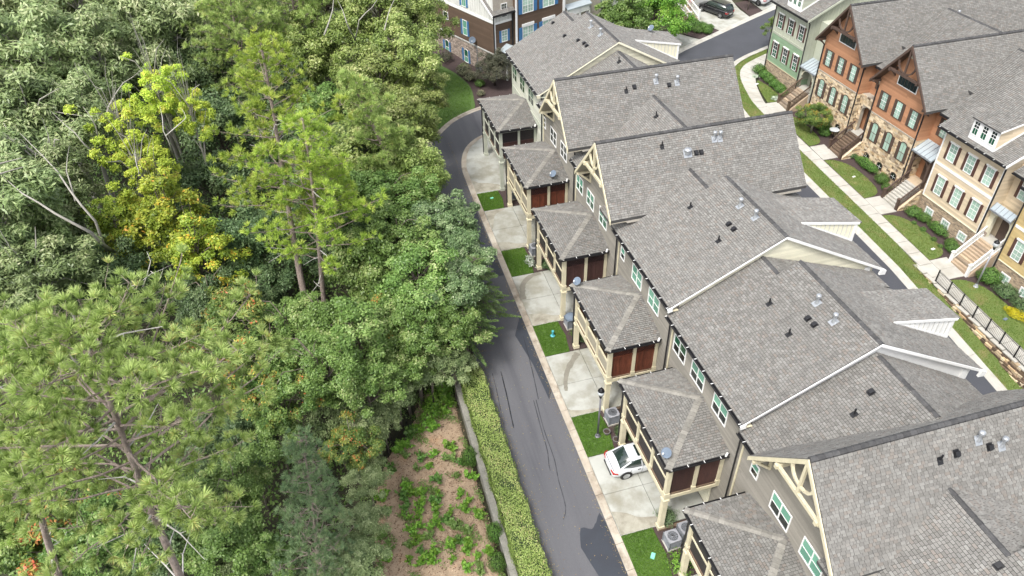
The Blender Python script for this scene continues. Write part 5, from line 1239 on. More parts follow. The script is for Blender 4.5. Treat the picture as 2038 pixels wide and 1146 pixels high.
# forward bay with blue shutters
m = MB(); m.box((2.4, -3, 1), (8.6, .45, 11), BR); bay = m.build('wall', 'brownside', t)
lap_wall(fq(BR, 2.5, 8.3, 3.0, 10.5, .455), 'lap_siding', 'brownside', bay, BR.n, BR.u, .15)
fbox(BR, (2.3, .46, 1), (2.5, .53, 11), 'white', 'corner_board'); fbox(BR, (8.3, .46, 1), (8.6, .53, 11), 'white', 'corner_board')
for a, b in ((3.2, 4.45), (5.75, 7.15)):
    for z0, z1 in ((4.45, 5.75), (7.15, 8.5)):
        f = window(t, BR, a, b, z0, z1, .475, 'white', 'gpale', 'gpale', 2, .07, None, muntin=(4, 4), frame2='white')
        if z0 < 6: fbox(BR, (a-.12, .475, z1+.08), (b+.12, .56, z1+.34), 'white', 'window_head')
        for s in (a-.5, b+.09): fbox(BR, (s, .475, z0-.05), (s+.4, .53, z1+.05), 'blue', 'shutter')
window(t, BR, .96, 1.58, 4.8, 5.82, .02, 'white', 'gpale', 'gpale', 1, .05, None, muntin=(2, 4), frame2='white')
for s in (.66, 1.66): fbox(BR, (s, .02, 4.75), (s+.24, .06, 5.88), 'blue', 'shutter')
window(t, BR, .98, 1.58, 7.15, 8.35, .02, 'white', 'gdark', 'gdark', 1, .06, None, muntin=(3, 5), frame2='white')
window(t, BL, 7.72, 8.5, 5.17, 5.82, .02, 'white', 'gdark', 'gdark', 1, .06, rows=1)
window(t, BL, 10.75, 11.5, 5.1, 5.9, .02, 'white', 'gdark', 'gdark', 1, .06, rows=1)
window(t, BL, 4.42, 5.08, 4.4, 5.83, .02, 'white', 'gmint', 'gmint', 1, .05)
window(t, BL, 4.38, 5.03, 7.25, 8.6, .02, 'white', 'gmint', 'gmint', 1, .05)
for a, z0, z1 in ((4.42, 4.4, 5.83), (4.38, 7.25, 8.6), (4.5, 1.58, 2.85), (7.98, 1.6, 2.72)):
    for s in (a-.35, a+.75): fbox(BL, (s, .02, z0-.03), (s+.28, .06, z1+.03), 'blue', 'shutter')
for a in (4.5, 7.98): window(t, BL, a, a+.62, 1.58, 2.7, .02, 'white', 'ggreen', 'gmint', 1, .05, None, arch=True)
# roof over the corner and its gable return, gutter, meters
def lroof(fr, pts, name='roof'):
    P = [fr.p(u, n, z) for u, n, z in pts]; roof(t, [P], [fr.u], 'shingle_far', seed=7, name=name, expo=.15)
lroof(BR, [(-.35, .4, 7.62), (2.35, .4, 7.62), (2.35, -3.5, 10.4), (-.35, -3.5, 10.4)])
m = MB(); m.prism([BR.p(-.4, .42, 7.6), BR.p(-.4, -3.5, 10.4), BR.p(-.4, -3.5, 10.15), BR.p(-.4, .42, 7.38)], BR.u*.07); m.build('rake_board', 'white', t)
gutter(t, BR.p(-.35, .42, 7.6), BR.p(2.35, .42, 7.6), BR.n, hangers=False)
pipe(t, [BR.p(-.03, .1, 7.5), BR.p(-.03, .1, 1.3)], .06); pipe(t, [BR.p(2.2, .12, 7.5), BR.p(2.2, .12, 1.3)], .06)
m = MB(); m.prism([BR.p(.55, 0, 4.05), BR.p(1.5, 0, 4.5), BR.p(2.4, 0, 4.05)], BR.n*1.3); m.build('door_hood', 'metalroof', t)
fbox(BR, (.6, 1.0, 1.3), (.72, 1.15, 4.0), 'white', 'porch_post'); fbox(BR, (2.2, 1.0, 1.3), (2.32, 1.15, 4.0), 'white', 'porch_post')
fbox(BL, (2.6, .02, 1.3), (3.0, .2, 2.0), 'acgrey', 'meter_box'); fbox(BL, (2.1, .02, 1.35), (2.4, .18, 1.8), 'acgrey', 'meter_box'); pipe(t, [BL.p(2.8, .08, 2), BL.p(2.8, .08, 3.9)], .035, 'acgrey', 'conduit')
# white porch house right of it
WO = BR.p(8.8, 0, 0); WF = Fr(WO, (.925, .38, 0), (.38, -.925, 0))
t = emp('white_house', 'white fronted house with metal porch roof just behind the far grey ridge', 'house', tuple(WF.p(0, 0, 1.6)))
m = MB(); m.box((.0, -4, 1), (16, -1.2, 10.5), WF); m.build('wall', 'offwhite', t)
m = MB(); m.prism([WF.p(.1, .6, 6.2), WF.p(3.4, .6, 6.2), WF.p(3.4, -1.2, 7.2), WF.p(.1, -1.2, 7.2)], (0, 0, -.1)); m.build('porch_roof', 'metalroof', t)
for u in (.25, 1.9, 3.2): m = MB(); m.box((u-.1, .3, 1.5), (u+.1, .5, 6.1), WF); m.build('column', 'white', t)
m = MB(); m.box((.2, .28, 5.5), (3.3, .5, 6.1), WF); m.build('porch_beam', 'white', t)
for u in (1.0, 2.5, 4.4, 6.2, 8.2, 10.2, 12.2, 14.2):
    for z in (2.5, 5.0, 7.6): window(t, WF, u-.35, u+.35, z, z+1.4, -1.18, 'white', 'gdark', 'gpale', 1, .06, None, muntin=(2, 4), frame2='white')
# pale garage house with steps and flag behind the black SUV
GF = Fr((41.2, 77.4, 0), (.95, .31, 0), (.31, -.95, 0))
t = emp('garage_house', 'pale house with garage, brick steps and white stair rails behind the black SUV', 'house', tuple(GF.p(0, 0, 1.9)))
m = MB(); m.box((-2.5, -8, 1.5), (11, 0, 10), GF); m.build('wall', 'creamwall', t)
m = MB(); m.box((2.2, 0, 1.9), (5.2, .05, 4.1), GF); gd = m.build('garage_door', 'creamwall', t); m = MB(); [m.box((2.25, .05, 1.95+.54*i), (5.15, .07, 2.42+.54*i), GF) for i in range(4)]; m.build('door_panel', 'offwhite', gd)
m = MB(); m.box((1.5, 0, 1.9), (1.75, .25, 6), GF); m.build('corner_post', 'brick', t)
for i in range(8): m = MB(); m.box((-.6, .1, 1.6), (.55, 2.6-i*.3, 2.0+i*.17), GF); m.build('step', 'brick', t)
for u in (-.7, .65):
    m = MB(); m.box((u-.09, 2.5, 1.8), (u+.09, 2.7, 2.95), GF); m.build('newel_post', 'white', t)
    m = MB(); m.beam(GF.p(u, 2.6, 2.8), GF.p(u, .1, 4.2), .09, .09); m.beam(GF.p(u, 2.6, 2.1), GF.p(u, .1, 3.5), .06, .06)
    for i in range(14): q = 2.5-i*.17; m.beam(GF.p(u, q, 2.12+(2.6-q)*.56), GF.p(u, q, 2.8+(2.6-q)*.56), .035, .035)
    m.build('hand_rail', 'white', t)
m = MB(); m.box((-2.5, -.1, 4.2), (1.4, .02, 6.5), GF); m.build('porch_screen', 'offwhite', t)
# ================================================================ objects
TILT = math.atan(SL)
def placed(name, label, cat, x, y, z, rz=0, group=None, tilt=False):
    o = emp(name, label, cat, (x, y, z), group); LOCALS.add(o.name)
    o.rotation_euler = (0, 0, rz)
    if tilt: o.rotation_euler = (Matrix.Rotation(TILT, 4, 'X') @ Matrix.Rotation(rz, 4, 'Z')).to_euler()
    return o
def loft(m, rings):
    k = len(m.v); n = len(rings[0])
    for r in rings: m.v += [tuple(p) for p in r]
    for i in range(len(rings)-1):
        for j in range(n):
            a, b = k+i*n+j, k+i*n+(j+1) % n; m.f.append((a, b, b+n, a+n))
    m.f.append(tuple(k+j for j in range(n))[::-1]); m.f.append(tuple(k+(len(rings)-1)*n+j for j in range(n)))
def car(name, label, cat, x, y, z, rz, body, suv=False, sc=1.0):
    """x forward, rear at -L/2"""
    t = placed(name, label, cat, x, y, z, rz, tilt=True); L = 4.15; Wd = .80; hb = .78 if not suv else .90; hr = 1.24 if not suv else 1.42
    # lower body: stations (x, half width, z low, z belt, crown)
    st = [(-2.08, .60, .34, .62), (-2.03, .70, .25, .74), (-1.85, .77, .20, hb), (-1.45, .80, .18, hb+.03), (-.9, .81, .18, hb+.02), (0, .81, .18, hb-.01), (.8, .81, .18, hb-.02), (1.2, .80, .18, hb-.06), (1.6, .77, .20, hb-.14), (1.92, .70, .24, hb-.24), (2.05, .55, .32, hb-.34)]
    if suv: st[0] = (-2.08, .68, .36, .8); st[1] = (-2.04, .75, .28, hb)
    m = MB(); rings = []
    for sx, w, zl, zb in st:
        rings.append([(sx, -w*.9, zl), (sx, -w, zl+.12), (sx, -w*1.0, zb-.22), (sx, -w*.97, zb-.09), (sx, -w*.86, zb), (sx, -w*.45, zb+.03), (sx, w*.45, zb+.03), (sx, w*.86, zb), (sx, w*.97, zb-.09), (sx, w, zb-.22), (sx, w, zl+.12), (sx, w*.9, zl)])
    loft(m, rings); b = m.build('body', body, t, True)
    for p in b.data.polygons: p.use_smooth = True
    sb = b.modifiers.new('sub', 'SUBSURF'); sb.levels = 1; sb.render_levels = 1
    # cabin glass
    if not suv: cs = [(-1.62, .56, hb+.01, .58, hb+.02), (-.98, .70, hb, .56, hr-.03), (-.5, .72, hb, .565, hr), (.15, .72, hb, .565, hr), (.62, .71, hb-.02, .56, hr-.06), (1.22, .66, hb-.06, .6, hb-.02)]
    else: cs = [(-2.0, .66, hb, .6, hb+.05), (-1.7, .70, hb, .58, hr-.04), (-.8, .72, hb, .6, hr), (.1, .72, hb, .6, hr), (.6, .71, hb-.02, .58, hr-.06), (1.15, .66, hb-.06, .6, hb)]
    m = MB(); loft(m, [[(sx, -w, zl), (sx, -(w+wr)/2-.01, (zl+zr)/2), (sx, -wr, zr), (sx, wr, zr), (sx, (w+wr)/2+.01, (zl+zr)/2), (sx, w, zl)] for sx, w, zl, wr, zr in cs]); m.build('window_glass', 'gcar', t, True)
    # roof skin
    m = MB(); x0, x1 = (-1.02, .60) if not suv else (-1.72, .58)
    q = [x0, x0+.3, (x0+x1)/2, x1-.3, x1]; zz = [hr-.035, hr+.0, hr+.02, hr-.0, hr-.055]
    rings = [[(a, -.575, c-.045), (a, -.52, c+.012), (a, -.25, c+.035), (a, .25, c+.035), (a, .52, c+.012), (a, .575, c-.045), (a, .5, c-.05), (a, -.5, c-.05)] for a, c in zip(q, zz)]
    loft(m, rings); m.build('roof', body, t, True)
    if not suv: B('sunroof', 'gcar', (-.55, -.36, hr+.035), (.12, .36, hr+.062), t)
    else:
        for s in (-1, 1): m = MB(); m.beam((-1.5, s*.52, hr+.07), (.4, s*.52, hr+.07), .04, .04); m.build('roof_rail', 'black', t)
        B('sunroof', 'gcar', (-.9, -.36, hr+.035), (.25, .36, hr+.055), t)
    # pillars
    for s in (-1, 1):
        for (a, za, wa), (c, zc, wc) in (((x0+.02, hr-.06, .565), (-1.60 if not suv else -1.98, hb+.02, .63)), ((x1-.04, hr-.09, .565), (1.2, hb-.04, .68)), ((-.42, hr-.06, .575), (-.36, hb, .735))):
            m = MB(); m.beam((a, s*wa, za), (c, s*wc, zc), .07, .05); m.build('pillar', body, t)
        m = MB(); m.beam((-.42, s*.812, .3), (-.36, s*.80, hb-.05), .012, .012); m.beam((.62, s*.812, .3), (.66, s*.80, hb-.08), .012, .012); m.beam((-1.15, s*.81, .4), (-1.0, s*.79, hb-.02), .012, .012); stuff(m.build('door_gap', 'black', t))
        for a in (-.55, .45): B('door_handle', 'chrome', (a-.1, s*.80-.02, hb-.13), (a+.08, s*.80+.02, hb-.10), t)
        m = MB(); m.lathe((.78, s*.86, hb+.05), [(.02, -.07), (.075, -.05), (.085, 0), (.07, .06), (.02, .08)], 10); m.build('mirror', body, t, True)
        # lights
        m = MB(); m.prism([(-2.07, s*.38, .62), (-2.04, s*.68, .58), (-1.78, s*.795, .60), (-1.80, s*.79, .71), (-2.0, s*.70, .72), (-2.06, s*.40, .72)] if not suv else [(-2.08, s*.45, .66), (-2.06, s*.72, .64), (-1.85, s*.80, .68), (-1.88, s*.79, .8), (-2.05, s*.72, .8), (-2.08, s*.45, .76)], (-.02, s*.012, .0)); m.build('tail_light', 'red', t)
        m = MB(); m.prism([(2.02, s*.3, .46), (1.95, s*.66, .48), (1.7, s*.775, .56), (1.8, s*.7, .6), (2.0, s*.35, .54)], (.02, 0, .0)); m.build('headlight', 'lampglass', t)
        for wx in (-1.28, 1.32):
            w = B('wheel', 'tyre', (0, 0, 0), (.001, .001, .001), t); bpy.data.objects.remove(w)
            m = MB(); m.lathe((wx, s*.735, .30), [(.20, -.09), (.285, -.09), (.305, -.05), (.305, .05), (.285, .09), (.20, .09)], 24, 'y'); w = m.build('wheel', 'tyre', t, True)
            m = MB(); m.lathe((wx, s*.76, .30), [(.03, -.075), (.205, -.075), (.205, .07), (.19, .07), (.18, .0), (.03, .01)], 20, 'y'); m.build('rim', 'rim', w)
            m = MB()
            for q_ in range(5):
                a = q_*2*math.pi/5+.3; m.beam((wx, s*.825, .30), (wx+.19*math.cos(a), s*.835, .30+.19*math.sin(a)), .05, .03, (0, 1, 0))
            m.build('spoke', 'rim', w)
            m = MB(); m.lathe((wx, s*.775, .31), [(.34, -.03), (.352, -.03), (.352, .028), (.34, .03)], 24, 'y'); m.build('wheel_arch', 'black', t)
    B('number_plate', 'plate', (-2.105, -.17, .5), (-2.085, .17, .6), t); m = MB(); m.box((-2.10, -.5, .27), (-1.95, .5, .36)); m.build('bumper_insert', 'black', t)
    B('boot_line', 'black', (-2.0, -.60, hb-.016), (-1.98, .60, hb+.016), t) if not suv else None
    return t
car('parked_car', 'white saloon car parked nose first under the porch roof, rear end showing', 'car', 13.33, 23.03, gp(0, 23.03)+.06, 0, 'carwhite')
car('parked_car', 'black sport utility car on the concrete drive at the top of the photo', 'car', 45.25, 76.3, gp(0, 76.3)+.07, math.radians(116), 'carblack', True)
car('parked_car', 'white car cut off by the top edge, beyond the small mulched tree bed', 'car', 51.2, 78.3, gp(0, 78.3)+.07, math.radians(116), 'carwhite', True)

# street lamps
def lamp(label, x, y, pole, h=4.05):
    t = placed('street_lamp', label, 'street lamp', x, y, gp(x, y)+.05)
    m = MB(); m.lathe((0, 0, 0), [(.17, 0), (.17, .06), (.12, .10), (.10, .22), (.075, .26)], 12); m.build('base', pole, t, False)
    m = MB(); m.lathe((0, 0, .24), [(.062, 0), (.05, h-1.05)], 10); m.build('pole', pole, t, True)
    m = MB(); m.lathe((0, 0, h-.82), [(.05, 0), (.075, .03), (.075, .12), (.10, .16), (.10, .2)], 12); m.build('collar', 'iron', t)
    m = MB(); m.lathe((0, 0, h-.62), [(.09, 0), (.17, .12), (.19, .26), (.17, .36)], 14); m.build('globe', 'lampglass', t, True)
    m = MB(); m.lathe((0, 0, h-.26), [(.19, 0), (.17, .06), (.09, .17), (.04, .2), (.02, .28)], 14); m.build('cap', 'iron', t)
lamp('black lantern lamp post on the small lawn before the white car', 11.56, 25.29, 'poleg')
lamp('pale grey lamp post with round lantern by the white stair rails', 41.36, 29.79, 'polel')

# air conditioners
def ac(label, x, y, z=None, cover=False, rz=0.05, mat='acgrey'):
    t = placed('air_conditioner', label, 'air conditioner', x, y, (gp(x, y) if z is None else z)+.06, rz)
    s, h = .32, .72; m = MB(); m.box((-s-.05, -s-.05, -.05), (s+.05, s+.05, .03)); m.build('pad', 'walk', t)
    B('housing', 'acgrey', (-s+.02, -s+.02, .03), (s-.02, s-.02, h-.04), t)
    m = MB()
    for i in range(12): z0 = .08+i*.055; m.box((-s, -s, z0), (s, s, z0+.018))
    stuff(m.build('louvre', 'acgrey', t))
    for a in (-1, 1):
        for b in (-1, 1): B('corner_post', 'acgrey', (a*s-.03, b*s-.03, .03), (a*s+.03, b*s+.03, h), t)
    m = MB(); k = 20
    for i in range(k):
        a0, a1 = 2*math.pi*i/k, 2*math.pi*(i+1)/k
        def sq(a): c, sn = math.cos(a), math.sin(a); r = (s+.03)/max(abs(c), abs(sn)); return c*r, sn*r
        p0, p1 = sq(a0), sq(a1); m.prism([(p0[0], p0[1], h), (p1[0], p1[1], h), (.27*math.cos(a1), .27*math.sin(a1), h), (.27*math.cos(a0), .27*math.sin(a0), h)], (0, 0, -.05))
    m.build('top_plate', 'polel' if not cover else 'dish', t)
    m = MB(); m.lathe((0, 0, h-.14), [(.26, 0), (.26, .004)], 20); m.build('fan_well', 'black', t)
    m = MB()
    for r_ in (.09, .15, .21, .26):
        pts = [(r_*math.cos(2*math.pi*i/18), r_*math.sin(2*math.pi*i/18), h+.0) for i in range(19)]; m.tube(pts, [.006]*19, 4, False)
    for i in range(6): a = i*math.pi/6; m.beam((-.26*math.cos(a), -.26*math.sin(a), h+.004), (.26*math.cos(a), .26*math.sin(a), h+.004), .008, .008)
    stuff(m.build('fan_grille', 'black', t)); m = MB(); m.lathe((0, 0, h-.06), [(.09, 0), (.09, .04), (.02, .06)], 12); m.build('fan_motor', 'steel', t)
    if cover:
        m = MB(); m.lathe((0, 0, h+.0), [(.42, -.02), (.40, .08), (.3, .2), (.12, .27), (.01, .28)], 16); m.build('dome_cover', 'dish', t, True)
ac('grey air conditioner beside the lamp post lawn', 12.75, 26.1); ac('grey air conditioner on bark chips by the bottom right lawn, left one', 12.83, 18.1); ac('grey air conditioner partly behind the bottom right porch post', 13.7, 18.35)
ac('grey air conditioner under the blue-grey dome cover, by the lawn with the teal pipe', 12.95, 34.0, cover=True); ac('grey air conditioner behind the third lawn from the far end', 12.85, 41.6); ac('grey air conditioner in deep shade under the second porch from the far end', 13.2, 48.6)

# satellite dishes
def dish(label, x, y, z, az, mat='dish', r=.26, arm=.35, el=35):
    t = placed('satellite_dish', label, 'satellite dish', x, y, z, az)
    m = MB(); m.tube([(0, 0, 0), (0, 0, arm*.6), (.1, 0, arm)], [.02, .02, .02], 6); m.box((-.08, -.08, -.01), (.08, .08, .02)); m.build('mast', 'steel', t)
    e = math.radians(el); n = Vector((math.cos(e), 0, math.sin(e))); u = Vector((0, 1, 0)); v = n.cross(u); c = Vector((.12, 0, arm)); m = MB()
    rings = []
    for q, d in ((0.02, 0), (.35, .012), (.7, .04), (1, .085)):
        rings.append([c+n*d+(u*math.cos(2*math.pi*i/20)*r*q*1.05+v*math.sin(2*math.pi*i/20)*r*q) for i in range(20)])
    k = 0
    for rr in rings: m.v += [tuple(p) for p in rr]
    for i in range(3):
        for j in range(20): a, b = i*20+j, i*20+(j+1) % 20; m.f.append((a, b, b+20, a+20))
    m.f.append(tuple(range(20))[::-1]); o = m.build('reflector', mat, t, True); so_ = o.modifiers.new('solid', 'SOLIDIFY'); so_.thickness = .012
    m = MB(); m.tube([c-v*r*.8, c+n*.32-v*.12], [.012, .012], 5); m.build('feed_arm', 'steel', t); m = MB(); m.lathe(tuple(c+n*.32-v*.1), [(.035, -.05), (.04, .03), (.02, .05)], 8); m.build('feed_horn', 'white', t)
for lab, x, y, z, az in (('blue dish on the corner of the porch roof above the white car', 12.62, 19.45, -2.4+5.30, 200), ('blue dish at the edge of the fourth porch roof from the far end', 12.75, 32.3, -1.87+5.3, 200), ('blue dish near the wall on the second porch roof from the far end', 14.6, 42.5, -.59+5.35, 200)):
    dish(lab, x, y, z, math.radians(az), el=48)
dish('blue dish on the dormer roof of the far end townhouse', 26.4, 53.6, 9.75, math.radians(200), el=45)
dp = BL.p(3.1, .35, 4.1); dish('blue dish on the dark brown wall at the end of the alley', dp.x, dp.y, dp.z, math.radians(250), el=20, r=.33)
# round table in front of the stone wall
t = placed('round_table', 'round pale table top beside the hedge and stone wall of the far orange house', 'table', 42.75, 49.2, gp(0, 49.2)+.03)
m = MB(); m.lathe((0, 0, .9), [(.40, 0), (.42, .02), (.42, .05), (.3, .06), (.01, .065)], 20); m.build('table_top', 'lampglass', t); m = MB(); m.lathe((0, 0, 0), [(.25, 0), (.25, .03), (.04, .06), (.04, .9)], 12); m.build('pedestal', 'iron', t)
# lawn covers, pipe riser, pots
def cover(label, x, y, w, mat, rz=.2): 
    t = placed('utility_cover', label, 'utility cover', x, y, gp(x, y)+.10, rz); m = MB(); m.box((-w, -w*.6, -.03), (w, w*.6, .02)); m.build('frame', mat, t); B('lid', mat, (-w*.75, -w*.42, .02), (w*.75, w*.42, .035), t)
cover('mint green utility cover on the lawn below the white car', 11.66, 17.74, .17, 'mint', .9); cover('small mint green cover on the lawn between the two farthest porches', 11.53, 48.94, .13, 'mint')
cover('small white cover on the lawn by the green house', 41.4, 59.9, .16, 'white'); cover('small white cover on the lawn before the near orange house', 41.1, 43.6, .13, 'white'); cover('small white cover on the lawn before the beige house', 41.2, 34.0, .15, 'white')
cover('dark blue cover on the lawn next to the golden shrub', 41.0, 26.6, .16, 'dish')
t = placed('standpipe', 'teal standpipe with wide foot on the lawn by the dark mulch bed', 'standpipe', 11.52, 33.4, gp(0, 33.4)+.09)
m = MB(); m.lathe((0, 0, 0), [(.15, 0), (.16, .04), (.10, .08)], 12); m.build('foot', 'teal', t); m = MB(); m.lathe((0, 0, .08), [(.065, 0), (.065, .26), (.085, .26), (.085, .36), (.02, .37)], 12); m.build('stem', 'teal', t)
def pot(label, x, y):
    t = placed('plant_pot', label, 'plant pot', x, y, gp(x, y)+.06); m = MB(); m.lathe((0, 0, 0), [(.13, 0), (.2, .2), (.22, .2), (.22, .24), (.17, .24), (.16, .19)], 16); m.build('pot', 'pot', t); m = MB(); m.lathe((0, 0, .17), [(.17, 0), (.16, .02), (.01, .03)], 12); m.build('soil', 'soil', t)
pot('round grey pot nearest the lamp post', 12.12, 25.3); pot('round grey pot just right of the first, by the porch post', 12.45, 24.65)
# timber edging between the drives and the beds, stone retaining edges
def edging(label, x0, x1, y, n=2, mat='timber'):
    t = emp('timber_edging', label, 'edging', (x0, y, gp(x0, y)))
    for r in range(n):
        x = x0+r*.25
        while x < x1:
            w = min(rnd.uniform(.5, .9), x1-x+.05); B('timber', mat, (x, y-.16-r*.17, gp(0, y)-.15+.0), (x+w-.015, y-.005-r*.17, gp(0, y)+.16-r*.13), t); x += w
edging('low timber edging between the drive of the white car and the two conditioners', 12.5, 15.4, 19.05, 3); edging('low timber edging by the conditioner next to the lamp post', 12.9, 15.4, 26.85, 2)
# front retaining wall and fence
t = emp('retaining_wall', 'low stacked field stone wall under the black fence beside the sidewalk', 'retaining wall', (38.9, 24, gp(0, 24)))
for i in range(24):
    y0, y1 = 33-.9*(i+1), 33-.9*i; rr = random.Random(i); z1 = gp(0, (y0+y1)/2)+.02; h = sd_(y0)+.05; z = z1; xo = 38.82
    while z > z1-h:
        hh = rr.uniform(.12, .2); y = y0-rr.uniform(0, .2)
        while y < y1:
            w = rr.uniform(.25, .7); B('stone', 'stone' if rr.random() < .45 else 'timber', (xo-rr.uniform(0, .1), y+.015, z-hh+.01), (39.0, min(y+w, y1+.1)-.015, z), t); y += w
        z -= hh; xo -= .07
for i in range(20):
    y = 33-1.08*i; B('cap_stone', 'walk', (38.76+rnd.uniform(-.03, .03), y-1.06, gp(0, y-.5)-.0), (39.07, y-.01, gp(0, y-.5)+.075), t)
t = emp('fence', 'black metal picket fence along the sidewalk edge at the right', 'fence', (39, 26, gp(0, 26))); ys_ = [31.0-1.22*i for i in range(14)]
for i, y in enumerate(ys_):
    z = gp(39, y)+.06; B('post', 'iron', (38.97, y-.035, z), (39.04, y+.035, z+1.02), t)
    if i < len(ys_)-1:
        y2 = ys_[i+1]; z2 = gp(39, y2)+.06
        for hh in (.92, .12): m = MB(); m.beam((39.005, y, z+hh), (39.005, y2, z2+hh), .028, .028); m.build('rail', 'iron', t)
        for j in range(1, 11):
            q = y+(y2-y)*j/11; zq = z+(z2-z)*j/11; B('picket', 'iron', (39.0, q-.007, zq+.12), (39.012, q+.007, zq+.92), t)
# flag and orange cone-like pot near the pale house steps
fp = GF.p(1.2, .6, 3.2)
t = placed('flag', 'striped red, white and blue flag hanging by the white stair rails', 'flag', fp.x, fp.y, fp.z, 0)
m = MB(); m.tube([(-.2, .5, .6), (0, 0, 1.5)], [.02, .015], 6); m.build('pole', 'white', t)
for i in range(7): B('stripe', 'flagred' if i % 2 == 0 else 'white', (-.25+i*.075, -.03, -.1-.0), (-.25+(i+1)*.075-.002, 0, 1.35 if i > 2 else .8), t)
B('canton', 'flagblue', (-.25, -.035, .8), (-.03, .003, 1.4), t)
t = placed('planter', 'bright orange planter at the foot of the white stair rails', 'planter', 41.6, 74.0, gp(0, 74)+.05); m = MB(); m.lathe((0, 0, 0), [(.16, 0), (.24, .4), (.27, .4), (.27, .46), (.2, .46)], 12); m.build('pot', 'orangep', t); m = MB(); m.lathe((0, 0, .4), [(.2, 0), (.15, .12), (.02, .2)], 10); m.build('flowers', 'orangep', t)
# thin dark fence posts at the edge of the bare slope
t = emp('wire_fence', 'thin dark wire fence half buried in leaves at the left edge of the bare slope', 'fence', (-1.8, 24, dz(-1.8, 24)))
fp_ = [(1.2, 29.8), (-.2, 28.6), (-1.2, 26.8), (-1.9, 24.6), (-2.2, 22.4), (-2.3, 20.2), (-2.4, 18)]
for i, (x, y) in enumerate(fp_):
    z = dz(x, y); B('post', 'iron', (x-.03, y-.03, z-.2), (x+.03, y+.03, z+.95), t)
    if i < len(fp_)-1:
        x2, y2 = fp_[i+1]; z2 = dz(x2, y2)
        for hh in (.1, .5, .9): m = MB(); m.beam((x, y, z+hh), (x2, y2, z2+hh), .015, .015); m.build('wire', 'iron', t)
# ================================================================ vegetation
def gl(x, y):
    z = gp(x, y)-.07
    if x < 4.86: z -= left_drop(x, y)
    return z
KINDS = {
 'oak': dict(clumps=80, per=250, l=0.115, w=.034, droop=.75, lobes=.35, rc=(.20, .34), limbs='barkpale'),
 'dark': dict(clumps=80, per=230, l=0.075, w=.042, droop=.4, lobes=.3, rc=(.2, .34), limbs='bark'),
 'fresh': dict(clumps=85, per=270, l=0.075, w=.042, droop=.5, lobes=.35, rc=(.17, .3), limbs='bark'),
 'silver': dict(clumps=85, per=270, l=0.075, w=.042, droop=.3, lobes=.3, rc=(.17, .3), limbs='barkpale'),
 'olive': dict(clumps=85, per=250, l=0.085, w=.038, droop=.6, lobes=.35, rc=(.18, .32), limbs='bark'),
 'yellow': dict(clumps=60, per=170, l=.10, w=.055, droop=.4, lobes=.45, rc=(.16, .28), limbs='barkpale'),
 'lime': dict(clumps=70, per=180, l=.10, w=.05, droop=.4, lobes=.4, rc=(.18, .3), limbs='bark'),
 'mixed': dict(clumps=75, per=220, l=0.09, w=.042, droop=.7, lobes=.4, rc=(.18, .3), limbs='bark'),
 'rust': dict(clumps=75, per=190, l=.12, w=.055, droop=.6, lobes=.4, rc=(.18, .3), limbs='bark'),
 'pale': dict(clumps=70, per=210, l=.09, w=.045, droop=.5, lobes=.5, rc=(.2, .36), limbs='bark'),
}
HS = {'yellow': 1.5, 'lime': 1.3, 'pale': .75}
CR = {}
for i, (k, d) in enumerate(KINDS.items()):
    for v in range(3 if k in ('oak', 'fresh', 'olive') else 2):
        a = {q: d[q] for q in d if q != 'limbs'}
        me, cs = crown('crown', 100+i*7+v, LM[k], 1.0, HS.get(k, .95), **a)
        lm = limb_mesh('trunk', cs, -2.6, d['limbs'], i*5+v, .05 if k != 'oak' else .06, .3, .3 if k in ('yellow', 'lime') else .45)
        CR.setdefault(k, []).append((me, lm))
ZONE = {}
LBL = {
 'oak': 'dusty grey-green oak with drooping narrow leaves', 'dark': 'deep green broadleaf tree in shade', 'fresh': 'fresh mid-green broadleaf tree', 'silver': 'blue-tinged pale green tree reaching over the alley',
 'olive': 'olive green tree with pale leaf tips', 'yellow': 'bright yellow tulip tree with bare grey twigs', 'lime': 'lime and yellow tree', 'mixed': 'green tree with scattered yellow leaves', 'rust': 'tree turning red and orange', 'pale': 'pale green vine-covered thicket'}
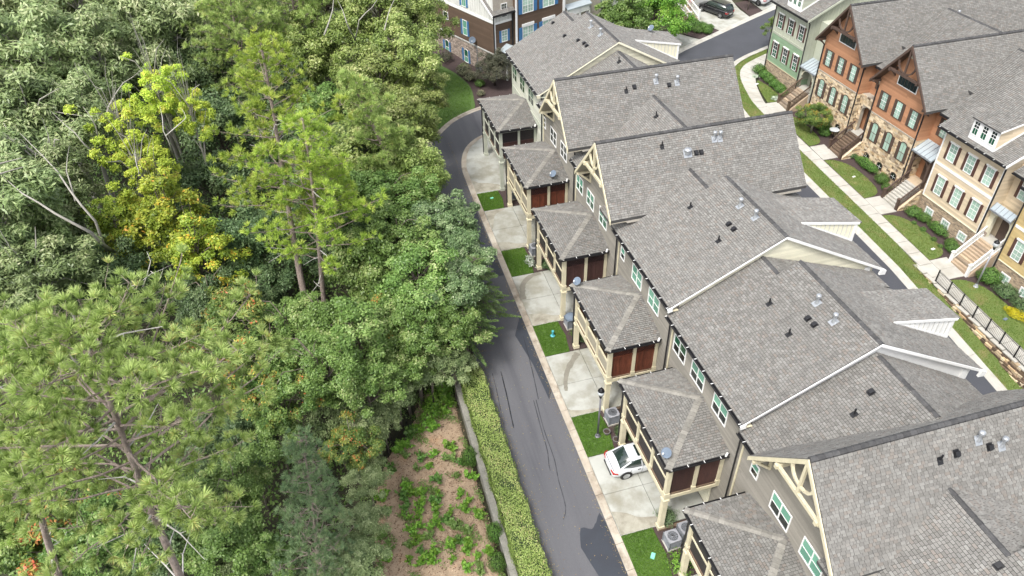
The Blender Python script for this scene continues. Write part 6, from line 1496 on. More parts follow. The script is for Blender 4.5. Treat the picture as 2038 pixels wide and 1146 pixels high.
TREES = [
('oak',9,4.4,'at the top left corner'),('oak',9.5,4.4,'at the top edge beside the corner'),('oak',9.5,4.2,'near the top edge, left of the yellow tree'),('oak',9.5,4.2,'at the top edge above the yellow tree'),('oak',9,3.8,'above the yellow tree'),
('oak',9,4.2,'on the upper left edge'),('oak',9.5,4.2,'in the upper left woods'),('oak',9,3.6,'upper left of the yellow spire'),('oak',7.5,3.0,'just above the yellow tree'),('dark',6.5,3.0,'between the yellow tree and the tall pine'),
('oak',9,3.8,'on the left edge, second band down'),('oak',9.5,3.6,'left of the yellow tree with bare limbs'),('oak',8,2.8,'touching the yellow tree on its left'),('oak',8.5,3.3,'on the left edge above the near pine'),('oak',8,2.6,'left of the yellow tree, lower down'),
('oak',9,3.2,'on the left edge below the big bare limb'),('oak',6,2.4,'above the near pine'),('oak',7,2.4,'right above the near pine'),('oak',7,2.6,'on the left edge beside the near pine'),('dark',4.5,2.6,'behind the near pine'),('dark',3.5,2.4,'between the near pine and the yellow tree'),
('yellow',10.5,1.5,'the highest spire'),('yellow',9,1.75,'its left half'),('yellow',9.2,1.35,'its right half'),('yellow',7.5,1.85,'its lower middle'),('lime',6,2.2,'below the yellow tree'),('lime',5,2.0,'right below the yellow tree'),('lime',5.5,1.6,'below left of the yellow tree'),
('dark',5,3.0,'left of the tall pines'),('dark',4,2.8,'left of the tall pines, lower'),('dark',3.5,2.6,'below left of the tall pine trunks'),('dark',2,2.2,'behind the tall pine trunks'),('dark',3.5,2.0,'above the near pine on its right'),('dark',2.4,2.0,'left of the pine trunk feet'),
('olive',9,3.4,'at the top edge'),('olive',10,3.2,'at the top edge with bare pale limbs'),('olive',8.5,2.5,'touching the brown house'),('olive',8.5,2.8,'left of the brown house'),('olive',6.5,1.7,'beside the corner lawn'),('olive',7.5,2.8,'behind the small pine'),('olive',6.5,2.1,'beside the alley bend'),('olive',6,2.8,'below the small pine'),('olive',5.5,2.3,'left of the alley bend'),('dark',4,2.6,'under the small pine'),('olive',4.5,1.7,'right beside the alley'),('fresh',4,2.6,'right of the tall pines'),
('fresh',5,2.4,'in the middle of the woods'),('fresh',5,2.4,'left of the alley, mid height'),('silver',5,2.2,'halfway down the alley'),('silver',4.2,1.8,'the one closest to the kerb'),('fresh',4.5,2.3,'left of the lower alley'),('silver',4,1.8,'below the others'),('fresh',4,2.4,'right of the pine trunk feet'),('dark',2.6,2.1,'right of the pine trunk feet'),
('fresh',3.9,2.0,'below the pine trunks'),('fresh',4,2.2,'below the pine trunks, right'),('fresh',4,1.9,'right of the near pine'),('fresh',3.5,1.8,'right of the near pine, higher'),('fresh',2.6,1.7,'above the pale thicket'),('fresh',3.2,2.0,'above the planted slope'),('fresh',2.6,1.6,'above the clipped hedge end'),('mixed',2.8,1.7,'in the lower middle woods'),
('mixed',4,2.0,'above right of the near pine'),('mixed',3.6,1.8,'right of the near pine crown'),('mixed',4,1.7,'behind the near pine crown'),('mixed',3,1.5,'right of the near pine crown, lower'),('mixed',.8,1.3,'left of the planted slope'),('rust',3.5,2.0,'in the bottom left corner'),('fresh',3.5,1.9,'on the left edge, low'),('fresh',3.5,1.9,'in the bottom left corner'),
('fresh',1.6,1.7,'just above the planted slope, in the gap'),('pale',.2,1.3,'beside the slope, under the green tree'),('pale',1.2,1.6,'above the planted slope'),('pale',.9,1.5,'by the top of the clipped hedge'),('pale',.4,1.4,'left of the planted slope'),('pale',.6,1.2,'touching the clipped hedge'),('pale',1,1.4,'in the lower middle'),('pale',-.2,1.0,'along the wire fence'),('pale',-.3,1.05,'at the lower end of the wire fence'),('pale',-.3,1.15,'at the bottom edge next to the bare slope'),('pale',.0,.9,'at the bottom edge'),('pale',-.4,.9,'at the slope corner'),('fresh',.6,1.3,'at the bottom edge'),('fresh',2,1.8,'beside the near pine trunk'),('fresh',2,1.7,'below the near pine crown'),('dark',.8,1.6,'behind the blue-green pine'),('fresh',1.6,1.4,'above the blue-green pine'),('fresh',2.4,1.7,'right of the near pine trunk, higher'),('dark',2,2.0,'left of the near pine trunk'),('fresh',3,2.0,'low, left of the near pine trunk'),('rust',3.2,1.7,'in the bottom left corner'),('dark',1.5,1.8,'under the near pine crown'),('pale',1,1.3,'at the bottom edge right of the near pine trunk'),('dark',6,3.4,'behind the top edge pines'),('olive',6,3.0,'behind the top edge pines'),('dark',4.5,3.0,'behind the twin pines, upper'),('fresh',4.5,2.8,'between the twin pines and the small pine'),('fresh',7.5,3.6,'along the top edge'),('olive',8,3.6,'along the top edge'),('olive',7.5,3.0,'above the small pine'),('dark',3.5,2.8,'behind the twin pines, lower')]
TXY = [(-29.84, 79.91), (-24.27, 78.52), (-18.85, 72.48), (-15.02, 75.25), (-11.74, 67.06), (-24.83, 64.87), (-19.92, 60.96), (-16.74, 62.12), (-13.1, 63.59), (-10.12, 65.05), (-22.08, 52.55), (-18.45, 51.46), (-16.97, 55.3), (-19.31, 46.44), (-17.13, 45.99), (-19.16, 40.22), (-18.9, 44.42), (-17.16, 37.59), (-18.9, 36.57), (-16.22, 40.34), (-14.04, 40.45), (-10.24, 50.88), (-12.57, 48.34), (-8.62, 49.61), (-11.45, 45.02), (-10.36, 42.28), (-8.74, 39.64), (-13.61, 43.78), (-8.49, 57.94), (-8.2, 50.01), (-6.91, 42.0), (-5.24, 45.48), (-8.62, 36.78), (-6.56, 39.53), (1.8, 74.66), (5.78, 65.62), (9.48, 66.24), (6.8, 56.96), (7.57, 54.96), (4.67, 55.55), (5.81, 50.09), (3.49, 48.6), (4.7, 46.1), (0.89, 50.88), (5.24, 44.48), (0.42, 43.17), (3.02, 42.66), (2.78, 37.91), (5.59, 38.45), (6.46, 36.79), (3.39, 33.72), (5.25, 33.53), (1.22, 36.57), (-0.35, 41.22), (-2.04, 32.44), (-0.95, 30.72), (-2.72, 28.87), (-4.15, 33.12), (-0.57, 28.86), (2.41, 31.43), (4.64, 31.88), (0.83, 32.83), (-7.05, 34.32), (-6.09, 30.32), (-7.8, 31.2), (-4.98, 28.69), (-1.92, 26.52), (-16.04, 24.94), (-17.62, 27.43), (-17.07, 23.15), (1.58, 31.06), (0.06, 29.82), (0.86, 30.43), (3.0, 31.14), (-1.26, 28.1), (4.5, 31.22), (-2.4, 29.42), (-1.53, 24.84), (-2.01, 22.27), (-2.58, 20.33), (-3.5, 20.02), (-0.15, 28.87), (-6.69, 20.86), (-8.11, 21.45), (-7.47, 24.04), (-7.29, 27.45), (-5.69, 28.02), (-9.15, 23.11), (-11.17, 22.36), (-12.87, 21.97), (-14.38, 23.05), (-8.63, 27.95), (-7.48, 21.11), (-5.41, 76.08), (-1.14, 66.72), (-3.39, 62.18), (-0.39, 57.24), (-7.59, 88.38), (-2.24, 86.51), (3.35, 64.81), (-1.75, 51.86)]
seen = {}
for i, (k, z, R_, where) in enumerate(TREES):
    x, y = TXY[i]; rr = random.Random(i*17+3); me, lm = CR[k][rr.randrange(len(CR[k]))]
    lab = LBL[k]+' '+where; seen[lab] = seen.get(lab, 0)+1
    b = gl(x, y)
    t = placed('tree' if k != 'pale' else 'thicket', lab, 'tree' if k != 'pale' else 'thicket', x, y, b)
    t['_k'] = lab
    inst('crown', me, t, (0, 0, z-b), (R_, R_*rr.uniform(.88, 1.12), R_*rr.uniform(.85, 1.15)), rr.uniform(0, 6.28))
    o = inst('trunk', lm, t, (0, 0, z-b), (R_, R_, (z-b)/2.6 if k not in ('pale',) else max(.3, (z-b)/2.6)), t.children[0].rotation_euler.z)
#END
GR = {l for l, n in seen.items() if n > 1}
for o in ROOTS:
    if o.get('_k'):
        if o['_k'] in GR: o['group'] = o['_k']
        del o['_k']
# ---- big bare limbs that show through the crowns
def limbs(tree_label, paths, mat='barkpale'):
    t = next(o for o in ROOTS if o.get('label', '').startswith(tree_label))
    for P in paths:
        m = MB(); r0 = P[0]; pts = [Vector(q) for q in P[1:]]; n = len(pts); rr = random.Random(int(pts[0].x*100)); fine = [pts[0]]
        for i in range(1, n): fine += [pts[i-1].lerp(pts[i], .5)+Vector((rr.uniform(-.08, .08), rr.uniform(-.08, .08), rr.uniform(-.05, .08))), pts[i]]
        m.tube([p - Vector(t.location) for p in fine], [r0*(1-.85*i/(len(fine)-1)) for i in range(len(fine))], 7)
        o = m.build('limb', mat, None, True); ROOTS.remove(o); o.parent = t
limbs('dusty grey-green oak with drooping narrow leaves above the near pine', [(0.105, (-13.91, 41.36, 5.50), (-13.16, 37.22, 9.50), (-14.42, 37.42, 10.80), (-15.89, 38.59, 11.60), (-17.73, 41.69, 11.40)), (0.087, (-14.17, 41.17, 5.50), (-13.06, 38.28, 9.50), (-13.92, 39.24, 11.00), (-15.85, 43.13, 11.40), (-17.22, 45.23, 12.00)), (0.050, (-13.88, 39.17, 10.40), (-14.09, 40.44, 11.60), (-14.01, 42.21, 12.20))])
limbs('dusty grey-green oak with drooping narrow leaves just above the yellow tree', [(0.081, (-14.74, 49.92, 8.00), (-13.36, 49.62, 11.00), (-12.65, 52.50, 11.40), (-11.20, 51.95, 12.30)), (0.068, (-14.64, 49.17, 8.00), (-14.04, 48.10, 10.60), (-14.54, 48.91, 11.60)), (0.056, (-14.21, 46.52, 9.50), (-14.81, 46.47, 11.00), (-16.59, 49.43, 11.40))])
limbs('olive green tree with pale leaf tips at the top edge with bare pale limbs', [(0.081, (3.58, 61.77, 9.00), (2.89, 57.97, 11.80), (2.68, 62.29, 12.20)), (0.068, (3.50, 61.80, 9.00), (3.95, 59.39, 11.40), (5.13, 60.16, 12.00), (6.52, 63.60, 12.20)), (.07, (1.05, 58.13, 11.00), (2.05, 59.37, 12.40), (2.77, 64.95, 12.20)), (0.062, (5.63, 57.66, 11.00), (6.37, 59.11, 12.00), (8.03, 63.06, 12.20))])
limbs('bright yellow tulip tree with bare grey twigs its right half', [(.05, (-9.92, 46.69, 8.50), (-9.65, 45.12, 11.00), (-9.96, 47.98, 11.40)), (.04, (-9.64, 45.24, 10.60), (-8.25, 45.57, 11.40), (-8.56, 46.69, 11.60)), (.035, (-12.29, 48.33, 9.50), (-11.78, 47.59, 11.00), (-11.77, 48.52, 11.60)), (.03, (-11.60, 45.05, 10.00), (-11.07, 42.23, 10.40), (-11.03, 41.62, 10.00))], 'twig')
limbs('lime and yellow tree below the yellow tree', [(.04, (-11.79, 37.16, 5.50), (-10.75, 36.68, 7.40), (-10.83, 36.97, 7.90)), (.03, (-12.59, 37.18, 5.50), (-11.58, 35.91, 6.60), (-10.73, 35.77, 7.20), (-9.53, 36.06, 7.40)), (.025, (-10.84, 36.31, 7.00), (-10.30, 35.44, 7.00), (-10.04, 35.99, 7.40))], 'twig')

# ---- pines
def tufts(C, A, per, L, wd, seed, spread=1.15):
    rg = np.random.default_rng(seed); n = len(C)*per; idx = np.repeat(np.arange(len(C)), per); A = A/np.linalg.norm(A, axis=1, keepdims=True)
    u = unit(rg, n)*spread*.75 + A[idx]; u /= np.linalg.norm(u, axis=1, keepdims=True)
    l = L*rg.uniform(.75, 1.2, n); pos = C[idx] + u*l[:, None]*.5; N = np.cross(u, unit(rg, n)); tt = rg.uniform(.2, .85, len(C))[idx] + rg.normal(0, .12, n)
    return pos, N, u, l, np.full(n, wd), tt
def pine(label, base, top, mat, seed, rmax=3.6, t0=.5, branches=34, per=34, L=.3, wd=.026, trunk=.24, dead=8, tw=1.0, conical=False, name='pine_tree', tpb=(9, 17), bark='barkpine', spread=1.15, prof=(.25, .78)):
    rg = random.Random(seed); t = placed(name, label, 'tree', base[0], base[1], base[2]); H = top[2]-base[2]; ax = Vector((top[0]-base[0], top[1]-base[1], H))
    def at(s): return ax*s + Vector((math.sin(s*5+seed)*.12, math.cos(s*4+seed)*.12, 0))*min(1, s*3)
    m = MB(); n = 12; m.tube([at(i/n) for i in range(n+1)], [trunk*(1-.85*(i/n)) + .015 for i in range(n+1)], 10); tr = m.build('trunk', bark, t, True)
    C, A = [], []; bm = MB(); gold = 2.399
    for i in range(branches):
        s = t0 + (1-t0)*(i+.5)/branches; a = i*gold + rg.uniform(-.4, .4); q = (s-t0)/(1-t0)
        ln = rmax*((1-q)**.75 if conical else (math.sin(math.pi*min(1, prof[0]+q*prof[1]))**.8))*rg.uniform(.65, 1.15) + .3
        p = at(s); d = Vector((math.cos(a), math.sin(a), (.1+.45*q) if not conical else .28)).normalized(); pts = [p]
        k = 5
        for j in range(1, k+1): pts.append(p + d*ln*j/k + Vector((rg.uniform(-.1, .1), rg.uniform(-.1, .1), .10*ln*(j/k)**2 + rg.uniform(-.05, .05))))
        bm.tube(pts, [.030*(1-j/(k+.6))*(ln/rmax+.3)+.005 for j in range(k+1)], 5, False)
        nt_ = int(rg.randint(*tpb)*tw*(.5+ln/rmax))
        for j in range(nt_):
            f = rg.uniform(.4, 1.02); b0 = pts[min(k-1, int(f*k))].lerp(pts[min(k, int(f*k)+1)], f*k-int(f*k)) if f < 1 else pts[-1]
            sd = Vector((rg.gauss(0, 1), rg.gauss(0, 1), rg.gauss(.35, .5))); sd = (sd.normalized()*(.2+.5*rg.random())*(1.1-f*.4)*(rmax/3.6)**.5)
            e = b0 + sd; bm.tube([b0, b0.lerp(e, .6)+Vector((0, 0, -.03)), e], [.008, .006, .004], 3, False)
            C.append(e); A.append((sd.normalized()+Vector((0, 0, .55))+d*.5))
    bm.build('branch', bark, t); C = np.array([list(c) for c in C]); A = np.array([list(c) for c in A])
    me = leaf_obj_mesh('needles', *tufts(C, A, per, L, wd, seed, spread), LM[mat]); o = bpy.data.objects.new('needles', me); COL.objects.link(o); adopt(o, t)
    if dead:
        for i in range(dead):
            dm = MB()
            s = rg.uniform(t0*.75, t0+.3); a = rg.uniform(0, 6.28); p = at(s); d = Vector((math.cos(a), math.sin(a), rg.uniform(-.1, .25))); l = rg.uniform(.7, 2.0)*rmax/3.6; q = p+d*l*.5+Vector((0, 0, rg.uniform(-.1, .1))); e = q+d*l*.5+Vector((rg.uniform(-.3, .3), rg.uniform(-.3, .3), rg.uniform(-.15, .2)))
            dm.tube([p, q, e], [.035, .022, .008], 5, False); dm.tube([q, q+Vector((rg.uniform(-.4, .4), rg.uniform(-.4, .4), .1))], [.014, .005], 4, False)
            dm.tube([q, e], [.004, .004], 3, False); dm.build('dead_branch', 'twig', t)
    return t
def base_of(x, y): return (x, y, gl(x, y))
NP = [('tall near pine leaning out of the bottom left corner', (-7.60, 15.51, 9.00), (-6.71, 15.88, 19.50), 'pinenear', 1, dict(rmax=4.5, t0=.70, branches=58, per=66, L=.26, wd=.023, trunk=.22, dead=12, tpb=(15, 22), tw=1.05, prof=(.13, .87))),
 ('second near pine left of the tall one, at the left edge', (-13.24, 20.14, 9.00), (-10.03, 18.13, 17.50), 'pinenear', 2, dict(rmax=2.6, t0=.66, branches=40, per=60, L=.26, wd=.023, trunk=.2, dead=6, tpb=(13, 19), tw=1.0, prof=(.15, .85))),
 ('tall pine with twin bare trunk in the middle of the woods, left one', (-3.33, 37.61, 3.50), (-2.67, 40.46, 17.50), 'pine', 3, dict(rmax=3.7, t0=.52, branches=54, per=34, L=.34, wd=.034, trunk=.25, dead=16, tpb=(10, 16), tw=.95)),
 ('tall pine right beside the left twin, its trunk reddish', (-2.24, 37.27, 3.50), (-1.22, 36.62, 14.50), 'pine', 4, dict(rmax=3.2, t0=.46, branches=42, per=34, L=.34, wd=.034, trunk=.2, dead=9, tpb=(10, 16), tw=.95)),
 ('slender pine trunk with small tuft behind the twin pines', (-0.80, 41.84, 3.50), (-0.72, 36.85, 11.50), 'pine', 5, dict(rmax=1.9, t0=.55, branches=24, per=28, L=.34, wd=.032, trunk=.16, dead=4, tpb=(10, 16), tw=1)),
 ('small crowned pine left of the olive trees', (3.43, 45.79, 8.50), (2.08, 46.11, 12.50), 'pinenear', 6, dict(rmax=1.9, t0=.45, branches=34, per=30, L=.34, wd=.034, trunk=.26, dead=5, tpb=(12, 20), tw=1.1)),
 ('green pine at the top edge, left of centre', (-5.85, 64.24, 8.00), (-5.47, 64.79, 13.50), 'pinenear', 7, dict(rmax=4.0, t0=.42, branches=60, per=28, L=.38, wd=.04, trunk=.22, dead=6, tpb=(14, 22), tw=1.1)),
 ('broad green pine at the top edge above the twin pines', (-1.07, 68.74, 8.00), (-0.59, 68.81, 13.50), 'pinenear', 8, dict(rmax=3.8, t0=.42, branches=60, per=28, L=.38, wd=.04, trunk=.22, dead=6, tpb=(14, 22), tw=1.1)),
 ('green pine reaching beyond the top edge, left of the other two', (-9.42, 72.99, 8.00), (-8.56, 73.34, 13.50), 'pinenear', 9, dict(rmax=3.6, t0=.42, branches=60, per=28, L=.38, wd=.04, trunk=.22, dead=4, tpb=(14, 22), tw=1.1)),
 ('low blue-green pine near the bottom edge', (-4.28, 19.77, 0.80), (-3.57, 21.65, 7.40), 'pineblue', 10, dict(rmax=2.2, t0=.18, branches=84, per=30, L=.26, wd=.02, trunk=.11, dead=2, conical=True, tpb=(9, 15)))]
for lab, pb, pt, mat, sd, kw in NP:
    d = Vector(pt)-Vector(pb); g0 = gl(pb[0], pb[1]); s = (g0-pb[2])/d.z; b = Vector(pb)+d*s*.6; b.z = gl(b.x, b.y)
    pine(lab, tuple(b), pt, mat, sd, **kw)

# ---- feathery conifers leaning over the alley
def feather(label, x, y, z, R_, H_, seed):
    rg = np.random.default_rng(seed); rr = random.Random(seed); b = gl(x, y); t = placed('conifer', label, 'tree', x, y, b); bm = MB(); hgt = z-b+H_*.5
    bm.tube([(0, 0, 0), (.1, 0, hgt*.5), (0, 0, hgt)], [.14, .09, .02], 7); Cs, Ns, Ds = [], [], []
    for i in range(70):
        s = .3+.68*i/70; a = i*2.4+rr.uniform(-.3, .3); ln = R_*(1.15-s)*rr.uniform(.7, 1.2)+.25; p = Vector((0, 0, hgt*s)); d = Vector((math.cos(a), math.sin(a), .12)); pts = [p+d*ln*q+Vector((0, 0, -.22*ln*q*q)) for q in (0, .33, .66, 1)]
        bm.tube(pts, [.025, .018, .01, .004], 4, False)
        n = int(150*ln); f = rg.random(n)**.7; side = rg.uniform(-1, 1, n)*.34*(1.1-f); dd = np.array(d); sd = np.cross(dd, [0, 0, 1.]); sd /= np.linalg.norm(sd)
        C = np.array(p)[None]+dd[None]*ln*f[:, None]+sd[None]*side[:, None]; C[:, 2] -= .22*ln*f*f+np.abs(side)*.25+rg.uniform(0, .06, n)
        Cs.append(C); Ns.append(np.array([0, 0, 1.])+unit(rg, n)*.6); Ds.append(dd[None]*.8+sd[None]*np.sign(side)[:, None]+unit(rg, n)*.25)
    bm.build('trunk', 'bark', t); C = np.concatenate(Cs); n = len(C)
    me = leaf_obj_mesh('foliage', C, np.concatenate(Ns), np.concatenate(Ds), .15*rg.uniform(.7, 1.3, n), .035, rg.beta(2, 2, n), LM['feather']); o = bpy.data.objects.new('foliage', me); COL.objects.link(o); adopt(o, t)
feather('feathery conifer reaching over the alley beside the third drive', 6.9, 34.6, 3.0, 2.6, 4.6, 1); feather('feathery conifer just above the clipped hedge', 5.7, 33.0, 2.2, 2.5, 4.4, 2); feather('slim feathery conifer at the alley edge, highest of the three', 7.3, 38.6, 3.0, 2.0, 4.2, 3)
# ---- hedge
def hedge():
    rg = np.random.default_rng(5); x0, x1, h = 4.88, 6.28, .86; n1 = 26000; y = rg.uniform(11, 31.6, n1); x = rg.uniform(x0, x1, n1); wob = .05*np.sin(y*2.1)+.04*np.sin(y*5.3+1)
    z = np.full(n1, h)+rg.uniform(-.14, .03, n1)+wob*.9+.06*np.sin(x*6+y*4.3)*np.sin(y*1.3)+(rg.random(n1) < .02)*rg.uniform(0, .16, n1); ed = np.minimum(x-x0, x1-x); z -= np.clip(.12-ed, 0, 1)*.8
    n2 = 15000; y2 = rg.uniform(11, 31.6, n2); sd = rg.random(n2) < .7; x2 = np.where(sd, x0, x1)+rg.normal(0, .05, n2)+.07*np.sin(y2*3.1+np.where(sd, 0, 2)); z2 = rg.uniform(.0, h-.03, n2)
    C = np.column_stack([np.concatenate([x+wob*.5, x2]), np.concatenate([y, y2]), np.concatenate([z, z2])]); C[:, 2] += SL*(C[:, 1]-52.5)
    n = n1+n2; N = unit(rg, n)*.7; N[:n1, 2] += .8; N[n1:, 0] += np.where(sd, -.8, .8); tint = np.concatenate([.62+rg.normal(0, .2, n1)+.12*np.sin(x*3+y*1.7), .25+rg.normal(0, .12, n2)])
    t = emp('hedge', 'long clipped pale green hedge between the alley and the retaining wall', 'hedge', (5.6, 21, gp(0, 21)))
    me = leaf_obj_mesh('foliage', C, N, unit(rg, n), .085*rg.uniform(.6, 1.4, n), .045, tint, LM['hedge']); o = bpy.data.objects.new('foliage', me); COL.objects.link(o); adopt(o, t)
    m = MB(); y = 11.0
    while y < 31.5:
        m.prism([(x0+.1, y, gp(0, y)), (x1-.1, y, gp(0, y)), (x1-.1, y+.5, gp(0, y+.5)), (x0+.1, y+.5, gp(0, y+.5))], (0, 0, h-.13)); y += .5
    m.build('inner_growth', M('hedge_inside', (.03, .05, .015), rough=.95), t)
hedge()
# ---- shrubs
def shrub_mesh(k, seed, n, l, w, mat, round_=.12, flat=.8):
    rg = np.random.default_rng(seed); u = unit(rg, n); u = u[u[:, 2] > -.35]; n = len(u); r = 1-rg.random(n)**2*.45; lob = 1+round_*np.sin(u[:, 0]*5+seed)*np.sin(u[:, 1]*6+1)+round_*.6*np.sin(u[:, 2]*8); C = u*(r*lob)[:, None]*np.array([1, 1, flat])
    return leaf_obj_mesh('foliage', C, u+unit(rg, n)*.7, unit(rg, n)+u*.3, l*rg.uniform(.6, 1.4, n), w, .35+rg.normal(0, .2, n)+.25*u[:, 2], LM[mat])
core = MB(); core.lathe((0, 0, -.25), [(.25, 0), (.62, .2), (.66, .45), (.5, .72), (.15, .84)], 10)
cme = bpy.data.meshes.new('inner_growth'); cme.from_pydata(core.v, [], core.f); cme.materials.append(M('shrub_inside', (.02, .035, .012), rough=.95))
SH = {'box': shrub_mesh('box', 1, 3200, .13, .07, 'box'), 'box2': shrub_mesh('box2', 2, 3200, .13, .07, 'box', .2), 'burg': shrub_mesh('b', 3, 1800, .16, .07, 'burg', .35), 'pink': shrub_mesh('p', 4, 3000, .12, .06, 'pinkish', .25), 'gold': shrub_mesh('g', 5, 2600, .16, .05, 'gold', .2, .6), 'white': shrub_mesh('w', 6, 500, .3, .16, 'white', .3, .7), 'loose': shrub_mesh('l', 7, 1500, .17, .08, 'plant', .4), 'dk': shrub_mesh('d', 8, 2600, .15, .08, 'dark', .25), 'blue': shrub_mesh('bl', 9, 2400, .22, .04, 'pineblue', .3)}
def shrub(kind, label, x, y, r, h=None, z=None, group=None, stretch=1, rz=0):
    z = (gp(x, y) if z is None else z); t = placed('shrub', label, 'shrub', x, y, z, 0, group); h = h or r
    inst('foliage', SH[kind], t, (0, 0, h*.62), (r, r*stretch, h), rz)
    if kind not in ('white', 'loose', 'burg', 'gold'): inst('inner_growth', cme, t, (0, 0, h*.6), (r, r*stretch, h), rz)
for i, (x, y, r) in enumerate(((43.0-.3, 61.9, .68), (42.75, 60.85, .58), (42.72, 59.9, .6), (42.72, 58.95, .56), (42.75, 58.0, .58), (42.7, 57.2, .45))):
    shrub('box' if i % 2 else 'box2', ('round clipped shrub at the street-bend corner of the green house' if i == 0 else 'small round shrub next to the steps of the green house' if i == 5 else 'clipped green shrub in the row under the green house windows'), x, y, r, group=None if i in (0, 5) else 'shrubs under the green house windows')
shrub('white', 'white-edged hosta beside the round shrub by the green house', 42.0, 61.2, .35, .25); shrub('white', 'white-edged hosta at the foot of the green house steps', 41.55, 56.7, .42, .3)
shrub('box', 'dark green hedge-like shrub under the small tree by the far orange house', 42.7, 51.0, .6, .6, stretch=2.4); shrub('box2', 'low shrub next to the round table', 42.4, 49.9, .5, .5)
shrub('dk', 'tiny dark shrub at the downspout between the orange houses', 42.75, 46.15, .33)
shrub('box', 'long clipped hedge shrub with yellow tips under the near orange house', 42.8, 44.4, .42, .62, stretch=3.4); shrub('box2', 'round shrub after the long hedge under the near orange house', 42.75, 42.3, .55, .62); shrub('box', 'small round shrub at the steps of the near orange house', 42.55, 41.35, .42, .42)
for i, (x, y, r, h, s_, l) in enumerate(((42.45, 37.9, .62, .55, 1, 'wide round shrub at the far corner under the beige house'), (42.75, 37.1, .5, .5, 1.1, 'second round shrub under the beige house, next to the wide one'), (42.8, 35.6, .42, .58, 2.2, 'long clipped hedge shrub under the beige house basement windows'), (42.65, 34.0, .42, .5, 1, 'upper round shrub beside the white stair rail'), (42.35, 33.45, .5, .55, 1, 'lower round shrub beside the white stair rail'))): shrub('box' if i % 2 else 'box2', l, x, y, r, h, stretch=s_)
for i, (x, y, r) in enumerate(((41.85, 37.0, .2), (41.95, 36.1, .24), (41.95, 34.9, .22), (41.9, 34.1, .2))): shrub('box2', 'tiny round young shrub in the mulch before the beige house', x, y, r, group='tiny shrubs before the beige house')
shrub('box', 'large bright round shrub under the lamp at the golden house', 42.5, 30.0, .8, .8); shrub('dk', 'dark glossy shrub right of the large round one', 42.6, 28.5, .68, .65, stretch=1.2); shrub('dk', 'dark glossy shrub at the right photo edge', 42.7, 27.0, .6, .6, stretch=1.3)
shrub('gold', 'bright golden yellow shrub at the right edge', 41.9, 26.6, .55, .42, stretch=1.7, rz=.3)
for i, (x, y, r) in enumerate(((41.2, 73.3, .7), (41.0, 72.1, .6), (41.9, 72.3, .62), (42.0, 73.1, .5), (42.7, 72.5, .45), (40.4, 72.9, .7), (41.9, 71.6, .55), (41.3, 74.2, .6))): shrub('box2' if i % 2 else 'box', 'rounded shrub in the corner bed by the top driveway', x, y, r, group='shrubs in the corner bed by the top driveway')
# beds by the brown house
for k, l, x, y, r in (('burg', 'dusky purple shrub under the brick wall of the brown house', 13.05, 73.0, .75), ('box', 'small green shrub left of the dusky purple one', 12.2, 73.6, .45), ('pink', 'large pinkish-green shrub in the bed by the corner lawn', 14.15, 69.7, .75), ('pink', 'second pinkish-green shrub, closer to the alley', 14.5, 68.4, .7), ('loose', 'bright green shrub top between the two pinkish ones', 14.3, 70.6, .5), ('box2', 'green shrub by the trunk of the dark leaved tree', 15.1, 67.0, .5), ('pink', 'small straw-tinted shrub near the first porch roof', 14.75, 65.2, .42), ('dk', 'dark round shrub at the left end of the bed', 11.3, 74.6, .6)): shrub(k, l, x, y, r)
# shrubs in the side beds
shrub('dk', 'glossy dark green shrub beside the conditioner near the lamp post', 12.95, 25.1, .42); shrub('dk', 'glossy dark shrub behind the post above the white car', 13.5, 24.6, .4); shrub('white', 'pale variegated shrub edging the lawn by the third porch', 12.2, 40.6, .35, .4, stretch=2); shrub('dk', 'dark shrub under the third porch', 13.3, 39.9, .5)
shrub('loose', 'light green shrub beside the dome covered conditioner', 12.95, 33.1, .32); shrub('dk', 'dark shrub under the fourth porch', 13.5, 32.5, .5); shrub('blue', 'low blue-green juniper at the post below the white car drive', 13.2, 19.45, .55, .4); shrub('loose', 'light green leggy shrub at the bottom right lawn', 12.7, 16.9, .62, .6)
# young plants on the bare slope
PL = [(3.5, 31.6), (4.0, 30.8), (2.7, 29.5), (3.6, 30.3), (1.9, 29.7), (1.2, 29.4), (0.5, 28.8), (1.0, 28.7), (0.7, 28.1), (-0.2, 27.5), (0.4, 26.4), (1.2, 27.0), (1.6, 27.7), (2.3, 27.6), (1.9, 26.9), (3.2, 27.8), (3.2, 27.0), (3.7, 26.5), (3.3, 25.8), (3.9, 25.5), (-1.1, 25.8), (-0.8, 24.9), (0.5, 26.0), (0.2, 25.5), (0.8, 25.5), (1.3, 25.3), (1.0, 24.8), (2.3, 25.8), (2.1, 25.0), (1.9, 24.6), (0.1, 24.8), (0.3, 24.2), (0.8, 24.3), (1.7, 24.1), (3.2, 24.5), (3.6, 24.0), (2.4, 23.7), (3.2, 23.6), (-1.4, 23.6), (-1.1, 23.1), (0.2, 23.4), (0.7, 23.5), (1.5, 23.4), (1.7, 23.2), (0.5, 22.8), (1.2, 22.7), (2.5, 22.8), (3.2, 22.4), (3.9, 23.0), (-0.1, 22.6), (0.5, 22.1), (-0.2, 21.8), (0.9, 21.8), (1.0, 21.3), (2.0, 21.9), (2.0, 21.1), (2.9, 21.3), (3.3, 20.7), (0.3, 21.4), (-1.7, 22.0), (-1.3, 22.2), (2.6, 20.4), (4.0, 20.7), (2.5, 22.0), (3.3, 20.1), (2.2, 23.3), (4.2, 22.0)]
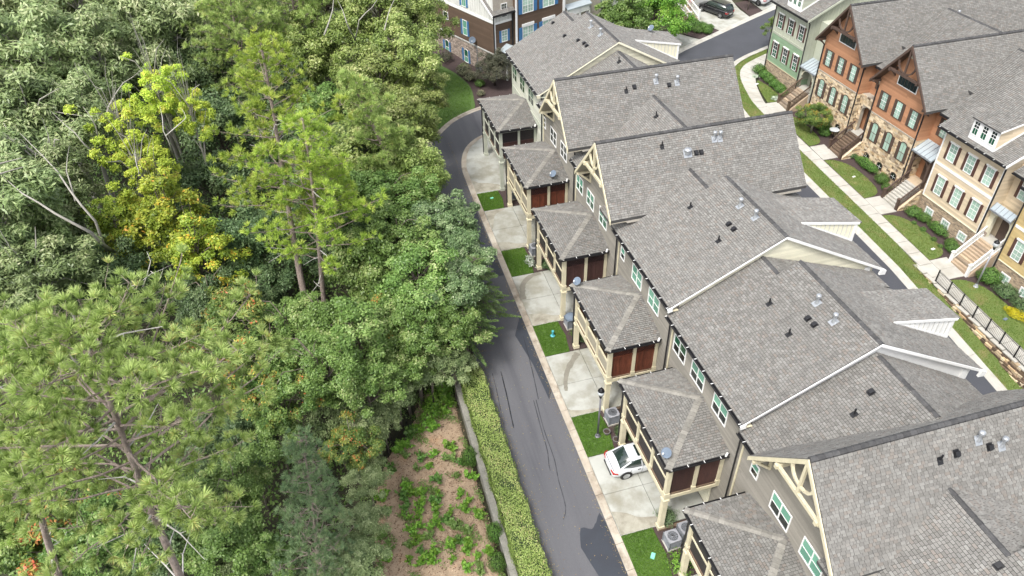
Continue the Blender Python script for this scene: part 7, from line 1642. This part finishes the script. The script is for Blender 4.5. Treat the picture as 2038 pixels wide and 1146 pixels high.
def sprig(seed):
    rg = np.random.default_rng(seed); Cs, Ns, Ds = [], [], []
    for i in range(9):
        a = rg.uniform(0, 6.28); r = rg.uniform(.1, .75); h = rg.uniform(.5, 1.1); n = 16; f = np.linspace(.25, 1, n); p = np.stack([np.cos(a)*r*f, np.sin(a)*r*f, h*f**.8], 1)+rg.normal(0, .05, (n, 3)); Cs.append(p); u = unit(rg, n); Ns.append(u*.6+np.array([0, 0, .8])); Ds.append(unit(rg, n)+np.array([np.cos(a), np.sin(a), .2])*.4)
    C = np.concatenate(Cs); n = len(C); return leaf_obj_mesh('foliage', C, np.concatenate(Ns), np.concatenate(Ds), .34*rg.uniform(.6, 1.3, n), .17, .3+.5*rg.random(n)+.15*(C[:, 2]-.6), LM['plant'])
SP = [sprig(i) for i in range(4)]
for i, (x, y) in enumerate(PL):
    rr = random.Random(i); t = placed('young_plant', 'bright green young plant on the bark covered slope', 'plant', x, y, dz(x, y), 0, 'young plants on the bare slope'); s = rr.uniform(.42, .72)*(1.2 if y > 28.5 else 1)
    pm = rr.choice([LM['plant'], LM['plant'], LM['box'], LM['fresh']]); inst('foliage', SP[i % 4], t, (0, 0, 0), (s, s, s), rr.uniform(0, 6), pm)
    if y > 28.5 or rr.random() < .7: inst('foliage', SP[(i+1) % 4], t, (rr.uniform(-.3, .3), rr.uniform(-.3, .3), 0), s*.8, rr.uniform(0, 6), pm)
for i, (x, y, r, h) in enumerate(((3.2, 31.0, .9, .8), (3.9, 31.9, .7, .7), (2.6, 30.2, .7, .6), (4.2, 26.2, .5, 1.15), (4.4, 21.3, .45, 1.2), (4.1, 19.9, .5, .9))): shrub('box' if i > 2 else 'loose', ('dense green shrub against the retaining wall' if i > 2 else 'dense green shrub at the top of the bare slope'), x, y, r, h, dz(x, y), 'shrubs against the wall' if i > 2 else 'shrubs at the slope top')
def weeds():
    rg = np.random.default_rng(21); n = 60000; X = rg.uniform(-2.2, 4.4, n); Y = rg.uniform(16.5, 32.8, n)
    d = np.sin(X*2.1+1)*np.sin(Y*1.6+X)+.5*np.sin(X*4.3+Y*3.7)+.9*np.exp(-((Y-31.5)/1.8)**2)+.9*np.exp(-((X+2.2+.0*Y)/.7)**2)+.5*np.exp(-((X-4.3)/.5)**2)
    ok = rg.random(n) < np.clip(d-.55, 0, 1); X, Y = X[ok], Y[ok]; n = len(X); Z = np.array([dz(a, b) for a, b in zip(X, Y)])+rg.random(n)**1.5*.22
    me = leaf_obj_mesh('weeds', np.column_stack([X, Y, Z]), np.array([0, 0, 1.])+unit(rg, n)*.7, unit(rg, n), .12*rg.uniform(.5, 1.4, n), .06, .2+.6*rg.random(n), LM['fresh']); o = bpy.data.objects.new('weeds', me); COL.objects.link(o); adopt(o, None); stuff(o)
weeds()
def litter():
    rg = np.random.default_rng(22); n = 2600; Y = rg.uniform(14, 58, n); sd = rg.random(n); X = np.where(sd < .55, 6.35+np.abs(rg.normal(0, .35, n)), np.where(sd < .8, 10.05-np.abs(rg.normal(0, .12, n)), rg.uniform(6.4, 10.3, n)))
    n = len(X); me = leaf_obj_mesh('leaf_litter', np.column_stack([X, Y, SL*(Y-52.5)+.016]), np.array([0, 0, 1.])+unit(rg, n)*.35, unit(rg, n), .07*rg.uniform(.5, 1.5, n), .035, rg.random(n), leaf_mat('fallen_leaf', [(0, (.12, .08, .04)), (.5, (.25, .17, .08)), (.8, (.35, .28, .1)), (1, (.2, .22, .1))], 0, .8)); o = bpy.data.objects.new('leaf_litter', me); COL.objects.link(o); adopt(o, None); stuff(o)
litter()
# ---- street trees
def street_tree(label, x, y, z, R_, k, mat=None, zb=None, hs=1):
    b = gp(x, y); me, lm = CR[k][0]; t = placed('tree', label, 'tree', x, y, b); inst('crown', me, t, (0, 0, z-b), (R_, R_, R_*hs), 1, mat); inst('trunk', lm, t, (0, 0, z-b), (R_*1.2, R_*1.2, (z-b)/2.6), 1)
street_tree('small fine leaved tree before the far orange house', 41.5, 50.6, gp(0, 50.6)+1.7, 1.15, 'oak', LM['mixed'])
street_tree('large green tree behind the ridge of the far end townhouse', 30.3, 68.6, 5.2, 2.7, 'fresh', LM['fresh']); street_tree('bright yellow-green tree by the top driveway', 34.6, 69.8, 5.0, 2.9, 'olive', LM['plant'])
street_tree('dark leaved small tree at the corner of the brown house', 16.6, 66.8, 3.0, 1.55, 'dark', LM['burg']); street_tree('sapling in the mulched bed between the top drives', 49.3, 76.0, 4.0, .7, 'fresh', LM['fresh']); street_tree('narrow green tree at the bend corner of the green house', 47.0, 66.2, 3.6, 1.2, 'fresh', LM['fresh'])
# ---- understorey filling the woods floor
def understorey():
    rg = np.random.default_rng(11); n = 90000; X = rg.uniform(-34, 4.6, n); Y = rg.uniform(8, 88, n); w = (np.sin(X*.9)+np.sin(Y*.8+X*.3)+np.sin(X*.37-Y*.5)); ok = ~((X > -2.9) & (Y < 33)); X, Y, w = X[ok], Y[ok], w[ok]; n = len(X)
    Z = np.array([gl(a, b) for a, b in zip(X, Y)]) + np.clip(1.0+.7*w, .2, 3)*rg.random(n)**.6
    me = leaf_obj_mesh('understorey', np.column_stack([X, Y, Z]), np.array([0, 0, 1.])+unit(rg, n)*.9, unit(rg, n), .3*rg.uniform(.5, 1.3, n), .15, rg.random(n)*.8, LM['fresh']); o = bpy.data.objects.new('understorey', me); COL.objects.link(o); adopt(o, None); stuff(o)
understorey()
# ================================================================ real size
for o in ROOTS:
    if o.get('_o'): del o['_o']
    o.location = Vector(o.location)*S; o.scale = Vector(o.scale)*S
